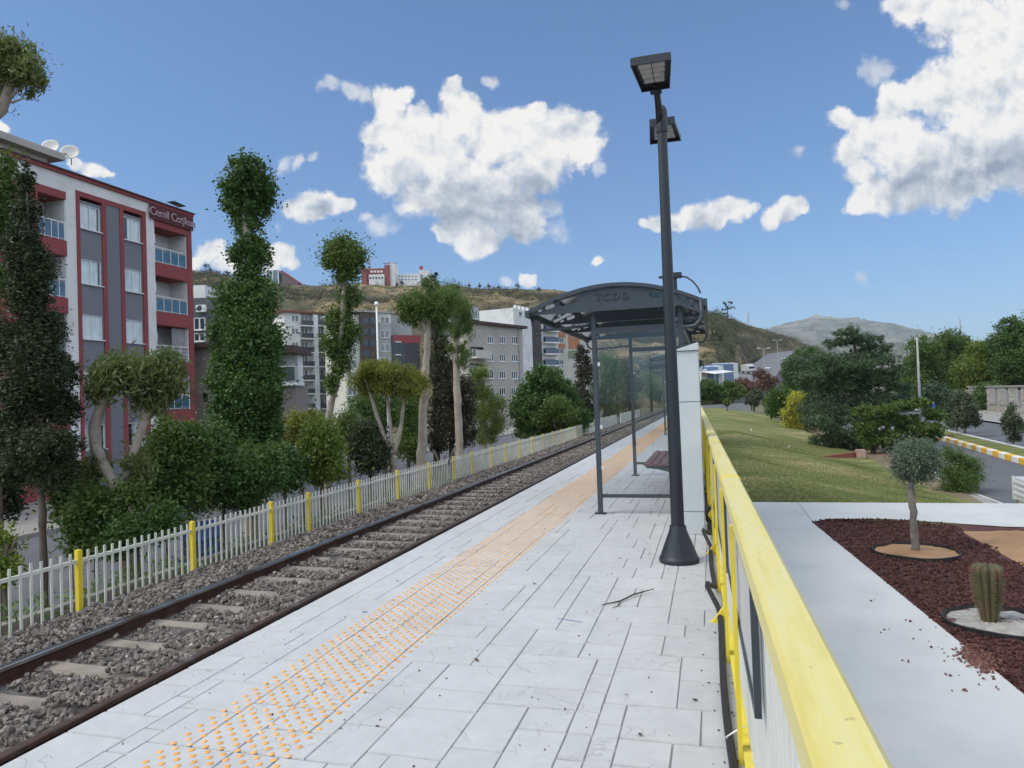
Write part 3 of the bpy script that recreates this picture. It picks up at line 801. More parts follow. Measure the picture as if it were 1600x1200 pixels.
foothill, FV, fxs = terrain('foothill', [(1180, 900, 0, 1500, 560), (1230, 900, 0, 1500, 540), (1290, 900, 0, 1500, 537), (1340, 900, 0, 1500, 540), (1400, 900, 0, 1500, 535), (1480, 900, 0, 1500, 541), (1560, 900, 0, 1500, 540), (1700, 900, 0, 1500, 545)], m_mount, seed=12, rough=1.5)
# the road that climbs the hill
hr = MB()
pts = [((1128, 596), (1205, 596), 210), ((1150, 585), (1213, 586), 260), ((1170, 573), (1222, 575), 320), ((1186, 562), (1230, 564), 390), ((1198, 553), (1236, 555), 470), ((1208, 547), (1240, 548), 560)]
L_ = [pd(*a, d) for a, b, d in pts]; R2 = [pd(*b, d) for a, b, d in pts]
for i in range(len(pts) - 1):
    hr.quad(L_[i], R2[i], R2[i + 1], L_[i + 1])
    dn = np.array([0, 0, -14.0])
    hr.quad(R2[i], R2[i] + dn, R2[i + 1] + dn, R2[i + 1]); hr.quad(L_[i], L_[i + 1], L_[i + 1] + dn, L_[i] + dn)
hr.quad(L_[0], L_[0] - np.array([0, 0, 14]), R2[0] - np.array([0, 0, 14]), R2[0])
struct(hr, 'hill_road', mat('worn far asphalt', (0.17, 0.17, 0.18), 0.9, 0.1, 0.1, 0.0, 1))
# ------------------------------------------------------------------ the track
RAILZ = -0.45
m_rusthead = mat('dull brown rail head', (0.10, 0.062, 0.048), 0.45, 0.3, 7, 0.1, 90, metal=0.4, c2=(0.17, 0.15, 0.14), c2amt=(0.55, 0.7), c2scale=5)
def rail_mesh(name, label, x):
    hd = MB(); web = MB()
    ys = [-5, 0, 5, 10, 20, 40, 80, 150, 320]
    for a, b in zip(ys[:-1], ys[1:]):
        hd.prism([(x - 0.036, RAILZ - 0.035), (x - 0.036, RAILZ - 0.008), (x - 0.028, RAILZ), (x + 0.028, RAILZ), (x + 0.036, RAILZ - 0.008), (x + 0.036, RAILZ - 0.035)], 'y', a, b)
        web.prism([(x - 0.036, RAILZ - 0.0352), (x - 0.010, RAILZ - 0.055), (x - 0.010, RAILZ - 0.135), (x - 0.07, RAILZ - 0.15), (x - 0.07, RAILZ - 0.162), (x + 0.07, RAILZ - 0.162), (x + 0.07, RAILZ - 0.15), (x + 0.010, RAILZ - 0.135), (x + 0.010, RAILZ - 0.055), (x + 0.036, RAILZ - 0.0352)], 'y', a, b)
    r = thing('steel_rail', label, 'rail', (x, 0, RAILZ - 0.162))
    hd.build('rail_head', m_railhead if x < -5 else m_rusthead, r, off=(x, 0, RAILZ - 0.162)); web.build('rail_web', m_rust, r, off=(x, 0, RAILZ - 0.162))
rail_mesh('steel_rail', 'long rusty steel rail with a shiny head, the far one, next to the fence', -5.70)
rail_mesh('steel_rail', 'long rusty steel rail hugging the edge of the platform', -4.235)

rsl = random.Random(3)
sm = MB()
sm.add([(-1.25, -.14, 0), (1.25, -.14, 0), (1.25, .14, 0), (-1.25, .14, 0), (-1.24, -.10, .13), (-.45, -.085, .10), (.45, -.085, .10), (1.24, -.10, .13), (1.24, .10, .13), (.45, .085, .10), (-.45, .085, .10), (-1.24, .10, .13)],
       [(0, 3, 2, 1), (4, 5, 10, 11), (5, 6, 9, 10), (6, 7, 8, 9), (0, 1, 7, 6, 5, 4), (3, 11, 10, 9, 8, 2), (0, 4, 11, 3), (1, 2, 8, 7)])
s0 = sm.build('sleeper', m_sleeper, bevel=0.008)
tag(s0, 'grey concrete railway sleeper half sunk in dark ballast between the two rails', 'sleeper', 'sleepers under the track')
s0.location = (-4.97, 3.1, -0.690)
for i in range(1, 95):
    c = s0.copy(); COL.objects.link(c)
    c.location = (-4.97 + rsl.uniform(-.02, .02), 3.1 + i * 0.6 + rsl.uniform(-.02, .02), -0.690 + rsl.uniform(-.012, .008)); c.rotation_euler = (0, 0, rsl.uniform(-.012, .012))

# ballast
n = 80000
yy = 2.6 + 52 * RNG.random(n) ** 2.4
xx = -3.6 - 3.75 * RNG.random(n)
sz = (0.026 + 0.05 * RNG.random(n) ** 1.8) * (1 + 0.012 * yy)
base = np.interp(-xx, [-p[0] for p in prof], [p[1] for p in prof])
zz = base + RNG.random(n) * 0.028
# keep the sleepers' tops and the rails clear
ph = ((yy - 3.1 + 0.3) % 0.6) - 0.3
on = (np.abs(ph) < 0.12) & (xx > -6.2) & (xx < -3.75)
zz = np.where(on, zz + 0.035 + 0.03 * (xx > -4.9), zz)
mid = (xx > -5.5) & (xx < -4.4) & ~on
zz = np.where(mid, zz - 0.012 + 0.02 * RNG.random(n), zz)
sh = (xx < -5.95) & (xx > -7.0)
zz = np.where(sh, zz + 0.05 * RNG.random(n), zz)
keep = (np.abs(xx + 5.70) > 0.09) & (np.abs(xx + 4.235) > 0.09) & ~(on & (xx < -4.95) & (xx > -5.6)) & ~(on & (xx > -4.95) & (RNG.random(n) < 0.38 - 0.5 * (xx + 4.95) / 0.9))
C = np.stack([xx, yy, zz], 1)[keep]
V, Q = rocks_np(C, sz[keep], RNG, 0.75)
tag(np_mesh('ballast', V, Q, m_ballast), kind='stuff')
# pale chips and bits of rubbish caught in the stones
k = RNG.choice(len(C), 420, replace=False)
V, Q = rocks_np(C[k] + np.array([0, 0, 0.018]), RNG.uniform(0.03, 0.062, 420), RNG, 0.7)
tag(np_mesh('pale_stones', V, Q, mat('pale stone', (0.38, 0.36, 0.34), 0.85, 0.3, 9, 0.2, 60, island=0.4)), kind='stuff')

# ------------------------------------------------------------------ lineside fence
FX = -7.1
fence = thing('picket_fence', 'long cream picket fence with yellow posts standing along the ballast', 'fence', (FX, 4, -0.75))
fo = (FX, 4, -0.75)
posts = [3.05, 5.0, 6.75] 
posts = [2.6, 4.6] + [float(pX(px, py, FX)[1]) for px, py in ((123, 905), (301, 855), (424, 820), (482, 803), (560, 780), (621, 761), (670, 746), (708, 733), (737, 723), (767, 714), (789, 707))]
posts += [posts[-1] + 1.95 * k for k in range(1, 9)]
panel_meshes = {}
for i, (a, b) in enumerate(zip(posts[:-1], posts[1:])):
    pm = MB(); pm.box(FX - 0.03, a - 0.03, -0.95, FX + 0.035, a + 0.03, 0.035)
    pm.build('post', m_yellow, fence, bevel=0.006, off=fo)
    pk = MB(); m = int(round((b - a) / 0.118))
    for j in range(1, m):
        y = a + (b - a) * j / m; t = rsl.uniform(-.006, .006)
        pk.box(FX + 0.012, y - 0.014, -0.88, FX + 0.026, y + 0.014, 0.015 + t)
    pk.box(FX - 0.018, a + 0.031, -0.115, FX + 0.0115, b - 0.031, -0.075); pk.box(FX - 0.018, a + 0.031, -0.74, FX + 0.0115, b - 0.031, -0.705)
    pk.build('picket_panel', m_fence, fence, off=fo)
# a newer stretch, close-boarded, beyond the leaning tree
f2 = thing('panel_fence', 'pale close-boarded fence of short panels farther along the track', 'fence', (FX, 46, -0.75))
for i in range(12):
    a = posts[-1] + 2.0 + i * 2.6
    if i in (5,): continue
    pk = MB()
    for j in range(16):
        y = a + 2.52 * j / 16; pk.box(FX + 0.012, y, -0.88, FX + 0.03, y + 0.145, 0.10 + rsl.uniform(-.01, .01))
    pk.build('board_panel', m_fence, f2, off=(FX, 46, -0.75))
    pm = MB(); pm.box(FX - 0.05, a - 0.05, -0.95, FX + 0.011, a + 0.03, 0.14); pm.build('post', m_yellow if i % 2 else m_fence, f2, off=(FX, 46, -0.75))
# low concrete kerb behind the fence
kb2 = MB(); kb2.box(-7.95, -4, -1.3, -7.8, 70, -0.76); tag(kb2.build('low_wall', mat('old concrete', (0.20, 0.185, 0.165), 0.9, 0.25, 3, 0.3, 30), bevel=0.01), 'low grey concrete edging wall running behind the picket fence', 'low wall')

# ------------------------------------------------------------------ lamp post
LX, LY = -0.36, 6.93
lamp = thing('lamp_post', 'tall dark grey lamp post with two square lantern heads and a flared base', 'lamp post', (LX, LY, 0))
b = MB(); b.lathe([(0.182, 0.0), (0.186, 0.012), (0.186, 0.035), (0.178, 0.05), (0.172, 0.062), (0.168, 0.075), (0.082, 0.30), (0.078, 0.335), (0.074, 0.345)], seg=48); b.build('base_cover', m_pole, lamp, smooth='auto')
b = MB(); b.lathe([(0.0625, 0.30), (0.061, 1.0), (0.0555, 2.0), (0.0505, 3.0), (0.0455, 4.10), (0.045, 4.22)], seg=32); b.build('pole', m_pole, lamp, smooth='auto')
b = MB(); b.lathe([(0.053, 4.10), (0.055, 4.11), (0.055, 4.30), (0.048, 4.33), (0.03, 4.36)], seg=32); b.build('collar', m_pole, lamp, smooth='auto')
m_lens = mat('lamp lens', (0.42, 0.43, 0.42), 0.35, 0.15, 20, 0.05, 80)
for sgn in (-1, 1):
    a = MB()
    a.tube([(0.02 * sgn, 0.01 * sgn, 4.18), (-0.02, 0.10 * sgn, 4.34), (-0.02, 0.26 * sgn, 4.395), (-0.02, 0.48 * sgn, 4.405)], [0.032, 0.032, 0.03, 0.03], 14)
    a.build('arm', m_pole, lamp, smooth=True)
    h = MB(); y0 = 0.45; y1 = 0.97; z0 = 4.355
    w0, w1 = 0.115, 0.155
    vs = []
    def Y(v): return v * sgn
    # hood: tapered tray open below
    for (w, y, z) in ((w0, y0, z0 + .02), (w1, y1, z0 + .02), (w0 - .012, y0 + .02, z0 + .07), (w1 - .014, y1 - .03, z0 + .075)):
        vs += [(-w - 0.02, Y(y), z), (w - 0.02, Y(y), z)]
    h.add(vs, [(0, 1, 5, 4), (2, 6, 7, 3), (0, 4, 6, 2), (1, 3, 7, 5), (4, 5, 7, 6)])
    # rims
    for (xa0, xa1, ya, yb) in (((-1, -1, y0, y1)), ((1, 1, y0, y1))):
        sx = xa0
        h.add([(sx * w0 - .02, Y(y0), z0 - .012), (sx * (w0 + .012) - .02, Y(y0), z0 - .012), (sx * (w1 + .012) - .02, Y(y1), z0 - .012), (sx * w1 - .02, Y(y1), z0 - .012),
               (sx * w0 - .02, Y(y0), z0 + .03), (sx * (w0 + .012) - .02, Y(y0), z0 + .03), (sx * (w1 + .012) - .02, Y(y1), z0 + .03), (sx * w1 - .02, Y(y1), z0 + .03)],
              [(0, 1, 2, 3), (4, 7, 6, 5), (0, 4, 5, 1), (1, 5, 6, 2), (2, 6, 7, 3), (3, 7, 4, 0)])
    h.box(-w1 - .032, Y(y1), z0 - .012, w1 - .008, Y(y1 + .014), z0 + .05); h.box(-w0 - .032, Y(y0 - .014), z0 - .02, w0 - .008, Y(y0), z0 + .06)
    h.box(-0.07, Y(y0 - .10), z0 - .02, 0.03, Y(y0 - .0145), z0 + .07)
    h.add([(-w0 - .02, Y(y0), z0 + .022), (w0 - .02, Y(y0), z0 + .022), (w1 - .02, Y(y1), z0 + .022), (-w1 - .02, Y(y1), z0 + .022)], [(0, 1, 2, 3)])
    hd = h.build('lamp_head', m_pole, lamp)
    l = MB()
    for r in range(4):
        ya = y0 + 0.09 + r * 0.097; t = (ya - y0) / (y1 - y0); w = w0 + (w1 - w0) * t - 0.035
        for s2 in (-1, 1):
            l.box(-0.02 + s2 * 0.004, Y(ya), z0 + 0.010, -0.02 + s2 * w, Y(ya + 0.085), z0 + 0.0205)
    l.build('lens', m_lens, hd)
    d2 = MB(); d2.tube([(-.02, Y(y0 + .04), z0 - .004), (-.02, Y(y0 + .04), z0 + .022)], 0.02, 10); d2.build('sensor', m_pole, hd)

# ------------------------------------------------------------------ waiting shelter
m_roofpc = glass_mat('smoked roof sheet', (0.20, 0.21, 0.22), 0.10, 0.15)
m_pane = glass_mat('shelter pane', (0.90, 0.915, 0.92), 0.0, 0.02)
CXs, HW = -1.21, 1.17                      # centre line and half width of the roof
Y0s, Y1s = 9.42, 14.32
def arch_z(x, rise=0.305, z0=2.76): return z0 + rise * (1 - (x / HW) ** 2)
def make_curve_plate(name, outer, holes, thick, m, parent, y):
    cu = bpy.data.curves.new(name, 'CURVE'); cu.dimensions = '2D'; cu.fill_mode = 'BOTH'; cu.extrude = thick / 2
    for loop in [outer] + holes:
        sp = cu.splines.new('POLY'); sp.points.add(len(loop) - 1); sp.use_cyclic_u = True
        for p, q in zip(sp.points, loop): p.co = (q[0], q[1], 0, 1)
    tmp = bpy.data.objects.new(name + '_tmp', cu); COL.objects.link(tmp)
    dg = bpy.context.evaluated_depsgraph_get()
    me = bpy.data.meshes.new_from_object(tmp.evaluated_get(dg))
    bpy.data.objects.remove(tmp); bpy.data.curves.remove(cu)
    me.materials.clear(); me.materials.append(m)
    o = bpy.data.objects.new(name, me); COL.objects.link(o); o.parent = parent
    o.rotation_euler = (PI / 2, 0, 0); o.location = (0, y, 0)
    return o
def slot(cx, cz, L, H, ang, n=8):
    pts = []; r = H / 2; h = L / 2 - r
    for k in range(n + 1):
        a = -PI / 2 + PI * k / n; pts.append((h + r * math.cos(a), r * math.sin(a)))
    for k in range(n + 1):
        a = PI / 2 + PI * k / n; pts.append((-h + r * math.cos(a), r * math.sin(a)))
    return [(cx + x * math.cos(ang) - z * math.sin(ang), cz + x * math.sin(ang) + z * math.cos(ang)) for x, z in pts]
def text_mesh(name, body, size, ext, m, parent, loc, rot, align='CENTER', shear=0.0, spacing=1.0):
    cu = bpy.data.curves.new(name, 'FONT'); cu.body = body; cu.size = size; cu.extrude = ext; cu.align_x = align; cu.shear = shear; cu.space_character = spacing
    tmp = bpy.data.objects.new(name + '_tmp', cu); COL.objects.link(tmp)
    dg = bpy.context.evaluated_depsgraph_get()
    me = bpy.data.meshes.new_from_object(tmp.evaluated_get(dg))
    bpy.data.objects.remove(tmp); bpy.data.curves.remove(cu)
    me.materials.clear(); me.materials.append(m)
    o = bpy.data.objects.new(name, me); COL.objects.link(o); o.parent = parent; o.location = loc; o.rotation_euler = rot
    return o

def make_shelter():
    root = thing('waiting_shelter', 'near dark grey platform shelter with arched smoked roof and lettered fascia behind the lamp post', 'shelter', (CXs, 9.6, 0))
    oy = 9.6
    top = [(HW * (1 - 2 * k / 24), arch_z(HW * (1 - 2 * k / 24)) - 0.03) for k in range(25)]
    holes = []
    for sx in (-1, 1):
        holes += [slot(sx * 0.60, 2.885, 0.26, 0.085, -sx * 0.20), slot(sx * 0.86, 2.83, 0.14, 0.055, -sx * 0.27), slot(sx * 1.00, 2.785, 0.065, 0.034, -sx * 0.30)]
    outer = [(-1.13, 2.73), (1.13, 2.73)] + top
    fr = None
    for y in (Y0s, 10.9, 12.4, Y1s):
        fr = make_curve_plate('fascia', outer, holes, 0.035, m_dark, root, y - oy)
        if y == Y0s: text_mesh('lettering', 'TCDD', 0.135, 0.012, mat('letter paint', (0.052, 0.064, 0.076), 0.45, 0.1, 6, 0.02, 100), fr, (-0.01, 2.865, 0.022), (0, 0, 0), spacing=1.35)
        if y == Y0s: text_mesh('lettering', 'TCDD', 0.138, 0.008, mat('letter edge', (0.012, 0.014, 0.018), 0.45, 0.1, 6, 0.02, 100), fr, (-0.016, 2.861, 0.020), (0, 0, 0), spacing=1.35)
    rf = MB()
    N = 24
    for k in range(N):
        xa, xb = HW * 1.0 * (-1 + 2 * k / N), HW * (-1 + 2 * (k + 1) / N)
        rf.quad((xa, Y0s - oy - .05, arch_z(xa)), (xb, Y0s - oy - .05, arch_z(xb)), (xb, Y1s - oy + .05, arch_z(xb)), (xa, Y1s - oy + .05, arch_z(xa)))
    rs_ = rf.build('roof_sheet', m_roofpc, root, smooth=True)
    ed = MB()
    for y in (Y0s - .065, Y1s + .03):       # arched edge trims
        for k in range(N):
            xa, xb = HW * (-1 + 2 * k / N), HW * (-1 + 2 * (k + 1) / N)
            ed.add([(xa, y - oy, arch_z(xa) - .028), (xb, y - oy, arch_z(xb) - .028), (xb, y - oy, arch_z(xb) + .02), (xa, y - oy, arch_z(xa) + .02),
                    (xa, y - oy + .035, arch_z(xa) - .028), (xb, y - oy + .035, arch_z(xb) - .028), (xb, y - oy + .035, arch_z(xb) + .02), (xa, y - oy + .035, arch_z(xa) + .02)],
                   [(0, 1, 2, 3), (7, 6, 5, 4), (3, 2, 6, 7), (1, 0, 4, 5)])
    for sx in (-1, 1):
        ed.box(sx * HW - .03, Y0s - oy - .07, 2.70, sx * HW + .03, Y1s - oy + .07, 2.79)
    ed.build('roof_trim', m_dark, root)
    pu = MB()
    for x in (-0.8, -0.4, 0.0, 0.4, 0.8):
        pu.box(x - .02, Y0s - oy + .02, arch_z(x) - .05, x + .02, Y1s - oy - .02, arch_z(x) - .006)
    pu.build('purlin', m_dark, root)
    for y in (9.6, 14.14):
        for x in (-0.30, 0.85):
            p = MB(); p.box(x - .032, y - oy - .032, 0.012, x + .032, y - oy + .032, 2.735); po = p.build('post', m_dark, root, bevel=0.004)
            f = MB(); f.box(x - .075, y - oy - .06, 0.0005, x + .075, y - oy + .06, 0.0115)
            for bx in (-.055, .055):
                f.tube([(x + bx, y - oy - .04, .0115), (x + bx, y - oy - .04, .03)], .008, 6)
            f.build('foot_plate', m_dark, po)
        bm_ = MB(); bm_.box(-0.268, y - oy - .03, 2.44, 0.818, y - oy + .03, 2.52); bm_.build('cross_beam', m_dark, root)
        bm_ = MB(); bm_.box(-0.268, y - oy - .02, 0.22, 0.818, y - oy + .02, 0.265); bm_.build('lower_bar', m_dark, root)
        gl = MB(); gl.box(-0.266, y - oy - .004, 0.27, 0.816, y - oy + .004, 2.435); gl.build('end_pane', m_pane, root)
        cl = MB()
        for z in (0.6, 1.15, 2.0): cl.box(-0.268, y - oy - .014, z, -0.235, y - oy - .0045, z + .05)
        cl.build('pane_clip', m_white, root)
        tb = MB()
        tb.tube([(-HW + .01, y - oy - .02, 2.70), (-HW + .02, y - oy - .02, 2.60), (-HW + .09, y - oy - .02, 2.535), (-0.9, y - oy - .02, 2.53), (-0.335, y - oy - .02, 2.56)], .019, 10)
        tb.build('roof_brace', m_dark, root, smooth=True); tb = MB()
        tb.tube([(HW - .01, y - oy - .02, 2.70), (HW - .02, y - oy - .02, 2.62), (HW - .08, y - oy - .02, 2.56), (0.885, y - oy - .02, 2.56)], .019, 10)
        tb.build('roof_brace', m_dark, root, smooth=True)
    # back wall panes and rails
    bw = MB(); bw.box(0.83, 9.636 - oy, 0.22, 0.87, 14.1 - oy, 0.265); bw.box(0.83, 9.636 - oy, 2.44, 0.87, 14.1 - oy, 2.52); bw.build('back_rail', m_dark, root)
    for k in range(3):
        gl = MB(); a = 9.66 - oy + k * 1.48; gl.box(0.846, a, 0.27, 0.854, a + 1.44, 2.435); gl.build('back_pane', m_pane, root)
    # gutter hose and fitting on the roof
    return root
shelter = make_shelter()
# cast iron bench inside: red-brown slats on curved brackets
m_slat = mat('red brown bench timber', (0.21, 0.085, 0.065), 0.5, 0.25, 7, 0.15, 50)
bench = thing('bench', 'slatted red-brown bench on curved dark brackets inside the shelter', 'bench', (-0.75, 12.2, 0))
for k in range(5):
    s_ = MB(); x = -0.30 + k * 0.125
    s_.box(x, -1.2, 0.50, x + 0.105, 1.3, 0.535); s_.build('slat', m_slat, bench, bevel=0.006)
for y in (-1.05, 1.1):
    br = MB()
    poly = [(-0.27, 0.498), (0.38, 0.498), (0.38, 0.10), (0.33, 0.10), (0.30, 0.20), (0.22, 0.31), (0.08, 0.39), (-0.10, 0.44), (-0.27, 0.455)]
    br.prism(poly, 'y', y - .03, y + .03); br.build('bracket', m_dark, bench)
bl = MB(); bl.box(0.385, -1.2, 0.0005, 0.43, 1.3, 0.6); bl.build('bench_mount', m_dark, bench)

# a second shelter farther down the platform
sh2 = copy_tree(shelter); sh2.location = (CXs - 0.25, 27.7, 0)
sh2['label'] = 'far second shelter down the platform, seen small through the glass of the near one'

# lamp fitting and cable on the shelter roof
fx = thing('roof_floodlight', 'black floodlight fitting with a cable on the right of the shelter roof', 'floodlight', (-0.62, 9.62, 3.02))
f = MB(); f.box(0.13, -.05, .10, 0.30, .06, .17); f.box(0.0, -.02, .11, 0.13, .02, .14); f.build('lamp_body', m_pole, fx, bevel=.006)
f = MB(); f.box(0.19, -.02, -.05, 0.235, .02, .10); f.build('stand', m_pole, fx)
f = MB(); f.tube([(0.27, 0, .12), (0.36, -.02, .10), (0.44, -.06, .03), (0.50, -.10, -.06), (0.53, -.13, -.14)], .011, 8); f.build('cable', m_pole, fx, smooth=True)
dp = MB(); dp.tube([(-0.09, 9.36, 2.80), (-0.085, 9.34, 2.60), (-0.10, 9.34, 2.52), (-0.17, 9.34, 2.45), (-0.33, 9.36, 2.44)], .026, 12)
tag(dp.build('drain_pipe', m_dark, smooth=True), 'curved dark drain pipe under the right end of the shelter roof', 'pipe')

# ------------------------------------------------------------------ grey cabinet
m_cab = mat('pale grey cabinet paint', (0.52, 0.56, 0.57), 0.42, 0.04, 2, 0.02, 80)
cab = thing('ticket_kiosk', 'tall pale grey metal kiosk with a slanted top standing between lamp post and railing', 'kiosk', (-0.25, 8.27, 0))
b = MB(); b.add([(-.115, 0, .0), (.115, 0, .0), (.115, .42, .0), (-.115, .42, .0), (-.115, 0, .255), (.115, 0, .255), (.115, .42, .255), (-.115, .42, .255)], [(3, 2, 1, 0), (4, 5, 6, 7), (0, 1, 5, 4), (1, 2, 6, 5), (2, 3, 7, 6), (3, 0, 4, 7)]); b.build('plinth', m_cab, cab, bevel=.004)
b = MB(); b.box(-.12, -.005, .259, .12, .43, 1.49); b.build('lower_door', m_cab, cab, bevel=.005)
b = MB(); b.box(-.12, -.005, 1.495, .12, .43, 2.07); b.build('upper_panel', m_cab, cab, bevel=.005)
b = MB(); b.add([(-.135, -.03, 2.074), (.125, -.03, 2.074), (.125, .45, 2.074), (-.135, .45, 2.074), (-.135, -.03, 2.088), (.125, -.03, 2.165), (.125, .45, 2.165), (-.135, .45, 2.088)], [(3, 2, 1, 0), (4, 5, 6, 7), (0, 1, 5, 4), (1, 2, 6, 5), (2, 3, 7, 6), (3, 0, 4, 7)]); b.build('cap', m_cab, cab, bevel=.004)
b = MB(); b.box(-.137, .06, 1.50, -.1205, .38, 2.04); b.build('screen_frame', m_dark, cab)
for sx in (-1, 1):
    b = MB(); x = sx * .118; b.box(x - .022, -.03, .0, x + .022, -.0055, .012); b.box(x - .022, -.012, .012, x + .022, -.0058, .09)
    b.tube([(x, -.022, .05), (x, -.0121, .05)], .013, 8); b.build('anchor_bracket', mat('galvanised steel', (0.45, 0.46, 0.47), 0.4, 0.2, 9, 0.05, 60, metal=0.7), cab)

# ------------------------------------------------------------------ railing along the back of the platform
m_panelw = mat('white picket metal', (0.66, 0.66, 0.61), 0.5, 0.06, 3, 0.05, 60)
rl_ys = [-1.2, 1.02, 3.22, 4.36 + 1.2, 7.75, 9.95, 12.15, 14.35, 16.55, 18.75, 20.95, 23.15, 25.35, 27.55, 29.75]
rl_ys = [-1.2, 4.4, 7.45, 10.5, 13.55, 16.6, 19.65, 22.7, 25.75, 28.8, 31.85]
caps_at = [4.35, 7.4, 10.5]
railing = thing('railing', 'long white picket railing with a broad yellow handrail beside the path', 'railing', (rlx(3), 3, 0))
ro = (rlx(3), 3, 0)
RAN = -0.0232
for i, (a, b) in enumerate(zip(rl_ys[:-1], rl_ys[1:])):
    xa, xb = rlx(a), rlx(b)
    h = MB()
    def P(y, dx, z): return (rlx(y) + dx, y, z)
    # handrail tube with eased edges
    w = 0.052
    pr = [(-w, 1.02), (-w, 1.085), (-w + .012, 1.098), (w - .012, 1.098), (w, 1.085), (w, 1.02)]
    vs = [P(a + .001, p[0], p[1]) for p in pr] + [P(b - .001, p[0], p[1]) for p in pr]
    h.add(vs, [tuple(range(6)), tuple(reversed(range(6, 12)))] + [(k, k + 6, (k + 1) % 6 + 6, (k + 1) % 6) for k in range(6)])
    h.build('handrail', m_rail_yellow, railing, off=ro)
    # weld collar at each joint
    c = MB(); e = .004
    pr2 = [(-w - e, 1.016), (-w - e, 1.088), (-w + .01, 1.102), (w - .01, 1.102), (w + e, 1.088), (w + e, 1.016)]
    vs = [P(b - .02, p[0], p[1]) for p in pr2] + [P(b + .02, p[0], p[1]) for p in pr2]
    c.add(vs, [tuple(range(6)), tuple(reversed(range(6, 12)))] + [(k, k + 6, (k + 1) % 6 + 6, (k + 1) % 6) for k in range(6)])
    c.build('joint_collar', m_yellow, railing, off=ro)
    for yp in ((3.22, b) if i == 0 else ((a + b) / 2, b)):
        xp = rlx(yp); p = MB(); p.box(xp - .064, yp - .022, .0, xp - .045, yp + .022, 1.019); p.build('post', m_yellow, railing, off=ro)
    pk = MB(); m = int((b - a) / .105)
    for j in range(1, m):
        y = a + (b - a) * j / m; x = rlx(y)
        pk.box(x - .012, y - .022, .062, x + .006, y + .022, 1.019)
    pk.build('picket_panel', m_panelw, railing, off=ro)
    seg_n = int((b - a) / .55)
    for j in range(seg_n):
        lb = MB()
        ya = a + .03 + (b - a - .06) * j / seg_n; yb = a + .03 + (b - a - .06) * (j + 1) / seg_n - .012
        vs = [P(ya, dx, z) for dx, z in ((-.0445, .03), (.0, .03), (.0, .058), (-.0445, .058))] + [P(yb, dx, z) for dx, z in ((-.0445, .03), (.0, .03), (.0, .058), (-.0445, .058))]
        lb.add(vs, [(0, 1, 2, 3), (7, 6, 5, 4), (0, 4, 5, 1), (1, 5, 6, 2), (2, 6, 7, 3), (3, 7, 4, 0)])
        lb.build('bottom_rail', m_yellow, railing, off=ro)
# brace feet
bf = MB(); bf.add([(-.13, -.03, .0005), (-.13, .03, .0005), (.0, -.03, .0005), (.0, .03, .0005), (-.10, -.03, .02), (-.10, .03, .02), (.0, -.03, .16), (.0, .03, .16)], [(0, 1, 3, 2), (4, 6, 7, 5), (0, 2, 6, 4), (1, 5, 7, 3), (0, 4, 5, 1), (2, 3, 7, 6)])
lbs = ['nearest yellow wedge foot bracing the railing base beside the black hose', 'yellow wedge foot at the railing base beside the flared lamp post base', 'yellow wedge foot at the railing base right behind the grey kiosk', 'fourth yellow wedge foot, deep behind the grey kiosk', 'last small yellow wedge foot of the railing past the shelter bench']
for k, y in enumerate((5.15, 7.3, 9.3, 11.4, 13.5)):
    o = bf.build('brace_foot', m_yellow) if k == 0 else o.copy()
    if k: COL.objects.link(o)
    o.location = (rlx(y) - .045, y, 0); o.scale = (.72, .8, .72); tag(o, lbs[k], 'brace', 'yellow railing feet')
# black hose snaking along the foot of the railing
m_hose = mat('black corrugated hose', (0.022, 0.021, 0.022), 0.6, 0.2, 20, 0.3, 160)
hp = []
for y in np.arange(1.6, 12.2, 0.12):
    hp.append((rlx(y) - .085 - 0.012 * math.sin(y * 2.1), y, .022 + 0.02 * abs(math.sin(y * 0.9))))
hp = [p for p in hp]
for k, p in enumerate(hp):
    for yc in (5.6, 7.8):
        d_ = abs(p[1] - yc)
        if d_ < 0.35: hp[k] = (p[0] - 0.075 * (1 + math.cos(PI * d_ / 0.35)) / 2, p[1], p[2] + 0.10 * (1 + math.cos(PI * d_ / 0.35)) / 2)
hs = MB(); hs.tube(hp, .019, 10); tag(hs.build('hose', m_hose, smooth=True), 'black cable hose looping along the foot of the railing', 'hose')
ct = MB(); ct.tube([(rlx(3.35) - .03, 3.35, .10), (rlx(3.35) - .075, 3.34, .075), (rlx(3.35) - .11, 3.35, .045), (rlx(3.35) - .075, 3.36, .02)], .004, 6)
tag(ct.build('cable_tie', m_white, smooth=True), 'white tie holding the black hose to the bottom of the railing', 'cable tie')
# cable coil behind the kiosk
cc_ = MB(); pts = []
for k in range(60):
    a = k * 0.42; pts.append((-.06 + 0.06 * math.cos(a) , 8.95 + 0.20 * math.cos(a) + 0.002 * k, .10 + 0.085 * math.sin(a) + k * 0.0006))
cc_.tube(pts, .013, 8); tag(cc_.build('cable_coil', m_hose, smooth=True), 'coil of black cable lying between kiosk and railing', 'cable coil')

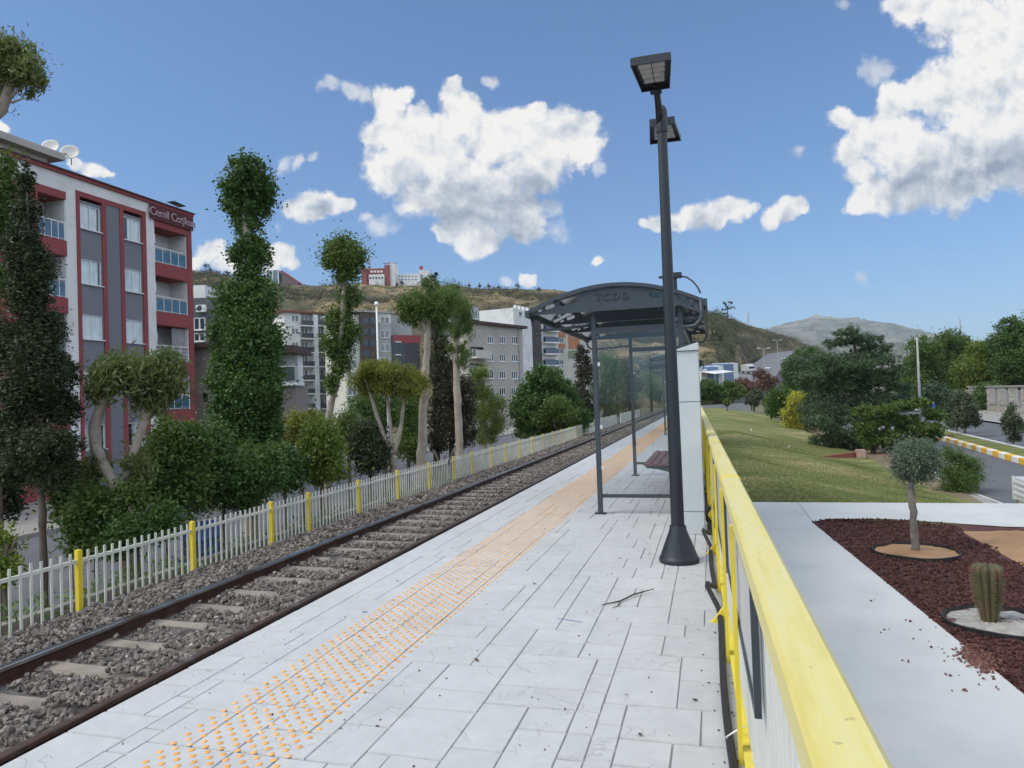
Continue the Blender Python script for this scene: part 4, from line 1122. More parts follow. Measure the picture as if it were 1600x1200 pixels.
# boards hung on the inside of the railing
m_board = mat('scuffed grey board', (0.45, 0.46, 0.47), 0.35, 0.12, 2.5, 0.05, 30, c2=(0.32, 0.33, 0.345), c2scale=2.0)
def board(y0, y1, z0, z1, label, out=.031):
    r = thing('banner_board', label, 'board', (rlx(y0) - out, y0, z0), group='boards hung on the railing')
    o = (rlx(y0) - out, y0, z0)
    def Q_(y, dx, z): return (rlx(y) - out + dx, y, z)
    p = MB(); vs = [Q_(y, dx, z) for y in (y0, y1) for dx, z in ((-.004, z0), (.004, z0), (.004, z1), (-.004, z1))]
    bx = [(0, 1, 2, 3), (7, 6, 5, 4), (0, 4, 5, 1), (1, 5, 6, 2), (2, 6, 7, 3), (3, 7, 4, 0)]
    p.add(vs, bx); p.build('board_face', m_board, r, off=o)
    f = MB()
    for ya, yb, za, zb in ((y0 - .022, y0, z0 - .02, z1 + .02), (y1, y1 + .022, z0 - .02, z1 + .02), (y0, y1, z0 - .02, z0), (y0, y1, z1, z1 + .02)):
        f.add([Q_(y, dx, z) for y in (ya, yb) for dx, z in ((-.014, za), (.008, za), (.008, zb), (-.014, zb))], bx)
    f.build('frame', m_dark, r, off=o)
board(2.36, 4.25, 0.60, 0.985, 'nearest grey board in a dark frame hung under the yellow handrail')
board(4.6, 6.1, 0.50, 0.985, 'second dark framed grey board on the railing, level with the lamp post base')
board(6.9, 8.6, 0.45, 0.985, 'dark framed grey board on the railing alongside the kiosk')
board(9.2, 10.6, 0.45, 0.985, 'farthest dark framed board on the railing, just past the kiosk')

# ------------------------------------------------------------------ small things on the platform
tw = MB()
A = np.array(pz(940, 946, 0)); B_ = np.array(pz(1022, 926, 0))
tw.tube([A + (0, 0, .006), A * .7 + B_ * .3 + (0.02, -.03, .012), A * .4 + B_ * .6 + (0, .02, .02), B_ + (0, 0, .03)], [.003, .006, .006, .003], 7)
tw.tube([A * .7 + B_ * .3 + (0.02, -.03, .012), A * .75 + B_ * .25 + (.04, -.12, .01), A * .8 + B_ * .2 + (.02, -.16, .008)], [.005, .004, .002], 7)
tw.tube([A * .4 + B_ * .6 + (0, .02, .02), A * .3 + B_ * .7 + (-.03, .12, .03)], [.004, .002], 7)
m_twig = mat('dry twig', (0.05, 0.038, 0.03), 0.9, 0.3, 20, 0.2, 90)
tag(tw.build('twig', m_twig, smooth=True), 'dry forked twig lying on the pale paving left of the lamp base', 'twig')
m_dead = mat('dead leaf', (0.08, 0.045, 0.025), 0.8, 0.3, 20, 0.1, 90)
lv = [((745, 1032), 'curled brown leaf on the paving right of the orange studs'), ((835, 912), 'tiny brown leaf on the paving short of the shelter'), ((1180, 1065), ''), ((1086, 1094), 'crumpled dark leaf near the foot of the railing'), ((968, 872), 'brown leaf scrap on the paving left of the lamp base'), ((1000, 1148), 'small dry leaf on the nearest paving slabs')]
for (q, lb) in lv:
    if not lb: continue
    p = pz(q[0], q[1], 0.004); l = MB(); s = .022
    l.add([(-s, 0, 0), (0, -s * .5, .006), (s * 1.2, 0, .012), (0, s * .5, .004), (0, 0, -.001)], [(0, 1, 4), (1, 2, 4), (2, 3, 4), (3, 0, 4)])
    o = l.build('fallen_leaf', m_dead); o.location = p; o.rotation_euler = (0, 0, rsl.random() * 6); tag(o, lb, 'leaf', 'dead leaves on the platform')
# blue scuffs of paint
m_blue = mat('blue paint smear', (0.10, 0.17, 0.33), 0.8, 0.3, 30, 0.1, 60)
for q, lb, w, h in (((570, 956), 'small dark blue paint stain on the paving left of the studs', .03, .016), ((890, 969), 'pale blue streak of paint across the paving', .13, .008)):
    p = pz(q[0], q[1], 0.0012); l = MB(); 
    pts = [(w * math.cos(a) * rsl.uniform(.7, 1.1), h * math.sin(a) * rsl.uniform(.7, 1.1), 0) for a in np.linspace(0, 2 * PI, 16, endpoint=False)]
    l.add(pts, [tuple(range(16))]); o = l.build('paint_stain', m_blue); o.location = p; o.rotation_euler = (0, 0, -0.3); tag(o, lb, 'stain')

n = 240
yy = 2.6 + 7 * RNG.random(n) ** 1.3; xx = np.where(RNG.random(n) < .45, rlx(yy) - .03 - .25 * RNG.random(n) ** 2, -2.9 + 2.9 * RNG.random(n))
V, Q = rocks_np(np.stack([xx, yy, np.full(n, .003)], 1), RNG.uniform(.006, .017, n), RNG, .4)
tag(np_mesh('platform_grit', V, Q, m_dead), kind='stuff')
# ------------------------------------------------------------------ planting bed: topiary tree, cactus, rings
m_ring = mat('black edging plastic', (0.02, 0.019, 0.02), 0.5, 0.15, 8, 0.05, 60)
def ring(c, r, label, fill, fz):
    o = thing('planter_ring', label, 'planter', (c[0], c[1], PZ))
    b = MB(); seg = 48; vs = []; fs = []
    for k in range(seg):
        a = 2 * PI * k / seg; wob = 1 + 0.02 * math.sin(3 * a + r * 9)
        for rr, z in ((r, -.02), (r, .028), (r - .012, .033), (r - .02, -.02)): vs.append((rr * wob * math.cos(a), rr * wob * math.sin(a), z + .004 * math.sin(5 * a)))
    for k in range(seg):
        k2 = (k + 1) % seg
        for q in range(3): fs.append((k * 4 + q, k2 * 4 + q, k2 * 4 + q + 1, k * 4 + q + 1))
    b.add(vs, fs); b.build('rim', m_ring, o, smooth='auto')
    rr_ = np.linspace(0, r - .028, 10); V = [(0, 0, fz + .03)]; 
    for q in rr_[1:]:
        for k in range(36):
            a = 2 * PI * k / 36; V.append((q * math.cos(a), q * math.sin(a), fz + .03 * (1 - q / r) + RNG.normal() * .006))
    Qs = [(0, 1 + k, 1 + (k + 1) % 36, 0) for k in range(36)]
    b = MB(); b.add(V, [(0, 1 + k, 1 + (k + 1) % 36) for k in range(36)] + [(1 + i * 36 + k, 1 + (i + 1) * 36 + k, 1 + (i + 1) * 36 + (k + 1) % 36, 1 + i * 36 + (k + 1) % 36) for i in range(8) for k in range(36)])
    b.build('fill', fill, o, smooth=True)
    return o
ring((2.385, 9.96), 0.49, 'round black edging ring of sandy soil around the clipped tree', m_sand, .0)
ring((2.36, 7.13), 0.455, 'round black edging ring of grey grit around the cactus', mat('grey grit', (0.34, 0.33, 0.30), 0.95, 0.3, 16, 0.4, 50, c2=(0.12, 0.06, 0.05), c2amt=(0.52, 0.58), c2scale=4), -.008)
m_bark2 = mat('grey bark', (0.16, 0.145, 0.13), 0.9, 0.3, 12, 0.6, 40, c2=(0.28, 0.26, 0.24), c2scale=6)
dtp = float((ROT.T @ (np.array([2.42, 9.98, PZ]) - np.array([0, 0, EYE])))[2])
tree('topiary_tree', 'small round-clipped grey-green topiary tree in the red mulch bed', 'tree', dtp,
     [[(1430, 862, 9), (1428, 830, 7.5), (1426, 790, 7), (1424, 750, 6)]],
     [(1429, 722, 34, 31), (1420, 712, 24, 22), (1442, 714, 24, 20), (1424, 735, 28, 16), (1436, 700, 18, 13)],
     leaf_mat('olive grey leaf', (0.085, 0.125, 0.085), (0.20, 0.25, 0.185), 0.2), m_bark2, 30000, 0.034, gz=PZ + .02, aspect=3.4, droop=-0.1, sub=0.22, surf=0.66, seed=5, per=40)
# barrel cactus
m_cact = mat('cactus skin', (0.080, 0.076, 0.034), 0.6, 0.25, 9, 0.15, 50, c2=(0.13, 0.075, 0.045), c2amt=(0.5, 0.7), c2scale=6)
cx0 = pz(1546, 972, PZ)
cac = thing('barrel_cactus', 'ribbed columnar cactus with a reddish crown in the ring of grey grit', 'cactus', (cx0[0], cx0[1], PZ))
NR = 11; segc = NR * 8; hs_ = [0, .04, .10, .20, .30, .38, .44, .475, .485, .47]; rad_ = [.060, .066, .078, .094, .108, .119, .122, .108, .070, .02]
V = []; Q = []
for z, r in zip(hs_, rad_):
    for k in range(segc):
        a = 2 * PI * k / segc; rib = abs(math.sin(a * NR / 2)) ** 0.7
        rr = r * (0.72 + 0.32 * rib); V.append((rr * math.cos(a), rr * math.sin(a) , z + .02 * rib * (z > .4)))
Q = [(i * segc + k, i * segc + (k + 1) % segc, (i + 1) * segc + (k + 1) % segc, (i + 1) * segc + k) for i in range(len(hs_) - 1) for k in range(segc)]
np_mesh('stem', V, Q, m_cact, cac, smooth=True)
sp = MB(); sp2 = MB()
for k in range(NR):
    a = 2 * PI * (k + 0.5) / NR
    for z in np.arange(.05, .47, .026):
        r = float(np.interp(z, hs_, rad_)) * 1.04
        for q in range(3):
            b_ = a + rsl.uniform(-.5, .5); t = sp2 if z > .40 else sp
            p0 = (r * math.cos(a), r * math.sin(a), z); p1 = (p0[0] + .025 * math.cos(b_), p0[1] + .025 * math.sin(b_), z + rsl.uniform(-.012, .02))
            t.tube([p0, p1], [.0016, .0006], 3, False)
tag(sp.build('spines', mat('cactus spine', (0.25, 0.19, 0.12), 0.7, 0.2, 9, 0, 1), cac), kind='stuff'); tag(sp2.build('crown_spines', mat('red cactus spine', (0.40, 0.07, 0.07), 0.7, 0.2, 9, 0, 1), cac), kind='stuff')
# ------------------------------------------------------------------ buildings
m_wwhite = mat('white render', (0.70, 0.70, 0.69), 0.85, 0.06, 0.5, 0.1, 20, c2=(0.50, 0.50, 0.48), c2amt=(0.5, 0.75), c2scale=0.4)
m_red = mat('dark red render', (0.265, 0.062, 0.066), 0.85, 0.12, 0.8, 0.1, 20, c2=(0.21, 0.050, 0.054), c2scale=0.5)
m_grey = mat('grey blue render', (0.19, 0.195, 0.222), 0.85, 0.08, 0.7, 0.1, 20)
m_frame = mat('white window frame', (0.70, 0.71, 0.72), 0.5, 0.04, 2, 0.0, 1)
m_curt = mat('net curtain', (0.80, 0.80, 0.78), 0.9, 0.15, 3, 0.0, 1)
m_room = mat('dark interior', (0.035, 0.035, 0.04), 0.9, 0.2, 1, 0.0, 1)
m_winglass = glass_mat('window glass', (0.95, 0.97, 0.98), 0.0, 0.02)
m_blueglass = mat('blue balcony glass', (0.045, 0.12, 0.19), 0.12, 0.15, 2, 0.0, 1, spec=0.6, c2=(0.09, 0.18, 0.25), c2scale=1.2)
m_darkglass = mat('dark glass', (0.030, 0.036, 0.045), 0.08, 0.3, 0.6, 0.0, 1, spec=0.7)
m_paleglass = mat('curtained glass', (0.20, 0.215, 0.225), 0.15, 0.5, 0.7, 0.0, 1, spec=0.7)
m_roofdark = mat('dark roofing', (0.075, 0.045, 0.042), 0.8, 0.2, 1, 0.1, 10)
m_tile = mat('clay roof tile', (0.22, 0.085, 0.055), 0.85, 0.3, 2, 0.4, 12)
m_beige = mat('stained beige render', (0.44, 0.41, 0.365), 0.9, 0.12, 0.5, 0.1, 12, c2=(0.32, 0.295, 0.265), c2amt=(0.45, 0.7), c2scale=0.25)
m_taupe = mat('taupe render', (0.22, 0.185, 0.17), 0.9, 0.08, 0.6, 0.1, 12)
m_cream = mat('cream render', (0.52, 0.50, 0.44), 0.9, 0.08, 0.4, 0.05, 8)
m_orange = mat('orange render', (0.42, 0.20, 0.11), 0.9, 0.08, 0.4, 0.05, 8)
m_concr = mat('grey render', (0.36, 0.36, 0.36), 0.9, 0.1, 0.4, 0.1, 8, c2=(0.28, 0.28, 0.28), c2scale=0.3)

# chevron relief on the narrow grey strip
m_chev, nt, out = new_mat('patterned grey tiles')
g = nt.n('ShaderNodeNewGeometry'); sep = nt.n('ShaderNodeSeparateXYZ'); nt.l.new(g.outputs['Position'], sep.inputs[0])
a = nt.math('ADD', nt.math('MULTIPLY', sep.outputs[1], 5.5), nt.math('MULTIPLY', sep.outputs[2], 5.5)); fr_ = nt.math('FRACT', a)
b2 = nt.math('FRACT', nt.math('MULTIPLY', sep.outputs[2], 4.0))
k = nt.math('MULTIPLY', nt.math('GREATER_THAN', fr_, 0.3), 0.75)
colr = nt.mix(k, (0.12, 0.125, 0.145), (0.20, 0.205, 0.235))
bs = nt.n('ShaderNodeBsdfPrincipled'); nt.l.new(colr, bs.inputs['Base Color']); bs.inputs['Roughness'].default_value = 0.7; nt.l.new(bs.outputs[0], out.inputs[0])

def wall_holes(x0, z0, x1, z1, holes, y=0.0, depth=0.18, mb=None):
    """an upright wall at y (facing -y) with rectangular openings and their reveals"""
    mb = mb or MB()
    xs = sorted(set([x0, x1] + [h[0] for h in holes] + [h[2] for h in holes])); zs = sorted(set([z0, z1] + [h[1] for h in holes] + [h[3] for h in holes]))
    xs = [x for x in xs if x0 - 1e-6 <= x <= x1 + 1e-6]; zs = [z for z in zs if z0 - 1e-6 <= z <= z1 + 1e-6]
    for i in range(len(xs) - 1):
        for j in range(len(zs) - 1):
            cx, cz = (xs[i] + xs[i + 1]) / 2, (zs[j] + zs[j + 1]) / 2
            if any(h[0] < cx < h[2] and h[1] < cz < h[3] for h in holes): continue
            mb.quad((xs[i], y, zs[j]), (xs[i + 1], y, zs[j]), (xs[i + 1], y, zs[j + 1]), (xs[i], y, zs[j + 1]))
    for a, b, c, d in holes:
        mb.quad((a, y, b), (a, y + depth, b), (a, y + depth, d), (a, y, d)); mb.quad((c, y, b), (c, y, d), (c, y + depth, d), (c, y + depth, b))
        mb.quad((a, y, d), (a, y + depth, d), (c, y + depth, d), (c, y, d)); mb.quad((a, y, b), (c, y, b), (c, y + depth, b), (a, y + depth, b))
    return mb

_wc = {}
def window(root, x, z, w, h, y=0.10, mull=1, pane=None, frame=None, f=0.055, sill=True, curtain=False, sash=0.5):
    """window part (frame + sill) with a pane child, set in its opening"""
    pane = pane or m_paleglass; frame = frame or m_frame
    key = (round(w, 2), round(h, 2), mull, pane.name, frame.name, f, sill)
    if key not in _wc:
        b = MB(); b.box(0, 0, 0, f, .06, h); b.box(w - f, 0, 0, w, .06, h); b.box(f, 0, 0, w - f, .06, f); b.box(f, 0, h - f, w - f, .06, h)
        for k in range(mull):
            xm = w * (k + 1) / (mull + 1); b.box(xm - f * .55, .002, f, xm + f * .55, .058, h - f)
        if sill: b.box(-.04, -.16, -.05, w + .04, .05, -.001)
        o = b.build('window', frame); pn = MB(); pn.box(f * .5, .025, f * .5, w - f * .5, .035, h - f * .5); p = pn.build('pane', pane, o)
        _wc[key] = o; src = o
        o.parent = root; o.location = (x, y, z)
    else:
        o = copy_tree(_wc[key], root); o.location = (x, y, z)
    return o

class Facade:
    def __init__(s, name, label, p1, p2, z0, group=None, cat='building'):
        s.a = np.array(p1, float); s.b = np.array(p2, float); v = s.b[:2] - s.a[:2]
        s.w = float(np.hypot(*v)); s.rz = math.atan2(v[1], v[0]); s.z0 = z0
        s.u = v / s.w
        s.root = thing(name, label, cat, (s.a[0], s.a[1], z0), s.rz, group)
        s.nrm = np.array([s.u[1], -s.u[0]])
    def loc(s, px, py, y=0.0):
        r = ray(px, py); n = s.nrm; o = s.a[:2] - n * y
        t = (n @ o) / (n @ r[:2]); q = r * t
        return float((q[:2] - s.a[:2]) @ s.u), float(q[2] + EYE - s.z0)
    def rect(s, x0, y0, x1, y1, y=0.0):
        xm = (x0 + x1) / 2; ym = (y0 + y1) / 2
        a, _ = s.loc(x0, ym, y); c, _ = s.loc(x1, ym, y); _, d = s.loc(xm, y0, y); _, b = s.loc(xm, y1, y)
        return a, b, c, d

# ---- the red and grey apartment block
BX = -30.0
Yb = 17.0
B1 = Facade('apartment_block', 'five storey red, grey and white apartment block with blue glass balconies at the left', (BX, Yb, 0), (BX, 36.04, 0), -2.37)
R1 = B1.root; zz0 = -2.37
cy = lambda px: float(pX(px, 400, BX)[1]) - Yb
ZR = 13.45 - zz0
xL = {p: cy(p) for p in (60, 78, 104, 120, 125, 160, 166, 187, 193, 222, 228, 242, 292, 299)}
WB = [10.89 - 2.78 * k - zz0 for k in range(5)]                 # window sills
SL = [10.04 - 2.80 * k - zz0 for k in range(5)]                 # balcony floors
# body
b = MB(); b.box(0, 1.62, 0, B1.w - .02, 14, ZR - .3); b.build('body', m_wwhite, R1)
wf = MB(); wf.box(-0.2, -.12, ZR - .16, B1.w + .15, 14.2, ZR); wf.build('roof_edge', m_red, R1)
rf = MB(); rf.box(-.3, -.2, ZR + .002, B1.w + .22, 14.3, ZR + .07); rf.build('roof', m_roofdark, R1)
wh = MB()
for a, c in ((104, 120), (228, 242)): wh.box(xL[a], 0, 0, xL[c], 1.6, ZR - .74)
wh.box(xL[104], 0.001, ZR - .738, xL[242], 1.6, ZR - .162); wh.box(0, 0.002, ZR - 1.0, xL[104], 1.6, ZR - .163)
wh.build('pilaster', m_wwhite, R1)
rd_ = MB()
zt = ZR - .74
for a, c in ((120, 125), (160, 166), (187, 193), (222, 228)): rd_.box(xL[a], -.06, 0, xL[c], 1.6, zt - .002)
for a, c in ((125, 160), (166, 187), (193, 222)): rd_.box(xL[a], -.055, zt - .26, xL[c], 1.6, zt - .003)
rd_.build('red_framing', m_red, R1)
ch = MB(); ch.box(xL[166] + .002, -.02, 0, xL[187] - .002, 1.6, zt - .262); ch.build('tiled_strip', m_chev, R1)
for (a, c) in ((125, 160), (193, 222)):
    x0, x1 = xL[a] + .002, xL[c] - .002
    holes = [(x0 + .06, z, x1 - .06, z + 1.26) for z in WB]
    w_ = wall_holes(x0, 0, x1, zt - .422, holes, 0.02, 0.22); w_.build('bay_wall', m_grey, R1)
    for i, (h0, z, h1, z1) in enumerate(holes):
        w = window(R1, h0, z, h1 - h0, z1 - z, 0.055, 1, m_winglass, m_frame, 0.05)
        cb = MB(); W_ = h1 - h0
        def folds(xa, xb):
            n = 22
            for q in range(n):
                t0, t1 = xa + (xb - xa) * q / n, xa + (xb - xa) * (q + 1) / n
                y0_, y1_ = .075 + .02 * math.sin(q * 1.9), .075 + .02 * math.sin((q + 1) * 1.9)
                cb.quad((t0, y0_, .03), (t1, y1_, .03), (t1, y1_, 1.22), (t0, y0_, 1.22))
        k = (i * 3 + (a > 150) * 2) % 4
        if k == 0: folds(.03, W_ * .50); folds(W_ * .54, W_ - .15)
        elif k == 1: folds(.03, W_ * .42); folds(W_ * .5, W_ - .03)
        elif k == 2: folds(W_ * .30, W_ - .03)
        else: folds(.03, W_ - .2)
        cb.build('curtain', m_curt, w)
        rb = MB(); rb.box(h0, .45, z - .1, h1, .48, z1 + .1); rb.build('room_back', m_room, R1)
# balcony bays
def railing_part(parent, x0, x1, z, y, glass=True, h=0.92, npan=4, glassm=None, bar=None):
    bar = bar or m_frame
    f = MB(); f.box(x0, y - .03, z + h - .05, x1, y + .02, z + h)
    f.box(x0, y - .02, z + .06, x1, y + .01, z + .09)
    for k in range(npan + 1):
        x = x0 + (x1 - x0) * k / npan; x = min(max(x, x0 + .02), x1 - .02); f.box(x - .018, y - .019, z + .001, x + .018, y + .011, z + h - .051)
    if not glass:
        for k in range(3): f.box(x0, y - .012, z + .25 + k * .2, x1, y + .003, z + .275 + k * .2)
    r = f.build('balcony_railing', bar, parent)
    if glass:
        g_ = MB(); g_.box(x0 + .02, y - .006, z + .092, x1 - .02, y - .001, z + h - .14); g_.build('glass_panel', glassm or m_blueglass, r)
    return r
def balcony_bay(x0, x1, mirror=False):
    for i, z in enumerate(SL):
        top = z + 2.02
        f = MB(); f.box(x0, -.04, z - .75, x1, 1.6, z); s_ = f.build('balcony_slab', m_red, R1)
        railing_part(s_, x0 + .03, x1 - .03, z, .06, glass=(i != 2), npan=4)
        ln = MB(); ln.box(x1 - .03, .03, z + .002, x1 - .001, 1.299, top + .03); ln.build('balcony_side_wall', m_wwhite, s_); ln = MB(); ln.box(x0 + .001, .03, z + .002, x0 + .03, 1.299, top + .03); ln.build('balcony_side_wall', m_wwhite, s_)
        bw = MB(); bw.box(x0, 1.3, z + .001, x1, 1.58, top + .04); bw.build('balcony_back_wall', m_wwhite, s_)
        # sliding door and its window
        xd = x0 + (.35 if not mirror else .75); wd = (x1 - x0) * .42
        dr = MB(); dr.box(xd, 1.20, z + .02, xd + .06, 1.299, z + 1.9); dr.box(xd + wd - .06, 1.20, z + .02, xd + wd, 1.299, z + 1.9); dr.box(xd + wd * .5 - .03, 1.20, z + .02, xd + wd * .5 + .03, 1.299, z + 1.84); dr.box(xd + .06, 1.20, z + 1.84, xd + wd - .06, 1.299, z + 1.9)
        d_ = dr.build('balcony_door', m_frame, s_); pn = MB(); pn.box(xd + .06, 1.24, z + .02, xd + wd - .06, 1.25, z + 1.84); pn.build('door_glass', m_darkglass if i in (2, 0) else m_paleglass, s_)
        if i == 2:      # long curtain hung in the third balcony
            cb = MB(); xa, xb = x0 + (x1 - x0) * .56, x1 - .15
            for q in range(24):
                t0, t1 = xa + (xb - xa) * q / 24, xa + (xb - xa) * (q + 1) / 24
                cb.quad((t0 + .004 * q, .25 + .06 * math.sin(q * 1.6), z + .12), (t1 + .004 * q, .25 + .06 * math.sin(q * 1.6 + 1.6), z + .12), (t1, .25 + .06 * math.sin(q * 1.6 + 1.6), top - .02), (t0, .25 + .06 * math.sin(q * 1.6), top - .02))
            cb.build('balcony_curtain', mat('grey awning cloth', (0.36, 0.35, 0.37), 0.9, 0.15, 3, 0, 1), s_)
    f = MB(); f.box(x0, -.04, SL[0] + 2.03, x1, 1.6, ZR - 1.002); f.build('balcony_header', m_red, R1)
    g_ = MB(); g_.box(x0, .0, 0, x1, 1.6, SL[-1] - .76); g_.build('ground_floor_wall', m_red, R1)
balcony_bay(xL[242], xL[292]); balcony_bay(xL[60], xL[104], True)
e_ = MB(); e_.box(xL[292] + .001, -.05, 0, xL[299], 1.61, ZR - 1.0); e_.box(xL[242] + .001, .003, ZR - 1.0, xL[299], 1.6, ZR - .164); e_.build('red_corner', m_red, R1)
hl = [(1.5, z, 3.0, z + 1.26) for z in WB] + [(5.2, z, 6.5, z + 1.26) for z in WB]
w_ = wall_holes(0, 0, xL[60] - .002, ZR - 1.003, hl, -.03, .2); w_.build('red_wall', m_red, R1)
for h in hl: window(R1, h[0], h[1], h[2] - h[0], 1.26, .08, 1, m_paleglass)
# roof storey set back
ph_ = MB(); ph_.box(0.2, 2.2, ZR + .072, xL[104] + 1.0, 9, ZR + 1.25); p_ = ph_.build('roof_storey', m_cream, R1)
pr_ = MB(); pr_.box(-.1, 1.7, ZR + 1.252, xL[104] + 1.6, 9.4, ZR + 1.6); pr_.build('roof_storey_eaves', m_beige, R1)
pw_ = MB(); pw_.box(xL[104] - .9, 2.14, ZR + .35, xL[104] + .2, 2.199, ZR + .95); pw_.build('dark_vent', m_darkglass, R1)
# sign on the parapet
sg = MB(); x0 = xL[228] + .25; x1 = xL[299] + .05
sg.box(x0, -.16, ZR - 1.02, x1, -.10, ZR - .20); S_ = sg.build('sign_board', mat('sign red', (0.10, 0.022, 0.026), 0.7, 0.1, 2, 0, 1), R1)
for k, (dy, mm) in enumerate(((0.0, mat('sign letter face', (0.40, 0.27, 0.29), 0.5, 0.05, 2, 0, 1)),)):
    text_mesh('sign_letters', 'Cemil Coşkun', 0.66, 0.03, mm, S_, ((x0 + x1) / 2, -.20, ZR - .82), (PI / 2, 0, 0), spacing=0.93)
# rooftop and wall fixtures
def dish(px, py, label, d, r=.45, az=0.0):
    c = pd(px, py, d); o = thing('satellite_dish', label, 'satellite dish', (c[0], c[1], c[2] - .55), 0, 'satellite dishes on the red block')
    b = MB(); prof_ = [(0.001, 0.0), (r * .4, .025), (r * .75, .075), (r, .13), (r, .142), (r * .75, .088), (r * .4, .04), (0.001, .015)]
    b.lathe(prof_, seg=28); q = b.build('reflector', mat('dish grey', (0.55, 0.55, 0.52), 0.5, 0.1, 3, 0, 1), o, smooth=True)
    q.location = (0, 0, .55); q.rotation_euler = (math.radians(66), 0, az)
    b = MB(); b.tube([(0, .05, -.05), (0, .05, .5)], .03, 8); b.tube([(0, .05, .25), (.22 * math.sin(az), -.4, .38)], .015, 6); b.box(.22 * math.sin(az) - .04, -.46, .35, .22 * math.sin(az) + .04, -.36, .43); b.build('mast', m_concr, o)
dB = lambda px, py: float((ROT.T @ (pX(px, py, BX - 2.2) - np.array([0, 0, EYE])))[2])
dish(80, 231, 'white satellite dish standing left of its twin on the red block roof', dB(80, 231), .43, .5)
dish(110, 240, 'white satellite dish at the right end of the roof storey of the red block', dB(110, 240), .47, .6)
q = pX(276, 325, BX - .6); rl = thing('roof_lamp', 'small dark solar lamp standing on the roof edge above the red sign', 'lamp', (q[0], q[1], ZR + zz0 + .07))
b = MB(); b.tube([(0, 0, 0), (0, 0, .42)], .04, 8); b.box(-.06, -.08, .42, .06, .08, .48); b.build('stand', m_concr, rl)
b = MB(); b.add([(-.25, -.5, .52), (.25, -.5, .52), (.25, .5, .46), (-.25, .5, .46), (-.25, -.5, .56), (.25, -.5, .56), (.25, .5, .50), (-.25, .5, .50)], [(3, 2, 1, 0), (4, 5, 6, 7), (0, 1, 5, 4), (1, 2, 6, 5), (2, 3, 7, 6), (3, 0, 4, 7)]); b.build('solar_panel', m_pole, rl)
def ac_unit(loc, rz, label, group='air conditioners on walls', sc=1.0):
    o = thing('air_conditioner', label, 'air conditioner', loc, rz, group); o.scale = (sc, sc, sc)
    b = MB(); b.box(-.4, -.3, 0, .4, -.02, .58); b.build('casing', m_white, o, bevel=.015)
    b = MB(); b.lathe([(.2, 0), (.21, .012), (.05, .02)], seg=20); q = b.build('fan_grille', m_dark, o); q.rotation_euler = (PI / 2, 0, 0); q.location = (-.1, -.301, .29)
for k, (z, nm) in enumerate(((SL[0], 'top'), (SL[1], 'second from top'), (SL[2], 'curtained third'))):
    ac_unit((BX - .55, Yb + xL[242] + .003, z + zz0 + 1.15), PI, 'white air conditioner unit in the %s right balcony of the red block' % nm, sc=.9)

# ---- generic far building
def far_block(name, label, A, B, top_px, z0, wall, depth=12, group=None, flat=None, cat='building'):
    """A, B = (px, depth) of the facade's two ends; top_px = pixel row of the roofline at A"""
    pa_ = pd(A[0], 600, A[1]); pb_ = pd(B[0], 600, B[1])
    fc = Facade(name, label, (pa_[0], pa_[1], 0), (pb_[0], pb_[1], 0), z0, group, cat)
    fc.H = fc.loc(A[0] + .01, top_px)[1]; fc.depth = depth
    return fc
def finish(fc, wall, holes=None, x0=0, x1=None, z0=0, z1=None, name='wall', y=0.0):
    x1 = fc.w if x1 is None else x1; z1 = fc.H if z1 is None else z1
    m = wall_holes(x0, z0, x1, z1, holes or [], y, .2)
    d = fc.depth
    m.quad((x0, y, z0), (x0, y, z1), (x0, d, z1), (x0, d, z0)); m.quad((x1, y, z0), (x1, d, z0), (x1, d, z1), (x1, y, z1)); m.quad((x0, d, z0), (x0, d, z1), (x1, d, z1), (x1, d, z0)); m.quad((x0, y, z1), (x1, y, z1), (x1, d, z1), (x0, d, z1))
    if holes: m.quad((x0 + .05, y + .9, z0), (x1 - .05, y + .9, z0), (x1 - .05, y + .9, z1 - .1), (x0 + .05, y + .9, z1 - .1))
    return m.build(name, wall, fc.root)

# grey house with an air conditioner between the red block and the ivy column
b2 = far_block('grey_house', 'dark grey house with white framed windows squeezed beside the red block', (296, 58), (352, 58), 466, -2.5, m_concr, 8)
m_dgrey = mat('dark grey render', (0.11, 0.115, 0.125), 0.9, 0.08, 0.5, 0.1, 10)
h1 = b2.rect(302, 496, 321, 516); h2 = b2.rect(302, 520, 321, 534)
finish(b2, m_dgrey, [h1, h2])
for h in (h1, h2): window(b2.root, h[0], h[1], h[2] - h[0], h[3] - h[1], .03, 1, m_darkglass, m_frame, .1)
t_ = MB(); a = b2.rect(300, 452, 318, 466); t_.box(a[0], .3, b2.H, a[2], 3, b2.H + 1.1); t_.build('roof_parapet', m_wwhite, b2.root)
q = b2.loc(316, 488); ac_unit(tuple(np.array([b2.a[0], b2.a[1], 0]) + np.array([b2.u[0] * q[0], b2.u[1] * q[0], b2.z0 + q[1]])), b2.rz, 'air conditioner on the dark grey house behind the red block')

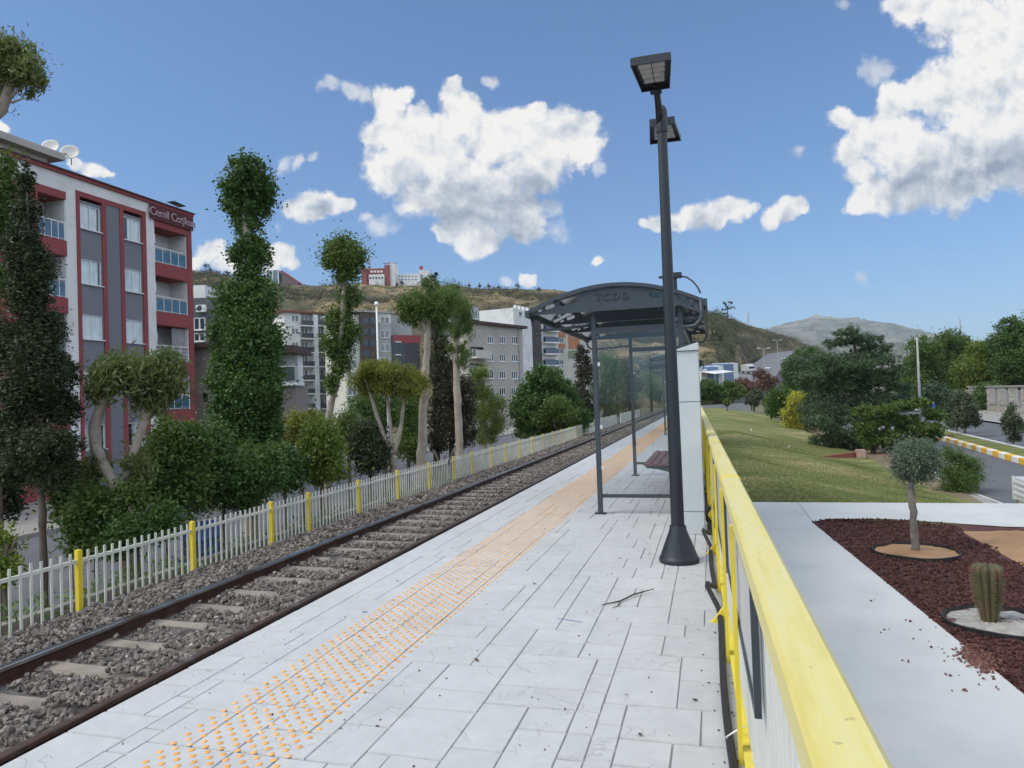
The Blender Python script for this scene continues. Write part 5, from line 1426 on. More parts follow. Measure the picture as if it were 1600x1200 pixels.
# taupe house behind the ivy column, with a roof terrace
b3 = far_block('taupe_house', 'low taupe house with overhanging dark roof and a railed balcony behind the ivy-clad tree', (298, 44), (462, 44), 608, -2.5, m_taupe, 2.6)
a = b3.rect(298, 542, 437, 608); lo = b3.rect(298, 608, 462, 668)
sm_ = b3.rect(318, 614, 324, 628)
finish(b3, m_taupe, [b3.rect(316, 614, 325, 628)], z1=b3.H, z0=lo[1])
gf = MB(); gf.box(0, 1.2, 0, b3.w - .3, 2.5, lo[1] - .002); gf.build('ground_floor', m_wwhite, b3.root)
cl_ = b3.rect(441, 672, 447, 706); c_ = MB(); c_.box(cl_[0], .2, 0, cl_[2], .6, lo[1] - .003); c_.build('column', m_wwhite, b3.root)
sl_ = b3.rect(298, 668, 466, 674); s_ = MB(); s_.box(-.1, -.35, sl_[1] - .05, sl_[2], -.002, lo[1] + .12); s_.build('floor_slab', m_wwhite, b3.root)
up = MB(); up.box(0, -.002, b3.H + .001, a[2] - .5, 2.55, a[3]); up.build('upper_wall', m_taupe, b3.root)
wh = MB(); wh.box(a[2] - .498, 1.4, b3.H + .001, b3.w - .25, 2.5, a[3] - .1); wh.build('terrace_wall', m_wwhite, b3.root)
bs_ = b3.rect(430, 604, 464, 611); s_ = MB(); s_.box(a[2] - 1.2, -.5, b3.H + .002, b3.w + .15, 1.39, b3.H + .2); bslab = s_.build('balcony_slab', m_wwhite, b3.root)
f = MB(); f.box(a[2] - 1.15, -.46, b3.H + .3, b3.w + .08, -.42, b3.H + 1.15); f.build('balcony_railing', m_darkglass, bslab)
f = MB(); f.box(a[2] - 1.15, -.48, b3.H + 1.15, b3.w + .1, -.40, b3.H + 1.2); f.build('balcony_handrail', m_frame, bslab)
ro_ = b3.rect(288, 536, 345, 548); s_ = MB(); s_.box(ro_[0], -.6, a[3] + .001, b3.rect(340, 540, 345, 548)[2], 2.8, a[3] + .22); s_.build('roof', m_roofdark, b3.root)
ro2 = b3.rect(420, 546, 466, 553); s_ = MB(); s_.box(ro2[0] - 2, -.7, ro2[1] + .03, ro2[2], 2.9, ro2[3] + .2); s_.build('roof', m_roofdark, b3.root)

# white block of flats with seven rows of dark balconies
b4 = far_block('flats', 'white seven storey block of flats with paired columns of dark railed balconies', (447, 150), (548, 160), 488, -2.6, m_wwhite, 14)
rows = [(537, 568), (617, 648), (703, 735), (790, 822), (878, 908), (962, 992), (1045, 1085)]
def z4(zx, zy): return 280 + zx / 4, 360 + zy / 4
holes = []
for i, (t, bo) in enumerate(rows):
    for x0, x1, dt, db in ((702, 748, -6, 4), (760, 836, -22, 26), (862, 936, -22, 26), (955, 985, -6, 4), (1000, 1055, -22, 26)):
        a0 = z4(x0, t + dt); a1 = z4(x1, bo + db); holes.append((b4.rect(a0[0], a0[1], a1[0], a1[1]), x1 - x0 > 48))
finish(b4, m_wwhite, [h for h, _ in holes])
dm = mat('balcony railing dark', (0.07, 0.072, 0.08), 0.6, 0.2, 1, 0, 1)
for h, balc in holes:
    if balc:
        s_ = MB(); s_.box(h[0] - .2, -.9, h[1] - .28, h[2] + .15, .8, h[1] - .02); s = s_.build('balcony', m_wwhite, b4.root)
        s_ = MB(); s_.box(h[0] - .15, -.85, h[1] - .019, h[2] + .1, -.8, h[1] + 1.0); s_.build('balcony_railing', dm, s)
        window(b4.root, h[0] + .3, h[1] + .02, (h[2] - h[0]) * .55, h[3] - h[1] - .5, .5, 1, m_paleglass, m_frame, .12, False)
    else: window(b4.root, h[0], h[1], h[2] - h[0], h[3] - h[1], .05, 1, m_paleglass, m_frame, .14)
pl_ = MB(); a = b4.rect(488.5, 480, 495, 620); pl_.box(a[0], -1.0, 0, a[2], -.02, b4.H - .3); pl_.build('central_pier', m_wwhite, b4.root)
rf = MB(); rf.box(-.8, -.9, b4.H + .01, b4.w + .3, 14.5, b4.H + .35); rf.build('roof', m_tile, b4.root)
sd_ = MB(); sd_.add([(-1.3, 10, 0), (-1.3, 10, b4.H - .1), (-.01, 0.0, b4.H - .1), (-.01, 0.0, 0)], [(0, 1, 2, 3)]); 
gg = MB(); gg.box(-1.6, -3.2, 0, b4.w, -1.1, 2.4); gg.build('ground_floor_annexe', m_concr, b4.root)

# mixed grey block with a brown stair tower and dark glass front
b5 = far_block('grey_brown_block', 'grey block with dark brown stair tower and dark glass front behind the tallest eucalyptus', (540, 138), (660, 147), 487, -2.6, m_concr, 12)
def z5(zx, zy): return 280 + zx / 4, 360 + zy / 4
a = b5.rect(540, 487, 563, 650); finish(b5, m_cream, [b5.rect(543, 520 + k * 21, 558, 534 + k * 21) for k in range(5)], x0=a[0], x1=a[2], z1=b5.H - .5, name='cream_wall')
for k in range(5):
    h = b5.rect(543, 520 + k * 21, 558, 534 + k * 21); window(b5.root, h[0], h[1], h[2] - h[0], h[3] - h[1], .05, 1, m_paleglass, m_frame, .12)
a = b5.rect(563, 490, 591, 650); t_ = MB(); t_.box(a[0] + .01, -.6, 0, a[2], 11, b5.H - .2); t_.build('stair_tower', mat('brown cladding', (0.075, 0.055, 0.05), 0.7, 0.15, .5, 0, 1), b5.root)
for k in range(7):
    h = b5.rect(567 + (k % 2) * 9, 496 + (k // 2) * 17, 578 + (k % 2) * 9, 506 + (k // 2) * 17, -.62); g_ = MB(); g_.box(h[0], -.66, h[1], h[2], -.61, h[3]); g_.build('tower_window', m_darkglass, b5.root)
a = b5.rect(591, 487, 613, 650); hs2 = [b5.rect(594, 495 + k * 21, 609, 507 + k * 21) for k in range(5)]
finish(b5, m_wwhite, hs2[:1], x0=a[0] + .01, x1=a[2], z0=b5.rect(591, 500, 613, 504)[1], z1=b5.H, name='white_wall')
finish(b5, m_concr, hs2[1:], x0=a[0] + .01, x1=a[2], z1=b5.rect(591, 500, 613, 504)[1] - .01, name='grey_wall', y=.02)
for h in hs2: window(b5.root, h[0], h[1], h[2] - h[0], h[3] - h[1], .06, 1, m_paleglass, m_frame, .12)
a = b5.rect(613, 525, 656, 650); t_ = MB(); t_.box(a[0] + .01, -.3, 0, a[2], 11, a[3]); t_.build('glass_front', m_darkglass, b5.root)
a2 = b5.rect(613, 524, 656, 536); t_ = MB(); t_.box(a2[0] + .02, -.4, a2[1], a2[2], -.301, a2[3]); t_.build('red_band', m_red, b5.root)
for k in range(2):
    a2 = b5.rect(616, 534 + k * 20, 624, 535.5 + k * 20); t_ = MB(); t_.box(a2[0], -.9, a2[1], a2[2], -.302, a2[3]); t_.build('canopy_light', m_white, b5.root)
t_ = MB(); a = b5.rect(613, 492, 650, 524); t_.box(a[0] + .02, 2, a[1] + .01, a[2], 11, a[3]); t_.build('set_back_storey', m_concr, b5.root)
r_ = MB(); r_.box(-.5, -.5, b5.H + .01, b5.rect(540, 487, 613, 500)[2] + .4, 12, b5.H + .3); r_.build('roof', m_concr, b5.root)

# stained beige block, roofline falling away to the right
b6 = far_block('beige_block', 'stained beige block of flats with four rows of narrow white windows', (733, 97), (819, 108), 505, -2.6, m_beige, 4.5)
hs3 = []
for zy in (605, 715, 822, 925):
    for zx in (828, 902, 978):
        py = 380 + zy / 4 + (zx - 902) * .004; px = 560 + zx / 4
        hs3.append(b6.rect(px - 5.0, py - 6.5, px + 5.0, py + 6.5))
lb = [b6.rect(735, 548 + k * 26 - 6, 756, 548 + k * 26 + 10) for k in range(-1, 4)]
finish(b6, m_beige, hs3 + lb[1:])
for h in hs3: window(b6.root, h[0], h[1], h[2] - h[0], h[3] - h[1], .05, 2, m_darkglass, m_frame, .13)
for h in lb[1:]:
    s_ = MB(); s_.box(h[0] - .2, -1.2, h[1] - .25, h[2] + .2, .8, h[1]); s = s_.build('balcony', m_cream, b6.root); s_ = MB(); s_.box(h[0] - .15, -1.15, h[1] + .001, h[2] + .1, -1.1, h[1] + .9); s_.build('balcony_railing', m_cream, s)
    window(b6.root, h[0] + .2, h[1] + .02, (h[2] - h[0]) * .6, (h[3] - h[1]) * .8, .5, 1, m_paleglass, m_frame, .12, False)
r_ = MB(); r_.box(-.6, -.6, b6.H + .01, b6.w + .6, 5, b6.H + .4); r_.build('roof', m_roofdark, b6.root)
ph_ = MB(); a = b6.rect(738, 494, 758, 505); ph_.box(a[0], 1.0, b6.H + .41, a[2], 4.4, b6.H + 2.6); p6 = ph_.build('roof_storey', m_concr, b6.root)
window(b6.root, a[0] + .4, b6.H + .8, (a[2] - a[0]) * .7, 1.4, .9, 2, m_paleglass, m_frame, .12)
dp_ = MB(); a = b6.rect(811, 520, 812.5, 640); dp_.box(a[0], -.2, .5, a[2], -.02, b6.H - .2); dp_.build('drain_pipe', m_concr, b6.root)

# tall white block, its gable lit and its flank in shade
b7 = far_block('white_tower_block', 'tall white block with a bright sloping gable wall and a blank bluish flank', (806, 132), (834, 139), 480, -2.6, m_wwhite, 14)
finish(b7, m_wwhite, [b7.rect(811, 487, 816, 494)], z1=b7.H - .2, name='flank_wall'); h = b7.rect(811, 487, 816, 494); window(b7.root, h[0], h[1], h[2] - h[0], h[3] - h[1], .05, 0, m_darkglass, m_frame, .1)
# the gable runs back to the left
pg = pd(772, 600, 146); v = pg[:2] - b7.a[:2]; ux_, uy_ = float(v @ b7.u), float(-(v @ b7.nrm))
tl = float(pd(772, 502, 146)[2] - b7.z0)
g_ = MB(); g_.add([(ux_, uy_, 0), (-.02, -.01, 0), (-.02, -.01, b7.H - .1), (ux_, uy_, tl), (ux_ + 2, uy_ + 6, 0), (ux_ + 2, uy_ + 6, tl)], [(0, 1, 2, 3), (0, 3, 5, 4)]); g_.build('gable_wall', m_cream, b7.root)
g_ = MB(); d_ = b7.a[:2]
for k in range(4):
    a = b7.rect(806 + k * 6.2, 476, 809 + k * 6.2, 480.5); g_.box(a[0], 0, b7.H - .19, a[2], .5, b7.H + .45)
g_.build('parapet', m_wwhite, b7.root)
m_ddk = mat('stairwell brown', (0.085, 0.07, 0.068), 0.8, 0.15, .5, 0, 1)
b8 = far_block('balcony_block', 'narrow white block with a brown stairwell strip and stacked blue balconies', (833, 142), (874, 146), 486, -2.6, m_wwhite, 12)
a = b8.rect(833, 486, 846, 650); t_ = MB(); t_.box(.02, -.3, 0, a[2], 11, b8.H); t_.build('stairwell', m_ddk, b8.root)
for k in range(6):
    h = b8.rect(836, 500 + k * 16, 843, 508 + k * 16, -.3); t_ = MB(); t_.box(h[0], -.36, h[1], h[2], -.301, h[3]); t_.build('stair_window', m_darkglass, b8.root)
hs4 = [b8.rect(849, 508 + k * 17.8, 868, 517 + k * 17.8) for k in range(-1, 6)]
finish(b8, m_wwhite, hs4, x0=a[2] + .01)
for h in hs4:
    s_ = MB(); s_.box(h[0] - .3, -1.1, h[1] - .3, h[2] + .3, .7, h[1] - .01); s = s_.build('balcony', m_wwhite, b8.root)
    s_ = MB(); s_.box(h[0] - .25, -1.05, h[1], h[2] + .2, -1.0, h[1] + .95); s_.build('balcony_railing', mat('blue grey railing', (0.10, 0.145, 0.20), 0.5, .1, 1, 0, 1), s)
    window(b8.root, h[0] + .2, h[1] + .02, (h[2] - h[0]) * .6, (h[3] - h[1]), .4, 1, m_darkglass, m_frame, .12, False)
b9 = far_block('orange_cream_block', 'cream block with orange panels behind the shelter roof and the round tree', (872, 150), (930, 156), 492, -2.6, m_cream, 12)
hs5 = [b9.rect(875, 528 + k * 17, 881, 536 + k * 17) for k in range(-1, 6)] + [b9.rect(912, 528 + k * 17, 922, 536 + k * 17) for k in range(-1, 6)]
finish(b9, m_cream, hs5)
for h in hs5: window(b9.root, h[0], h[1], h[2] - h[0], h[3] - h[1], .05, 1, m_darkglass, m_frame, .1)
for (x0, y0, x1, y1, m_) in ((873, 519, 883, 527, m_orange), (873, 537, 883, 544, m_orange), (888, 524, 905, 545, m_orange), (888, 548, 905, 560, mat('sage panel', (0.22, 0.26, 0.17), .9, .1, 1, 0, 1))):
    a = b9.rect(x0, y0, x1, y1); t_ = MB(); t_.box(a[0], -.12, a[1], a[2], -.003, a[3]); t_.build('colour_panel', m_, b9.root)

# ---- on the ridge
def ridge(name, label, x0, x1, ytop, ybot, d, m, depth=14):
    f = far_block(name, label, (x0, d), (x1, d), ytop, float(pd(x0, ybot, d)[2]) - 4, m, depth); return f
m_rbrick = mat('brick red render', (0.27, 0.085, 0.08), .9, .1, .2, 0, 1)
m_teal = mat('teal glass', (0.14, 0.22, 0.25), .2, .2, .2, 0, 1, spec=.6)
h1_ = ridge('hilltop_hall', 'low hilltop building with a glazed front and sloping red-brown roof end', 400, 466, 423, 447, 462, m_rbrick)
a = h1_.rect(400, 432, 417, 452); t_ = MB(); t_.box(a[0], 0, 0, a[2], 12, a[3]); t_.build('side_wing', m_rbrick, h1_.root)
t_ = MB(); t_.box(a[0], -.3, a[3] - 2.2, a[2] - .4, -.01, a[3] - .6); t_.build('wing_window', m_paleglass, h1_.root)
a = h1_.rect(418, 423, 437, 452); t_ = MB(); t_.box(a[0], -2, 0, a[2], 12, a[3]); t_.build('glazed_front', m_teal, h1_.root)
t_ = MB()
for k in (0, .48, .94): t_.box(a[0] + (a[2] - a[0]) * k, -2.3, 0, a[0] + (a[2] - a[0]) * k + .7, -2.01, a[3] + .3)
t_.build('white_mullions', m_wwhite, h1_.root)
a = h1_.rect(438, 424, 466, 452); b_ = h1_.rect(438, 443, 466, 452); t_ = MB(); t_.prism([(a[0], 0), (a[2], 0), (a[2], b_[3]), (a[0] + 1.5, a[3])], 'y', -1, 12); t_.build('sloping_wing', mat('grey brown cladding', (0.17, 0.13, 0.135), .9, .1, .3, 0, 1), h1_.root)
t_ = MB(); t_.prism([(a[0] + .6, a[3] - .2), (a[0] + 1.5, a[3] + .6), (a[2] + .6, b_[3] + .5), (a[2] + .6, b_[3] - .3)], 'y', -1.4, 12.3); t_.build('roof_edge', m_rbrick, h1_.root)
h2_ = ridge('hilltop_hospital', 'red and white hilltop building with stepped roofs left of the white one', 566, 622, 418, 443, 468, m_rbrick)
for (x0, x1, yt, m_, nm) in ((566, 574, 419, m_rbrick, 'left_wing'), (574, 602, 420, m_rbrick, 'main_wing'), (602, 610, 415, m_rbrick, 'tower'), (610, 618, 412, m_wwhite, 'white_tower')):
    a = h2_.rect(x0, yt, x1, 450); t_ = MB(); t_.box(a[0] + .02, -.5 - (x0 % 3), 0, a[2], 14, a[3]); t_.build(nm, m_, h2_.root)
a = h2_.rect(578, 430, 602, 446); t_ = MB(); t_.box(a[0], -3.2, 0, a[2], -2.52, a[3]); t_.build('white_front', m_wwhite, h2_.root)
for k in range(4):
    a = h2_.rect(580 + k * 5.2, 424, 583.5 + k * 5.2, 427); t_ = MB(); t_.box(a[0], -2.8, a[1], a[2], -2.51, a[3]); t_.build('window', m_white, h2_.root)
for k in range(5):
    a = h2_.rect(579 + k * 4.6, 434, 581.5 + k * 4.6, 437); t_ = MB(); t_.box(a[0], -3.4, a[1], a[2], -3.21, a[3]); t_.build('window', m_darkglass, h2_.root)
t_ = MB()
for x, y0, y1 in ((600, 410, 420), (607, 407, 416), (614, 409, 414)):
    a = h2_.rect(x, y0, x + .6, y1); t_.box(a[0], 1, a[1], a[2], 1.4, a[3])
a = h2_.rect(598, 410.5, 620, 411.3); t_.box(a[0], .98, a[1], a[2], 1.42, a[3]); t_.build('roof_gantry', m_rbrick, h2_.root)
h3_ = ridge('hilltop_white_building', 'long white hilltop building with window rows and a round red emblem on its tower', 620, 672, 424, 443, 470, m_wwhite)
a = h3_.rect(619, 428, 655, 452); hs6 = [h3_.rect(622 + k * 5.2, y, 625.6 + k * 5.2, y + 2.6) for k in range(6) for y in (430.5, 435.5)]
finish(h3_, m_wwhite, hs6, x1=a[2], z1=a[3])
for h in hs6: window(h3_.root, h[0], h[1], h[2] - h[0], h[3] - h[1], .1, 0, m_paleglass, m_frame, .1, False)
a = h3_.rect(655, 424, 672, 452); t_ = MB(); t_.box(a[0], -3, 0, a[2], 14, a[3]); t_.build('tower', m_wwhite, h3_.root)
a = h3_.rect(657, 429, 661, 452, -3); t_ = MB(); t_.box(a[0], -3.2, 0, a[2], -3.01, a[3]); t_.build('tower_glazing', m_teal, h3_.root)
q = h3_.loc(658.5, 419); b = MB(); b.tube([(0, -.4, 0), (0, .4, 0)], 1.25, 24); o = b.build('round_emblem', mat('emblem red', (0.42, 0.03, 0.035), .6, .1, 1, 0, 1), h3_.root); o.location = (q[0], -1, q[1]); b = MB(); b.box(q[0] - .15, -1.1, h3_.rect(655, 424, 672, 452)[3], q[0] + .15, -.9, q[1] - 1.2); b.build('emblem_post', m_concr, h3_.root)

# pylons and masts
def pylon(px, y0, y1, d, label, name='pylon', wide=0.16):
    a = pd(px, y1, d); t = pd(px, y0, d); H = t[2] - a[2]
    o = thing(name, label, name.replace('_', ' '), a)
    b = MB(); w = H * wide; n = 5; r_ = H * .006 + .05
    for sx, sy in ((-1, -1), (1, -1), (1, 1), (-1, 1)): b.tube([(sx * w / 2, sy * w / 2, -2), (sx * w * .12, sy * w * .12, H * .72), (0, 0, H)], r_, 4)
    for k in range(n):
        z0_, z1_ = H * .72 * k / n, H * .72 * (k + 1) / n; f0 = w / 2 + (w * .12 - w / 2) * k / n; f1 = w / 2 + (w * .12 - w / 2) * (k + 1) / n
        for sy in (-1, 1): b.tube([(-f0, sy * f0, z0_), (f1, sy * f1, z1_)], r_ * .6, 3); b.tube([(f0, sy * f0, z0_), (-f1, sy * f1, z1_)], r_ * .6, 3)
    for z in (.62, .76, .90): b.tube([(-w * (1.2 - z) * 1.2, 0, H * z), (w * (1.2 - z) * 1.2, 0, H * z)], r_ * .7, 4)
    b.build('lattice', m_concr, o); return o
pylon(1169.5, 486, 503, 455, 'small steel lattice pylon on the hill slope right of the shelter')
pylon(578, 395, 420, 475, 'thin lattice mast rising behind the red hilltop building', 'radio_mast', .10)
pylon(1502, 496, 545, 420, 'thin radio mast above the dark trees at the right', 'radio_mast', .05)
# ------------------------------------------------------------------ trees and shrubs, left
lf_dark = leaf_mat('cypress leaf', (0.023, 0.038, 0.018), (0.060, 0.074, 0.029), 0.12)
lf_dark2 = leaf_mat('dark evergreen leaf', (0.030, 0.032, 0.019), (0.069, 0.059, 0.034), 0.12)
lf_ivy = leaf_mat('ivy leaf', (0.040, 0.088, 0.025), (0.115, 0.191, 0.051), 0.28)
lf_mid = leaf_mat('mid green leaf', (0.055, 0.102, 0.028), (0.154, 0.220, 0.054), 0.32)
lf_lite = leaf_mat('fresh green leaf', (0.084, 0.139, 0.028), (0.231, 0.278, 0.062), 0.38)
lf_euc = leaf_mat('eucalyptus leaf', (0.084, 0.118, 0.041), (0.215, 0.241, 0.092), 0.34)
lf_eucy = leaf_mat('yellowing eucalyptus leaf', (0.131, 0.154, 0.028), (0.300, 0.300, 0.070), 0.4)
lf_blue = leaf_mat('cedar leaf', (0.043, 0.077, 0.040), (0.116, 0.166, 0.084), 0.18)
lf_yel = leaf_mat('yellow green leaf', (0.261, 0.278, 0.039), (0.585, 0.541, 0.096), 0.4)
bk_pale = mat('pale eucalyptus bark', (0.36, 0.31, 0.26), 0.85, 0.18, 2.5, 0.3, 14, c2=(0.22, 0.175, 0.14), c2amt=(0.5, 0.68), c2scale=1.6)
bk_grey = mat('grey brown bark', (0.135, 0.11, 0.09), 0.9, 0.25, 4, 0.5, 20, c2=(0.075, 0.06, 0.05), c2scale=3)
bk_dark = mat('dark bark', (0.055, 0.042, 0.036), 0.9, 0.25, 4, 0.5, 20)
GT = 'trees between the fence and the street'
def T(name, label, X, base, limbs, crown, leaf, bark, n, size, seed, cat='tree', group=GT, **kw):
    d = dX(base[0], base[1], X)
    g = kw.pop('gz', ground_left(X))
    return tree(name, label, cat, d, limbs, crown, leaf, bark, n, size, group, g, seed=seed, **kw)

T('cypress_tree', 'tall dark cypress in front of the red block, its bare trunk behind the fence', -10.5, (66, 870),
  [[(68, 872, 8), (66, 800, 7), (60, 700, 6), (50, 500, 4.5), (42, 300, 2)], [(62, 690, 3), (30, 640, 1.5)], [(62, 660, 3), (105, 610, 1.5)], [(55, 560, 2.5), (95, 520, 1.2)]],
  [(40, 282, 13, 34), (42, 335, 20, 40), (34, 390, 28, 42), (58, 420, 26, 34), (44, 460, 32, 46), (70, 515, 32, 36), (24, 540, 38, 46), (56, 560, 36, 44), (80, 585, 38, 34), (50, 615, 48, 44), (96, 640, 30, 30), (20, 680, 44, 42), (66, 700, 56, 34), (84, 738, 40, 28), (30, 740, 34, 24)],
  lf_dark, bk_grey, 100000, 0.064, 1, aspect=3.0, droop=-0.05, sub=0.20, surf=0.5, per=34)
T('leaning_eucalyptus', 'leaning pale-barked tree with two clipped tufts in front of the red block', -9.6, (190, 800),
  [[(196, 812, 13), (182, 765, 12), (160, 722, 11), (148, 695, 11.5), (150, 660, 11), (162, 625, 9), (172, 600, 6), (176, 580, 4)], [(186, 775, 8), (205, 720, 7.5), (222, 668, 9), (228, 645, 7), (236, 600, 5)], [(150, 700, 6), (138, 730, 3.5), (134, 760, 2)], [(222, 660, 4), (255, 620, 2.5)]],
  [(172, 588, 36, 32), (188, 572, 26, 22), (160, 610, 20, 26) , (246, 586, 42, 34), (266, 604, 24, 30), (238, 622, 30, 30), (258, 572, 26, 18), (150, 722, 17, 26), (142, 742, 12, 26), (212, 720, 22, 16), (222, 735, 18, 26)],
  lf_euc, bk_pale, 22000, 0.11, 2, aspect=4.0, droop=0.7, sub=0.30, surf=0.3, per=75)
T('ivy_clad_tree', 'tall ivy-wrapped column of a tree with round topknot right of the red block', -11.5, (385, 745),
  [[(392, 770, 14), (388, 640, 13), (386, 440, 10), (384, 330, 7), (386, 280, 4)]],
  [(386, 272, 32, 26), (400, 300, 30, 26), (370, 302, 26, 24), (388, 325, 36, 22), (388, 350, 20, 26), (386, 385, 26, 20), (398, 400, 26, 22), (372, 400, 16, 18), (390, 425, 20, 22),
   (360, 470, 26, 30), (405, 465, 30, 32), (350, 520, 24, 40), (392, 520, 44, 44), (420, 540, 20, 44), (352, 590, 26, 44), (396, 600, 44, 46), (424, 620, 16, 40), (350, 660, 26, 44), (400, 670, 42, 44), (385, 730, 50, 40)],
  lf_ivy, bk_pale, 80000, 0.085, 3, aspect=1.7, droop=0.25, sub=0.26, surf=0.72, per=44)
T('pollarded_tree', 'slender tree with a leafy topknot and tufts down its trunk before the white flats', -11.8, (525, 640),
  [[(510, 742, 7), (514, 650, 7), (526, 600, 6), (534, 520, 5.5), (538, 430, 4.5), (538, 395, 3)]],
  [(538, 398, 32, 28), (522, 400, 20, 22), (552, 408, 20, 24), (540, 430, 20, 16), (545, 465, 18, 20), (532, 500, 22, 22), (548, 520, 16, 18), (524, 540, 22, 24), (532, 572, 16, 18), (520, 600, 14, 16), (534, 548, 16, 20)],
  lf_mid, bk_pale, 26000, 0.10, 4, aspect=2.4, droop=0.35, sub=0.30, surf=0.6, per=36)
T('forked_eucalyptus', 'low pollard with three pale stems in a V under a yellow-green cap', -9.0, (612, 735),
  [[(616, 742, 8), (613, 720, 8), (612, 705, 7)], [(610, 708, 5.5), (600, 680, 4.5), (586, 640, 4), (574, 600, 3.2), (566, 585, 2)], [(612, 706, 5), (610, 660, 3.6), (604, 615, 3), (600, 590, 2)], [(615, 708, 5.5), (624, 680, 4.5), (629, 640, 3.8), (630, 600, 3), (626, 580, 2)], [(628, 600, 2), (616, 585, 1.2)]],
  [(578, 600, 20, 22), (612, 606, 26, 18), (645, 604, 22, 20), (590, 582, 34, 20), (570, 590, 22, 20), (612, 584, 28, 18), (636, 588, 24, 18), (600, 600, 32, 12), (655, 596, 18, 14), (580, 575, 16, 12)],
  lf_eucy, bk_pale, 26000, 0.09, 6, aspect=3.2, droop=0.5, sub=0.28, surf=0.35, per=75)
T('tall_eucalyptus', 'tallest pale-trunked eucalyptus by the fence with forked tufts at its top', -8.6, (660, 725),
  [[(660, 735, 11.5), (659, 700, 9.5), (662, 640, 9.2), (664, 590, 8.2), (668, 540, 8), (668, 512, 7.2)], [(667, 520, 6), (658, 500, 5), (650, 485, 3.5), (646, 470, 2)], [(668, 515, 6.5), (674, 490, 5), (678, 460, 4), (676, 440, 2)], [(650, 485, 2.5), (636, 470, 1.5)], [(676, 480, 3), (694, 460, 1.6)]],
  [(640, 478, 22, 22), (636, 498, 16, 14), (660, 470, 20, 18), (690, 470, 26, 20), (682, 500, 18, 16), (645, 470, 24, 18), (632, 482, 16, 15), (660, 484, 20, 14), (690, 462, 22, 16), (672, 448, 14, 14), (706, 460, 14, 12), (684, 484, 20, 16), (650, 500, 14, 12), (698, 486, 14, 16), (690, 505, 10, 12)],
  lf_mid, bk_pale, 22000, 0.085, 7, aspect=3.4, droop=0.6, sub=0.30, surf=0.3, per=70)
T('tall_conifer', 'narrow dark conifer whose tip rises behind the tallest eucalyptus', -12.0, (672, 700),
  [[(682, 720, 7), (680, 560, 5), (676, 430, 1.5)]],
  [(677, 432, 7, 14), (679, 455, 14, 16), (676, 480, 20, 18), (682, 510, 22, 22), (690, 545, 26, 26), (684, 580, 30, 30)],
  lf_dark, bk_dark, 12000, 0.11, 8, aspect=3.0, droop=0.2, sub=0.26, per=36)
T('eucalyptus_tree', 'second pale eucalyptus with hanging tufts right of the tallest one', -10.2, (716, 690),
  [[(718, 705, 8), (716, 640, 8), (713, 580, 7), (712, 520, 6), (708, 470, 4)], [(712, 540, 4), (724, 505, 2.5)]],
  [(708, 452, 16, 14), (716, 470, 20, 20), (728, 500, 16, 24), (720, 485, 18, 22), (724, 560, 14, 20), (700, 490, 14, 18), (726, 515, 16, 22), (712, 520, 16, 18), (722, 548, 14, 18), (706, 545, 10, 14)],
  lf_mid, bk_pale, 16000, 0.085, 9, aspect=3.2, droop=0.6, sub=0.30, surf=0.3, per=70)
T('dark_evergreen', 'broad almost black evergreen standing right of the thick pale trunk', -11.0, (705, 705),
  [[(706, 716, 6), (704, 620, 5), (700, 570, 2)]],
  [(700, 578, 20, 18), (712, 610, 28, 26), (692, 625, 22, 28), (722, 645, 24, 28), (700, 665, 34, 30), (728, 680, 18, 24), (684, 690, 18, 20)],
  lf_dark2, bk_dark, 28000, 0.11, 10, aspect=2.6, sub=0.26, per=40)
T('young_eucalyptus', 'light green pollarded tree before the beige block', -11.0, (757, 690),
  [[(758, 705, 5), (756, 650, 4.5), (752, 610, 3.5), (750, 585, 2)], [(756, 660, 3), (770, 630, 2)]],
  [(750, 585, 17, 14), (744, 610, 15, 20), (758, 612, 13, 16), (776, 632, 16, 16), (752, 645, 20, 20), (778, 660, 14, 20), (760, 678, 22, 16)],
  lf_lite, bk_pale, 24000, 0.09, 11, aspect=3.2, droop=0.5, sub=0.32, per=36)
T('round_tree', 'large round dark green tree right of the beige block', -9.5, (845, 690),
  [[(850, 700, 6), (850, 650, 5), (850, 600, 3)], [(850, 640, 3), (880, 600, 2)], [(850, 645, 3), (825, 610, 2)]],
  [(850, 592, 34, 20), (832, 615, 28, 26), (868, 610, 30, 24), (815, 645, 22, 28), (850, 640, 38, 28), (885, 630, 26, 22), (900, 655, 26, 22), (860, 670, 40, 20), (825, 672, 22, 18)],
  lf_ivy, bk_dark, 32000, 0.15, 12, aspect=1.7, sub=0.24, surf=0.66, per=46)
T('leaning_tree', 'small tree leaning out over the pale boarded fence end, left of the shelter post', -8.0, (877, 695),
  [[(878, 698, 4), (876, 682, 4), (870, 670, 3.4), (862, 655, 2.5)], [(872, 672, 2.6), (888, 655, 1.6)]],
  [(862, 648, 24, 18), (885, 648, 22, 16), (846, 655, 14, 14), (872, 632, 22, 14)],
  lf_mid, bk_dark, 12000, 0.11, 13, aspect=2.0, sub=0.28, per=36)
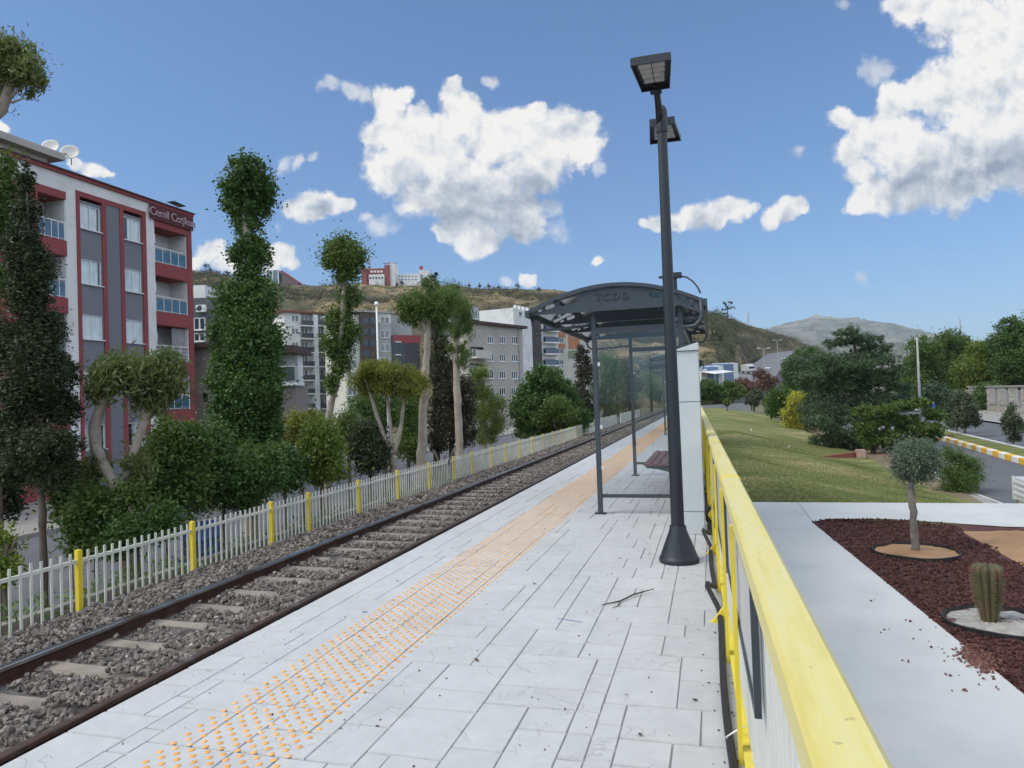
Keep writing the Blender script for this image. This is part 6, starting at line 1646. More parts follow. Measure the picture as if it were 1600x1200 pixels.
for i, (px, X, cr, lbl, lf) in enumerate((
    (912, -14, [(908, 552, 12, 16), (915, 580, 16, 22), (908, 615, 16, 24), (918, 640, 16, 22)], 'tall dark tree just left of the shelter front post', lf_dark2),
    (945, -12, [(950, 575, 20, 26), (942, 610, 22, 28), (960, 600, 18, 28), (950, 640, 24, 20)], 'dark green tree seen through the left half of the shelter glass', lf_ivy),
    (985, -12, [(975, 585, 18, 28), (990, 600, 16, 26), (980, 630, 20, 22)], 'dark tree seen through the shelter glass beside the rear post', lf_dark2),
    (1018, -14, [(1010, 600, 14, 20), (1022, 610, 14, 18), (1030, 618, 14, 14)], 'farthest trackside tree, seen through the glass near the lamp post', lf_ivy))):
    T('trackside_tree', lbl, X, (px, 660), [[(px, 668, 3), (px, 600, 2)]], cr, lf, bk_dark, 9000, 0.24, 20 + i, aspect=1.9, sub=0.26, per=36)
# off-frame eucalyptus whose bough enters at the top left corner
T('overhanging_eucalyptus', 'eucalyptus bough leaning into the top left corner against the sky', -12, (-60, 600),
  [[(-120, 880, 22), (-90, 500, 18), (-40, 240, 14), (0, 168, 12), (14, 140, 10), (22, 118, 5)], [(16, 152, 4), (34, 136, 2.6), (50, 128, 1.2)], [(18, 160, 2.6), (38, 153, 1.6)], [(10, 140, 5), (5, 110, 3)]],
  [(8, 90, 30, 30), (32, 88, 24, 24), (45, 112, 20, 22), (58, 128, 12, 14), (20, 118, 24, 18), (-20, 110, 40, 40), (48, 145, 7, 9)],
  lf_euc, bk_pale, 11000, 0.10, 30, aspect=4.2, droop=0.6, sub=0.34, per=30)
T('street_tree', 'feathery green tree at the left picture edge in front of the red block', -12, (5, 700),
  [[(0, 880, 7), (-4, 600, 6), (-6, 300, 3)]],
  [(2, 262, 20, 22), (8, 300, 20, 18), (14, 345, 20, 30), (2, 370, 26, 30), (-10, 430, 22, 40), (-14, 320, 24, 40), (-20, 520, 20, 60)],
  lf_mid, bk_grey, 10000, 0.10, 31, aspect=3.0, droop=0.4, sub=0.3, per=36)
# shrubs along the embankment
SH = 'shrubs behind the picket fence'
def S(label, X, base, crown, leaf, n, size, seed, **kw):
    T('shrub', label, X, base, [[(base[0], base[1] + 6, 4), (base[0] + 3, base[1] - 40, 3)], [(base[0] + 2, base[1] - 12, 3), (base[0] - 14, base[1] - 48, 1.6)], [(base[0] + 2, base[1] - 12, 2.5), (base[0] + 18, base[1] - 52, 1.6)]], crown, leaf, bk_grey, n, size, seed, cat='shrub', group=SH, **kw)
S('dense low bush below the leaning pale tree', -9.8, (150, 850), [(150, 800, 34, 40), (135, 840, 28, 34), (175, 830, 34, 34), (200, 790, 28, 36), (120, 815, 18, 26)], lf_mid, 15000, 0.085, 40)
S('big mid green bush between the leaning tree and the ivy column', -9.9, (262, 800), [(270, 690, 32, 36), (250, 730, 38, 36), (300, 700, 30, 38), (240, 775, 36, 36), (290, 760, 36, 40), (225, 730, 22, 30)], lf_mid, 24000, 0.085, 41)
S('leafy bush at the foot of the ivy-clad tree', -9.6, (350, 780), [(335, 700, 26, 36), (360, 740, 38, 34), (330, 765, 34, 30), (395, 745, 34, 36), (375, 775, 30, 22), (420, 730, 22, 34)], lf_ivy, 24000, 0.085, 42)
S('dark bush right of the ivy-clad tree', -9.8, (445, 750), [(440, 720, 22, 30), (458, 740, 20, 26), (430, 745, 20, 22)], lf_ivy, 10000, 0.085, 43)
S('round light green shrub left of the slender pollarded tree', -9.3, (503, 752), [(500, 672, 26, 22), (512, 700, 30, 30), (488, 710, 26, 30), (518, 730, 22, 22), (495, 740, 28, 16)], lf_lite, 16000, 0.08, 44)
S('yellow-green shrub farther back before the white flats', -13.5, (470, 690), [(468, 655, 24, 14), (490, 660, 22, 16), (452, 675, 20, 22), (475, 682, 26, 18)], lf_eucy, 8000, 0.1, 45)
S('very dark rounded bush left of the V shaped pollard', -9.6, (578, 735), [(576, 680, 26, 24), (562, 700, 22, 26), (592, 705, 20, 26), (575, 722, 26, 16)], lf_dark, 12000, 0.085, 46)
S('loose green bush between the pollard and the thick trunk', -9.6, (638, 722), [(640, 668, 16, 26), (648, 700, 16, 24), (632, 700, 14, 22), (640, 640, 18, 22)], lf_mid, 9000, 0.085, 47)
S('dark hedge like bush behind the pollard stems', -13.5, (600, 680), [(600, 640, 34, 26), (570, 635, 26, 24), (630, 650, 26, 26), (645, 625, 20, 22)], lf_ivy, 14000, 0.11, 48)
S('green bush at the left picture edge beside the cypress', -9.6, (8, 890), [(6, 890, 26, 16), (-14, 860, 30, 30)], lf_lite, 5000, 0.07, 49)
S('tall dark bush at the left edge behind the cypress trunk', -13, (0, 790), [(0, 720, 26, 50), (-20, 760, 30, 50), (12, 780, 18, 40)], lf_dark, 9000, 0.1, 50)
S('dense bush right of the cypress trunk', -12.5, (110, 830), [(110, 790, 20, 34), (96, 770, 18, 30), (125, 760, 22, 34)], lf_ivy, 9000, 0.1, 51)
S('bush filling the gap before the low white annexe', -12.5, (545, 700), [(545, 665, 22, 20), (530, 690, 20, 18), (556, 690, 16, 18)], lf_mid, 8000, 0.1, 52)
S('low bush behind the first yellow fence posts', -8.9, (215, 840), [(205, 832, 26, 22), (235, 822, 26, 24), (180, 850, 22, 20), (262, 812, 22, 22)], lf_ivy, 10000, 0.075, 54)
S('weeds grown through the fence near the thick trunk', -7.25, (692, 752), [(692, 742, 7, 8), (688, 750, 7, 6)], lf_mid, 900, 0.07, 53, gz=-.8)

n = 26000
yy = 2.0 + 46 * RNG.random(n) ** 1.5; xx = -7.5 - 4.6 * RNG.random(n) ** 1.3
keepw = (np.sin(yy * 1.7 + xx) + np.sin(yy * .6 - xx * 2) + RNG.random(n) * 1.2) > 0.1
xx, yy = xx[keepw], yy[keepw]
C = np.stack([xx, yy, np.interp(-xx, [-p[0] for p in prof], [p[1] for p in prof]) + RNG.random(len(xx)) ** 1.6 * .42], 1)
V, Q = leaves_np(C, 0.085, RNG, 3.0, -0.3, 0.0)
tag(np_mesh('undergrowth', V, Q, lf_mid), kind='stuff')
# ------------------------------------------------------------------ right hand trees
GR = 'trees along the road side of the lawn'
def RT(name, label, d, limbs, crown, leaf, bark, n, size, seed, gz=-1.5, group=GR, cat='tree', **kw):
    return tree(name, label, cat, d, limbs, crown, leaf, bark, n, size, group, gz, seed=seed, **kw)
RT('cedar_tree', 'largest dark blue-green cedar with layered boughs beside the lawn', 36.0,
   [[(1343, 714, 6), (1341, 650, 5.5), (1338, 580, 4), (1334, 520, 1.5)], [(1340, 640, 2.5), (1300, 610, 1.2)], [(1340, 620, 2.5), (1385, 590, 1.2)], [(1338, 590, 2), (1310, 560, 1)]],
   [(1325, 518, 25.2, 6.8), (1345, 530, 35.7, 8.7), (1312, 535, 27.3, 7.4), (1362, 545, 31.5, 9.3), (1375, 562, 31.5, 9.3), (1290, 560, 27.3, 8.7), (1345, 560, 42.0, 11.2), (1330, 585, 56.7, 11.2), (1390, 580, 29.4, 9.9), (1265, 590, 27.3, 9.9), (1360, 622, 52.5, 12.4), (1405, 625, 25.2, 9.9), (1275, 660, 27.3, 13.6), (1335, 690, 46.2, 8.7), (1290, 688, 27.3, 9.9), (1335, 570, 42.0, 8.7), (1285, 600, 23.1, 9.9), (1320, 605, 46.2, 11.2), (1375, 595, 35.7, 9.9), (1400, 605, 23.1, 7.4), (1300, 640, 42.0, 12.4), (1345, 650, 42.0, 13.6), (1325, 680, 37.8, 11.2), (1390, 640, 27.3, 12.4)],
   lf_blue, bk_dark, 80000, 0.13, 60, aspect=3.4, droop=0.0, sub=0.28, surf=0.55, per=40)
RT('cedar_tree', 'second dark cedar, partly hidden left of the largest one', 52.0,
   [[(1310, 700, 4), (1309, 640, 3.5)]], [(1290, 580, 24, 16), (1270, 600, 22, 16), (1290, 620, 32, 20), (1262, 580, 20, 14), (1245, 570, 22, 16), (1300, 660, 22, 22), (1270, 640, 24, 20)], lf_blue, bk_dark, 30000, 0.18, 61, aspect=3.2, sub=0.28, per=40)
RT('yellow_tree', 'round yellow-green tree on the lawn edge before the dark cedars', 56.0,
   [[(1248, 678, 3), (1249, 650, 2.5)]], [(1250, 628, 18, 16), (1240, 645, 18, 16), (1262, 645, 20, 18), (1250, 662, 26, 12), (1272, 630, 12, 12)], lf_yel, bk_dark, 15000, 0.15, 62, aspect=1.9, sub=0.24, surf=.68, per=36)
RT('small_round_tree', 'dark green round tree with yellow tips left of the yellow tree', 66.0,
   [[(1226, 663, 2.5), (1226, 640, 2)]], [(1222, 620, 18, 14), (1212, 638, 16, 16), (1228, 640, 16, 16), (1208, 622, 12, 14)], lf_ivy, bk_dark, 11000, 0.17, 63, aspect=1.9, sub=0.24, per=36)
RT('small_round_tree', 'little yellowish tree at the far left of the row beside the lawn', 72.0,
   [[(1205, 655, 2), (1205, 640, 1.6)]], [(1203, 628, 10, 12), (1208, 640, 11, 10)], lf_lite, bk_dark, 5000, 0.18, 64, aspect=1.9, sub=0.24, per=30)
RT('spreading_tree', 'broad flat-topped bright green tree behind the topiary', 33.0,
   [[(1365, 722, 5.5), (1366, 690, 5), (1370, 665, 4)], [(1368, 680, 3), (1400, 660, 2), (1435, 652, 1.2)], [(1368, 678, 3), (1345, 655, 1.5)], [(1400, 725, 4), (1410, 690, 3.5), (1430, 665, 2)]],
   [(1352, 642, 20, 9), (1385, 640, 20, 8), (1412, 634, 20, 8), (1440, 630, 18, 8), (1462, 648, 18, 9), (1372, 660, 24, 9), (1408, 655, 26, 9), (1444, 668, 26, 9), (1352, 668, 18, 10), (1390, 682, 26, 9), (1438, 690, 26, 9), (1460, 676, 16, 8), (1405, 704, 24, 8), (1420, 672, 22, 9), (1355, 688, 16, 10), (1375, 690, 18, 8)],
   lf_mid, bk_dark, 40000, 0.12, 65, aspect=2.2, droop=0.1, sub=0.26, per=44)
RT('roadside_shrub', 'dark feathery shrub with reddish tips at the edge of the concrete path', 20.5,
   [[(1498, 778, 3), (1498, 740, 2.5), (1494, 710, 1.5)], [(1498, 760, 2), (1520, 730, 1)], [(1498, 765, 2), (1478, 740, 1)]],
   [(1490, 715, 18, 14), (1512, 728, 20, 16), (1482, 742, 18, 20), (1505, 750, 24, 18), (1495, 766, 30, 12), (1525, 742, 12, 14), (1478, 705, 8, 10)],
   lf_mid, bk_grey, 16000, 0.06, 66, aspect=2.8, sub=0.3, per=30, cat='shrub', group=None, gz=-1.35)
GM = 'slim trees in the road median'
lf_grey = leaf_mat('grey green leaf', (0.054, 0.073, 0.045), (0.131, 0.154, 0.096), 0.2)
RT('median_tree', 'left of two neighbouring slim trees in the road median', 44.0, [[(1495, 694, 2), (1495, 660, 1.8), (1496, 625, 1)]], [(1496, 620, 10, 10), (1490, 640, 12, 14), (1500, 652, 13, 13), (1488, 658, 11, 11)], lf_grey, bk_grey, 8000, 0.14, 67, group=GM, gz=RZ + .16, aspect=2.2, sub=.26, per=30)
RT('median_tree', 'right of two neighbouring slim trees in the road median', 41.5, [[(1507, 698, 2), (1507, 660, 1.8), (1505, 625, 1)]], [(1504, 622, 12, 12), (1512, 640, 15, 16), (1505, 655, 16, 13), (1520, 656, 11, 12)], lf_grey, bk_grey, 9000, 0.14, 68, group=GM, gz=RZ + .16, aspect=2.2, sub=.26, per=30)
RT('median_tree', 'slim median tree alone near the right picture edge, its trunk bare', 33.5, [[(1583, 716, 2), (1583, 680, 1.8), (1580, 640, 1)]], [(1580, 640, 6, 9), (1578, 655, 12, 10), (1588, 660, 10, 10), (1583, 672, 14, 8), (1585, 684, 10, 6)], lf_grey, bk_grey, 7000, 0.11, 69, group=GM, gz=RZ + .16, aspect=2.2, sub=.28, per=26)
RT('median_shrub', 'low reddish shrub at the start of the striped kerb', 40.0, [[(1480, 700, 1.5), (1480, 690, 1)]], [(1474, 690, 9, 6), (1488, 694, 8, 6), (1482, 686, 8, 5)], leaf_mat('red tinted leaf', (0.092, 0.066, 0.039), (0.246, 0.146, 0.103), .25), bk_grey, 2600, 0.10, 70, group=None, gz=RZ + .16, cat='shrub', per=24)
GP = 'tall park trees beyond the road'
for i, (x, d, cr, lf, lb, n) in enumerate((
    (1440, 92, [(1425, 575, 24, 20), (1440, 545, 28, 22), (1420, 605, 26, 22), (1448, 590, 28, 26), (1438, 620, 28, 16)], lf_mid, 'light green park tree at the left end of the row, behind the tall pole', 15000),
    (1490, 98, [(1485, 530, 24, 16), (1470, 550, 26, 20), (1500, 560, 30, 24), (1485, 600, 34, 26), (1500, 540, 18, 16)], lf_mid, 'wide park tree left of the thin radio mast', 17000),
    (1535, 88, [(1530, 550, 28, 18), (1515, 580, 28, 24), (1545, 585, 30, 24), (1530, 615, 34, 20), (1550, 545, 16, 14)], lf_lite, 'paler green park tree right of the thin radio mast', 17000),
    (1580, 84, [(1578, 510, 22, 16), (1566, 535, 24, 20), (1592, 530, 26, 24), (1580, 570, 32, 26), (1575, 610, 34, 22), (1600, 600, 26, 30)], lf_ivy, 'tallest dark park tree at the right picture edge', 20000),
    (1640, 80, [(1635, 500, 34, 24), (1625, 540, 30, 30), (1640, 590, 40, 36)], lf_ivy, 'park tree cut by the right picture edge', 10000),
    (1462, 74, [(1455, 612, 20, 16), (1470, 625, 22, 16), (1450, 632, 16, 12)], lf_blue, 'low dark park tree behind the two slim median trees', 8000),
    (1545, 76, [(1545, 612, 24, 16), (1560, 628, 22, 14), (1535, 630, 20, 12)], lf_ivy, 'low round park tree behind the stone boundary wall', 9000))):
    cr = cr + [(q[0] + 6, q[1] + 14, q[2] * .9, q[3] * 1.1) for q in cr]
    RT('park_tree', lb, d, [[(x, 660, 2.4), (x, 625, 2), (x + 1, 600, 1.2)]], cr, lf, bk_grey, int(n * 2.3), 0.25, 80 + i, group=GP, gz=-1.3, aspect=1.9, sub=0.26, per=38)
# hedge and oleanders at the lawn's end
GE = 'bushes closing the far end of the lawn'
lf_ole = leaf_mat('oleander bloom leaf', (0.100, 0.080, 0.058), (0.261, 0.125, 0.109), 0.25)
for i, (x, d, cr, lf, lb, n) in enumerate((
    (1115, 110, [(1105, 606, 16, 14), (1120, 612, 16, 12), (1098, 618, 14, 12)], lf_ivy, 'dark green hedge tree nearest the yellow railing end', 9000),
    (1145, 112, [(1140, 606, 16, 11), (1152, 612, 14, 10), (1135, 618, 14, 9)], lf_mid, 'lighter green hedge tree in the middle of the lawn end', 9000),
    (1166, 125, [(1160, 598, 14, 9), (1172, 606, 14, 12), (1160, 612, 12, 9)], lf_ole, 'pink-tinged oleander bush below the parked lorry', 7000),
    (1192, 130, [(1190, 585, 14, 10), (1200, 598, 16, 12), (1186, 604, 14, 12), (1206, 610, 12, 10)], lf_ole, 'large dusky pink oleander below the hill road', 8000),
    (1178, 100, [(1176, 622, 9, 8), (1184, 616, 8, 10)], lf_grey, 'grey-green bush with white blossom at the lawn end', 3500),
    (1226, 120, [(1232, 578, 14, 13), (1238, 592, 18, 16), (1246, 566, 18, 14), (1232, 606, 16, 12), (1262, 556, 20, 13), (1272, 575, 20, 18)], lf_ivy, 'dark evergreen beside the bend of the hill road', 16000))):
    RT('hedge_bush', lb, d, [[(x, 634, 2), (x, 612, 1.5)]], cr, lf, bk_dark, n, 0.30, 100 + i, group=GE, gz=-1.2, aspect=1.9, sub=0.26, per=34, cat='bush')
RT('lawn_shrub', 'small dark round shrub on the dry strip at the lawn end', 88, [[(1174, 634, 1), (1174, 628, 1)]], [(1172, 628, 8, 5), (1180, 630, 6, 4)], lf_dark, bk_dark, 1500, 0.18, 110, group=None, gz=-.7, cat='shrub', per=24)
RT('lawn_sapling', 'lone small sapling at the far edge of the grass near the railing end', 80, [[(1136, 636, 1), (1136, 628, .8)]], [(1136, 628, 5, 5), (1135, 632, 4, 3)], lf_mid, bk_dark, 900, 0.16, 111, group=None, gz=-.6, per=20)

# ------------------------------------------------------------------ trees on the hill
def on_hill(px, t):
    i = int(np.argmin(np.abs(hxs - px))); r = int(t * 46); return HV[i, r]
def hill_tree(label, px, pyb, d, crown, leaf, n, size, seed, limbs=None, name='hill_tree', group='single trees on the hill'):
    return tree(name, label, 'tree', d, limbs or [[(px, pyb + 3, .8), (px, pyb - 8, .6)]], crown, leaf, bk_dark, n, size, group, None, seed=seed, per=24, sub=0.3)
hill_tree('lone airy tree standing against the sky right of the shelter roof', 1138, 496, 425, [(1133, 474, 4.5, 4), (1142, 472, 4.5, 4), (1137, 480, 5, 3.5), (1131, 484, 4, 3), (1144, 481, 4, 3), (1135, 489, 4, 2.5)], lf_dark2, 1500, 0.55, 120,
          [[(1137, 498, .9), (1137, 485, .7), (1134, 474, .4)], [(1137, 486, .6), (1143, 474, .3)]])
rt_ = random.Random(21)
for k, (px, py, s_) in enumerate(((322, 415, 4.5), (329, 422, 3.5), (355, 426, 3.5), (366, 428, 2.5), (733, 446, 2.5), (749, 446, 3), (763, 447, 3), (779, 449, 2.5), (808, 447, 4), (842, 452, 3.5), (590, 440, 4), (606, 443, 4), (618, 445, 4.5), (627, 441, 3))):
    near = ('left hilltop', 'hill slope right of the red block', 'bald left hilltop', 'ridge behind the ivy column', 'bare ridge behind the second eucalyptus', 'open ridge above the beige block', 'ridge right above the beige block', 'ridge just left of the small low cloud', 'ridge under the small low cloud', 'ridge near the shelter roof', 'slope below the red hilltop building', 'foot of the red hilltop building, middle one', 'foot of the red hilltop building, right one', 'corner between the two hilltop buildings')[k]
    o = hill_tree('small round tree on the %s' % near, px, py + s_, 452 if px < 480 else 470, [(px, py, s_, s_ * .8), (px + s_ * .6, py + s_ * .3, s_ * .7, s_ * .6)], lf_dark2, 420, 0.5, 130 + k)
for k, (px, py, h) in enumerate(((1114, 520, 15), (1120, 518, 18), (1126, 524, 12))):
    hill_tree(('left', 'middle and tallest', 'right and shortest')[k] + ' of three dark cypresses on the slope behind the kiosk', px, py + h, 300, [(px, py + h * .5, 3, h * .55), (px, py, 1.6, h * .4)], lf_dark, 900, 0.4, 150 + k, name='hill_cypress', group='cypresses on the slope')
# scrub over the slopes: too many to count
P_ = []; S_ = []
for k in range(9000):
    i = int(np.argmin(np.abs(hxs - rt_.uniform(260, 1235)))); t = rt_.random() ** 0.8; r = min(45, int(t * 46))
    if hxs[i] > 1085 and rt_.random() < .6: continue
    fa, fb = rt_.random(), rt_.random(); p = (HV[i, r] * (1 - fa) + HV[i + 1, r] * fa) * (1 - fb) + (HV[i, r + 1] * (1 - fa) + HV[i + 1, r + 1] * fa) * fb
    v = math.sin(p[0] * .017 + 1.3) + math.sin(p[1] * .021) + math.sin((p[0] + p[2] * 6) * .05)
    if v < 0.45 and rt_.random() < .88: continue
    P_.append((p[0], p[1], p[2] + .3)); S_.append(rt_.uniform(.8, 3.2) * (1.5 if rt_.random() < .15 else 1))
Cc = []
for p, s_ in zip(P_, S_):
    m = int(26 * s_); q = RNG.normal(size=(m, 3)) * np.array([s_ * .55, s_ * .55, s_ * .33]) + np.array(p); Cc.append(q)
C = np.concatenate(Cc); V, Q = leaves_np(C, 0.62, RNG, 1.6, 0.0)
tag(np_mesh('hill_scrub', V, Q, leaf_mat('scrub leaf', (0.047, 0.049, 0.025), (0.123, 0.114, 0.054), .12)), kind='stuff')
# thicker woods at the hill's right foot
Cc = []
for k in range(80):
    px = rt_.uniform(1096, 1146) if k % 3 else rt_.uniform(1235, 1300); i = int(np.argmin(np.abs(hxs - px))); r = min(45, int(rt_.random() ** 1.3 * 46 * .8)); fa = rt_.random(); p = HV[i, r] * (1 - fa) + HV[i + 1, r] * fa
    s_ = rt_.uniform(1.6, 3.6); m = int(60 * s_); Cc.append(RNG.normal(size=(m, 3)) * np.array([s_ * .5, s_ * .5, s_ * .45]) + np.array(p) + (0, 0, s_ * .7))
C = np.concatenate(Cc); V, Q = leaves_np(C, 0.62, RNG, 1.6, 0.0)
tag(np_mesh('hillside_wood', V, Q, leaf_mat('wood leaf', (0.034, 0.049, 0.023), (0.107, 0.125, 0.051), .15)), kind='stuff')
# distant woods and roofs in the plain behind the park
Cc = []
for k in range(500):
    px = rt_.uniform(1230, 1720); d = rt_.uniform(420, 800); p = pd(px, 560, d); s_ = rt_.uniform(3, 6)
    Cc.append(RNG.normal(size=(90, 3)) * np.array([s_ * .6, s_ * .6, s_ * .5]) + np.array([p[0], p[1], 3 + s_ * .6]))
C = np.concatenate(Cc); V, Q = leaves_np(C, 1.3, RNG, 1.5, 0.0)
tag(np_mesh('distant_wood', V, Q, leaf_mat('distant leaf', (0.047, 0.061, 0.034), (0.131, 0.139, 0.064), .12)), kind='stuff')
# ------------------------------------------------------------------ vehicles
m_tyre = mat('tyre', (0.018, 0.018, 0.019), 0.85, 0.2, 6, 0.1, 40)
m_carw = mat('white car paint', (0.62, 0.63, 0.64), 0.3, 0.03, 2, 0.0, 1, spec=0.6)
m_carglass = mat('car glass', (0.02, 0.024, 0.03), 0.06, 0.1, 2, 0.0, 1, spec=0.8)
m_bluep = mat('blue sheet', (0.12, 0.19, 0.32), 0.6, 0.15, 1, 0.05, 4)
def wheels(o, xs, yw, r=.32, w=.2):
    for x in xs:
        for s_ in (-1, 1):
            b = MB(); b.tube([(x, s_ * yw - w / 2, r), (x, s_ * yw + w / 2, r)], r, 22); wh = b.build('wheel', m_tyre, o, smooth='auto')
            b = MB(); y = s_ * (yw + w / 2 + .004); b.tube([(x, y - .01, r), (x, y + .01, r)], r * .58, 16); b.build('rim', m_concr, wh)
def pickup(label, loc, rz):
    o = thing('pickup_truck', label, 'truck', loc, rz)
    b = MB(); b.box(-2.2, -.8, .52, .5, .8, .66); b.build('load_bed', m_carw, o)
    for s_ in (-1, 1):
        b = MB(); b.box(-2.2, s_ * .83 - .025, .66, .5, s_ * .83 + .025, 1.12)
        for z in (.76, .88, 1.0): b.box(-2.18, s_ * .865 - .012, z, .48, s_ * .865 + .012, z + .045)
        for x in (-2.17, -1.3, -.4, .44): b.box(x - .03, s_ * .872 - .02, .64, x + .03, s_ * .872 + .02, 1.14)
        b.build('side_board', m_carw, o)
    b = MB(); b.box(-2.25, -.80, .66, -2.202, .80, 1.12)
    for z in (.76, .88, 1.0): b.box(-2.275, -.78, z, -2.251, .78, z + .045)
    b.build('tailgate', m_carw, o)
    b = MB(); b.tube([(.45, -.7, .66), (.45, -.7, 1.35), (.45, .7, 1.35), (.45, .7, .66)], .03, 8); b.tube([(-1.2, .78, 1.12), (-1.2, .78, 1.24), (-.6, .78, 1.24), (-.6, .78, 1.12)], .02, 6); b.build('rack', m_pole, o)
    b = MB(); b.prism([(.55, .45), (2.35, .45), (2.4, .95), (1.75, 1.1), (1.35, 1.68), (.6, 1.7)], 'y', -.8, .8); b.build('cab', m_carw, o, bevel=.04)
    b = MB(); b.prism([(.75, 1.12), (1.55, 1.12), (1.28, 1.58), (.75, 1.6)], 'y', -.815, .815); b.build('side_window', m_carglass, o)
    b = MB(); b.add([(1.80, -.7, 1.12), (1.80, .7, 1.12), (1.42, .68, 1.62), (1.42, -.68, 1.62)], [(0, 1, 2, 3)]); b.build('windscreen', m_carglass, o)
    for s_ in (-1, 1):
        b = MB(); b.box(-2.29, s_ * .7 - .09, .5, -2.26, s_ * .7 + .09, .62); b.build('tail_light', mat('red lamp glass', (0.35, 0.02, 0.02), .3, .1, 1, 0, 1), o)
    wheels(o, (-1.4, 1.7), .72); return o
p = pd(1584, 785, 15.2); az = math.atan2(-1.0, -0.0745); ca, sa = math.cos(az), math.sin(az)
lx, ly = -2.25, -0.86
pickup('white pickup truck with a slatted open load bed at the right picture edge', (p[0] - (ca * lx - sa * ly), p[1] - (sa * lx + ca * ly), RZ), az)
def car(label, loc, rz, paint, name='parked_car', cat='car'):
    o = thing(name, label, cat, loc, rz)
    b = MB(); b.prism([(-2.0, .3), (2.0, .3), (2.05, .7), (1.9, .88), (.95, .98), (.45, 1.42), (-1.2, 1.45), (-1.8, 1.0), (-2.05, .9)], 'y', -.82, .82); b.build('body', paint, o, bevel=.06)
    b = MB(); b.prism([(.80, 1.0), (.42, 1.36), (-.3, 1.38), (-.3, 1.0)], 'y', -.826, .826); b.prism([(-.38, 1.0), (-.38, 1.38), (-1.15, 1.38), (-1.55, 1.0)], 'y', -.826, .826); b.build('side_window', m_carglass, o)
    b = MB(); b.add([(.99, -.7, .985), (.99, .7, .985), (.49, .62, 1.415), (.49, -.62, 1.415)], [(0, 1, 2, 3)]); b.build('windscreen', m_carglass, o)
    b = MB(); b.add([(-1.82, -.66, 1.02), (-1.82, .66, 1.02), (-1.25, .6, 1.43), (-1.25, -.6, 1.43)], [(0, 3, 2, 1)]); b.build('rear_window', m_carglass, o)
    for s_ in (-1, 1):
        b = MB(); b.box(2.0, s_ * .6 - .16, .62, 2.06, s_ * .6 + .16, .78); b.build('headlight', m_winglass if False else m_white, o)
        b = MB(); b.box(-2.07, s_ * .62 - .14, .68, -2.03, s_ * .62 + .14, .86); b.build('tail_light', mat('red lamp glass', (0.35, 0.02, 0.02), .3, .1, 1, 0, 1), o)
    wheels(o, (-1.25, 1.3), .74); return o
q = pd(1388, 712, 39.5)
car('white car parked by the kerb between the spreading tree and the topiary', (q[0] + .3, q[1], RZ), PI / 2 - 0.07, m_carw)
q = pd(1201, 577, 285); car('small white car driving on the hill road below the bend', (q[0], q[1], q[2] - .2), -PI / 2 - .3, m_carw, 'far_car')
q = pd(1224, 562, 400); car('tiny white car higher up on the hill road', (q[0], q[1], q[2] - .2), -PI / 2 - .3, m_carw, 'far_car')
# lorry on the hill road
q = pd(1173.5, 583, 262)
o = thing('lorry', 'white lorry coming down the hill road toward the railing', 'lorry', q, YAWR)
b = MB(); b.box(-1.2, -1.0, .6, 1.2, .9, 2.7); b.build('cab', m_carw, o, bevel=.08)
b = MB(); b.box(-1.05, -1.05, 1.6, 1.05, -1.001, 2.4); b.build('windscreen', m_carglass, o)
b = MB(); b.box(-1.3, 1.0, .9, 1.3, 7.5, 3.5); b.build('cargo_box', m_carw, o, bevel=.04)
b = MB(); b.box(-1.0, -1.08, .55, 1.0, -1.001, .95); b.build('bumper', m_dark, o)
for y in (0, 5.6):
    for s_ in (-1, 1):
        b = MB(); b.tube([(s_ * 1.05 - .15, y, .5), (s_ * 1.05 + .15, y, .5)], .5, 18); b.build('wheel', m_tyre, o)
# blue and white sheds left of the hill road
A = pd(1096, 592, 175); B_ = pd(1154, 592, 205); fcd = Facade('roadside_shed', 'long blue and white panelled shed with a pale lean-to roof behind the hedge', (A[0], A[1], 0), (B_[0], B_[1], 0), float(pd(1125, 592, 190)[2]) - 2)
for k in range(7):
    x0, x1 = fcd.w * k / 7, fcd.w * (k + 1) / 7 - .03; zt_ = 4.4 + k * .38
    b = MB(); b.box(x0, 0, 0, x1, 6, zt_); b.build('wall_panel', m_bluep if k in (1, 2, 4, 5) else m_wwhite, fcd.root)
b = MB(); b.add([(-.5, -3.5, 2.9), (fcd.w * .5, -3.5, 3.7), (fcd.w * .5, -.05, 4.3), (-.5, -.05, 3.6), (-.5, -3.5, 3.0), (fcd.w * .5, -3.5, 3.8), (fcd.w * .5, -.05, 4.4), (-.5, -.05, 3.7)], [(3, 2, 1, 0), (4, 5, 6, 7), (0, 1, 5, 4), (1, 2, 6, 5), (2, 3, 7, 6), (3, 0, 4, 7)]); b.build('lean_to_roof', m_wwhite, fcd.root)
for k in range(4):
    b = MB(); x = .2 + k * fcd.w * .15; b.box(x - .08, -3.4, 0, x + .08, -3.25, 2.9 + k * .2); b.build('post', m_concr, fcd.root)
# low wall with a coping at the lawn's far end
A = pd(1092, 634, 92); B_ = pd(1172, 626, 98); v = B_ - A
lw = MB(); n_ = np.array([-v[1], v[0], 0]) / np.hypot(v[0], v[1]) * .2
lw.add([tuple(A[:2]) + (-1.2,), tuple(B_[:2]) + (-1.4,), tuple((B_ + n_)[:2]) + (-1.4,), tuple((A + n_)[:2]) + (-1.2,), tuple(A[:2]) + (-.15,), tuple(B_[:2]) + (-.12,), tuple((B_ + n_)[:2]) + (-.12,), tuple((A + n_)[:2]) + (-.15,)], [(3, 2, 1, 0), (4, 5, 6, 7), (0, 1, 5, 4), (1, 2, 6, 5), (2, 3, 7, 6), (3, 0, 4, 7)])
tag(lw.build('boundary_wall', m_concr), 'low grey wall across the far end of the lawn below the hedge', 'wall')

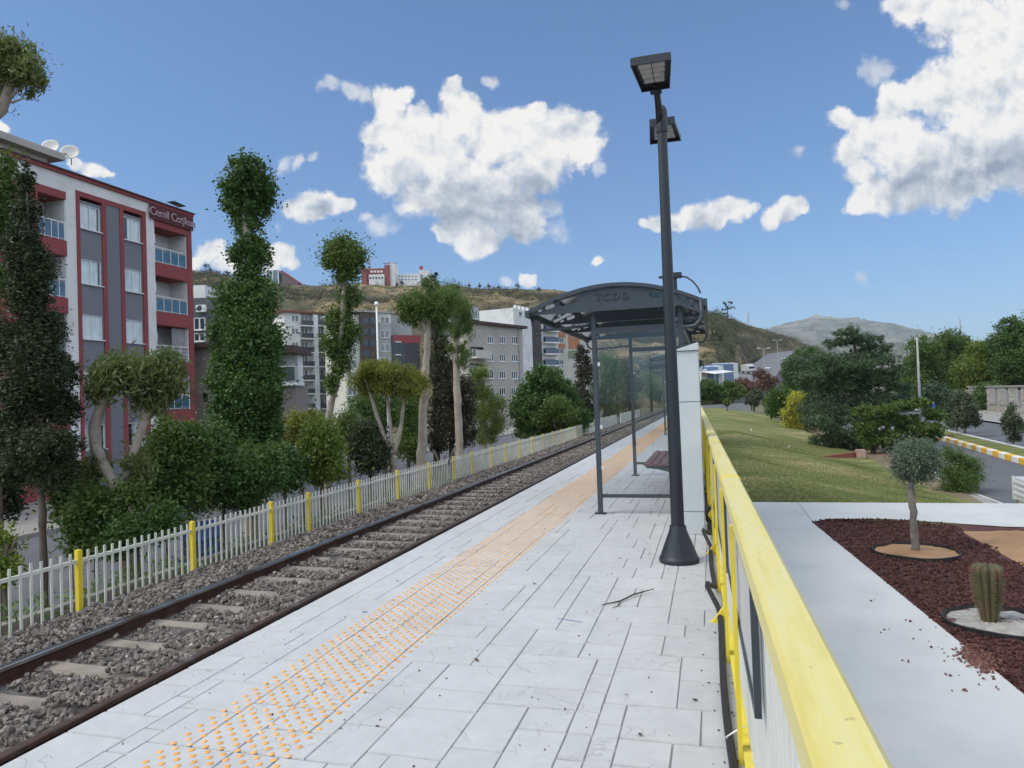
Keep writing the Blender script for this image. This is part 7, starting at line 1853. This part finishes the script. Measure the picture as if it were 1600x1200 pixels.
# ------------------------------------------------------------------ poles and lamps
q = pd(1438, 640, 62); o = thing('flagpole', 'tall bare pale pole rising between cedar and park trees', 'pole', (q[0], q[1], -1.4))
t = pd(1433.5, 531, 62); b = MB(); b.tube([(0, 0, 0), (0, 0, t[2] + 1.4)], [.13, .075], 12); b.build('shaft', m_concr, o, smooth=True); b = MB(); b.lathe([(.0, 0), (.09, .03), (.09, .08), (.0, .14)], (0, 0, t[2] + 1.4), 12); b.build('finial', m_white, o)
d = dX(620, 640, -12.5); q = pd(621, 700, d); o = thing('street_lamp', 'grey street lamp with a curved arm and white head behind the V shaped pollard', 'street lamp', (q[0], q[1], -2.5))
t = pd(606, 617, d); h = pd(632, 608, d); rel = lambda p: (p[0] - q[0], p[1] - q[1], p[2] + 2.5)
b = MB(); tt = rel(t); hh_ = rel(h); b.tube([(tt[0], tt[1], 0), tt], [.09, .06], 10); b.tube([tt, (tt[0] * .6 + hh_[0] * .4, tt[1] * .6 + hh_[1] * .4, hh_[2] - .02), hh_], [.04, .035, .03], 8); b.build('pole', m_concr, o, smooth=True)
b = MB(); e = rel(pd(641, 605.5, d)); b.tube([hh_, tuple((np.array(hh_) + np.array(e)) / 2), e], [.05, .12, .05], 10); b.build('lamp_head', m_white, o, smooth=True)
q = pd(592, 600, 100); t = pd(590, 478, 100); o = thing('street_lamp', 'tall white pole with a round top before the brown stair tower', 'street lamp', (q[0], q[1], -2.5))
b = MB(); b.tube([(0, 0, 0), (0, 0, t[2] + 2.5)], [.17, .12], 10); b.build('pole', m_white, o, smooth=True); b = MB(); b.lathe([(.0, 0), (.3, .1), (.34, .35), (.2, .6), (0, .66)], (0, 0, t[2] + 2.5), 14); b.build('lamp_head', m_white, o, smooth=True)
# lamps up the hill road
for k, (px, y0, y1, d, lb) in enumerate(((1195, 545, 590, 250, 'double-armed lamp post halfway up the hill road'), (1215.5, 532, 565, 360, 'farther double-armed lamp post on the hill road'))):
    q = pd(px, y1, d); t = pd(px, y0, d); H = t[2] - q[2]; o = thing('road_lamp', lb, 'street lamp', q, YAWR, 'lamps along the hill road')
    b = MB(); b.tube([(0, 0, -1), (0, 0, H)], [.2, .12], 8); b.tube([(-1.8, 0, H + .2), (0, 0, H), (1.8, 0, H + .2)], .09, 6); b.build('pole', m_concr, o)
    for s_ in (-1, 1): b = MB(); b.box(s_ * 1.8 - .5, -.2, H + .15, s_ * 1.8 + .5, .2, H + .38); b.build('lamp_head', m_white, o)
# road sign by the median
q = pd(1459, 640, 46); o = thing('road_sign', 'small blue road sign on a thin post between the spreading tree and median trees', 'sign', (q[0], q[1], RZ + .16))
t = pd(1459, 634, 46); b = MB(); b.tube([(0, 0, 0), (0, 0, t[2] - RZ + .1)], .035, 8); b.build('post', m_concr, o); b = MB(); z = t[2] - RZ - .16; b.box(-.11, -.06, z - .11, .11, -.04, z + .11); w = b.build('sign_plate', mat('sign blue', (0.02, 0.10, 0.35), .5, .05, 1, 0, 1), o); w.rotation_euler = (0, 0, YAWR)

# ------------------------------------------------------------------ stone boundary wall of the park
m_stone = mat('rubble stone', (0.40, 0.37, 0.33), 0.9, 0.3, 5, 0.6, 12, c2=(0.26, 0.23, 0.2), c2amt=(0.45, 0.6), c2scale=4)
A = np.array(rd(30, 16.9, 0)); B_ = np.array(rd(95, 16.9, 0)); fc = Facade('stone_wall', 'pale stone boundary wall with railings beyond the road at the right', (A[0], A[1], 0), (B_[0], B_[1], 0), RZ + .1, cat='wall')
fc.root.rotation_euler = (0, 0, fc.rz)
b = MB(); b.box(0, -.2, -.3, fc.w, .2, .75); b.build('base_wall', m_stone, fc.root)
b = MB(); b.box(-.01, -.27, .751, fc.w, .27, .84); b.build('coping', m_pave, fc.root)
for k in range(18):
    x = 1.0 + k * 3.6
    b = MB(); b.box(x - .3, -.32, -.3, x + .3, .32, 2.5); po = b.build('pier', m_stone, fc.root, bevel=.03); b = MB(); b.box(x - .42, -.44, 2.501, x + .42, .44, 2.66); b.build('pier_cap', m_pave, po)
    b = MB(); 
    for j in range(10): b.box(x + .45 + j * .3, -.02, .85, x + .5 + j * .3, .02, 2.2)
    b.box(x + .31, -.03, 2.1, x + 3.28, .03, 2.15); b.box(x + .31, -.03, .95, x + 3.28, .03, 1.0); b.build('railing', m_concr, fc.root)
# red brick planter edge at the lawn's corner
q1 = pz(1283, 715, -1.3); q2 = pz(1338, 716, -1.45); q3 = pz(1336, 711, -1.45)
lw = MB(); v = np.array(q2) - np.array(q1); n_ = np.array([-v[1], v[0], 0]) / np.hypot(v[0], v[1]) * .18
A, B_ = np.array(q1), np.array(q2)
lw.add([tuple(A[:2]) + (-1.8,), tuple(B_[:2]) + (-1.8,), tuple((B_ + n_)[:2]) + (-1.8,), tuple((A + n_)[:2]) + (-1.8,), tuple(A[:2]) + (A[2] + .04,), tuple(B_[:2]) + (A[2] + .10,), tuple((B_ + n_)[:2]) + (A[2] + .10,), tuple((A + n_)[:2]) + (A[2] + .04,)], [(3, 2, 1, 0), (4, 5, 6, 7), (0, 1, 5, 4), (1, 2, 6, 5), (2, 3, 7, 6), (3, 0, 4, 7)])
tag(lw.build('retaining_wall', m_clay), 'short dark red retaining wall cutting into the lawn edge below the cedars', 'wall')
pc = MB(); pc.box(float(B_[0]), float(B_[1]) - .15, -1.9, float(B_[0]) + .35, float(B_[1]) + .2, float(A[2]) + .22); tag(pc.build('wall_pier', mat('pale brick', (.36, .25, .2), .9, .2, 3, .2, 20), bevel=.01), 'pale brick pier ending the dark red retaining wall', 'pier')
# blue barrels glimpsed through the fence
for k, (px, py, lb) in enumerate(((308, 835, 'left of two blue barrels behind the fence'), (322, 838, 'right of two blue barrels behind the fence'))):
    d = dX(px, py, -9.0); q = pd(px, py, d); b = MB(); b.lathe([(.22, 0), (.235, .05), (.235, .28), (.25, .30), (.235, .32), (.235, .58), (.25, .60), (.235, .62), (.22, .85), (.06, .87)], seg=24)
    o = b.build('barrel', mat('blue barrel', (0.03, 0.08, 0.22), .45, .2, 4, .02, 30), smooth='auto'); o.location = (q[0], q[1], ground_left(-9.0)); tag(o, lb, 'barrel', 'blue barrels behind the fence')
# pale litter and stones on the lawn
m_lit = mat('litter', (0.6, 0.6, 0.56), .7, .1, 3, 0, 1)
for k, (px, py, lb) in enumerate(((1174, 672, 'white scrap of litter on the upper lawn near the railing'), (1233, 698, 'white litter scrap in the middle of the lawn'), (1237, 770, 'pale stone on the near edge of the lawn'), (1227, 742, 'dark clod of earth on the lawn'))):
    z = -.62 if px < 1200 else -.85
    p = pz(px, py, z); z2 = float(lawn_z(p[0], p[1])); p = pz(px, py, z2 + .05)
    V, Q = rocks_np(np.array([[0, 0, 0.0]]), np.array([.16]), np.random.default_rng(k), .5)
    o = np_mesh('litter_scrap', V, Q, m_lit if k < 3 else m_earth); o.location = p; tag(o, lb, 'litter')
# ------------------------------------------------------------------ the air between here and the mountain
hz = MB(); hz.box(-5200, -120, BASE - 1, 5200, 6600, 520)
mh, nt, out = new_mat('haze air')
pv = nt.n('ShaderNodeVolumePrincipled'); pv.inputs['Color'].default_value = (0.80, 0.88, 1.0, 1); pv.inputs['Density'].default_value = 0.00009; pv.inputs['Anisotropy'].default_value = 0.0
nt.l.new(pv.outputs[0], out.inputs['Volume'])
tag(hz.build('haze', mh), kind='stuff')
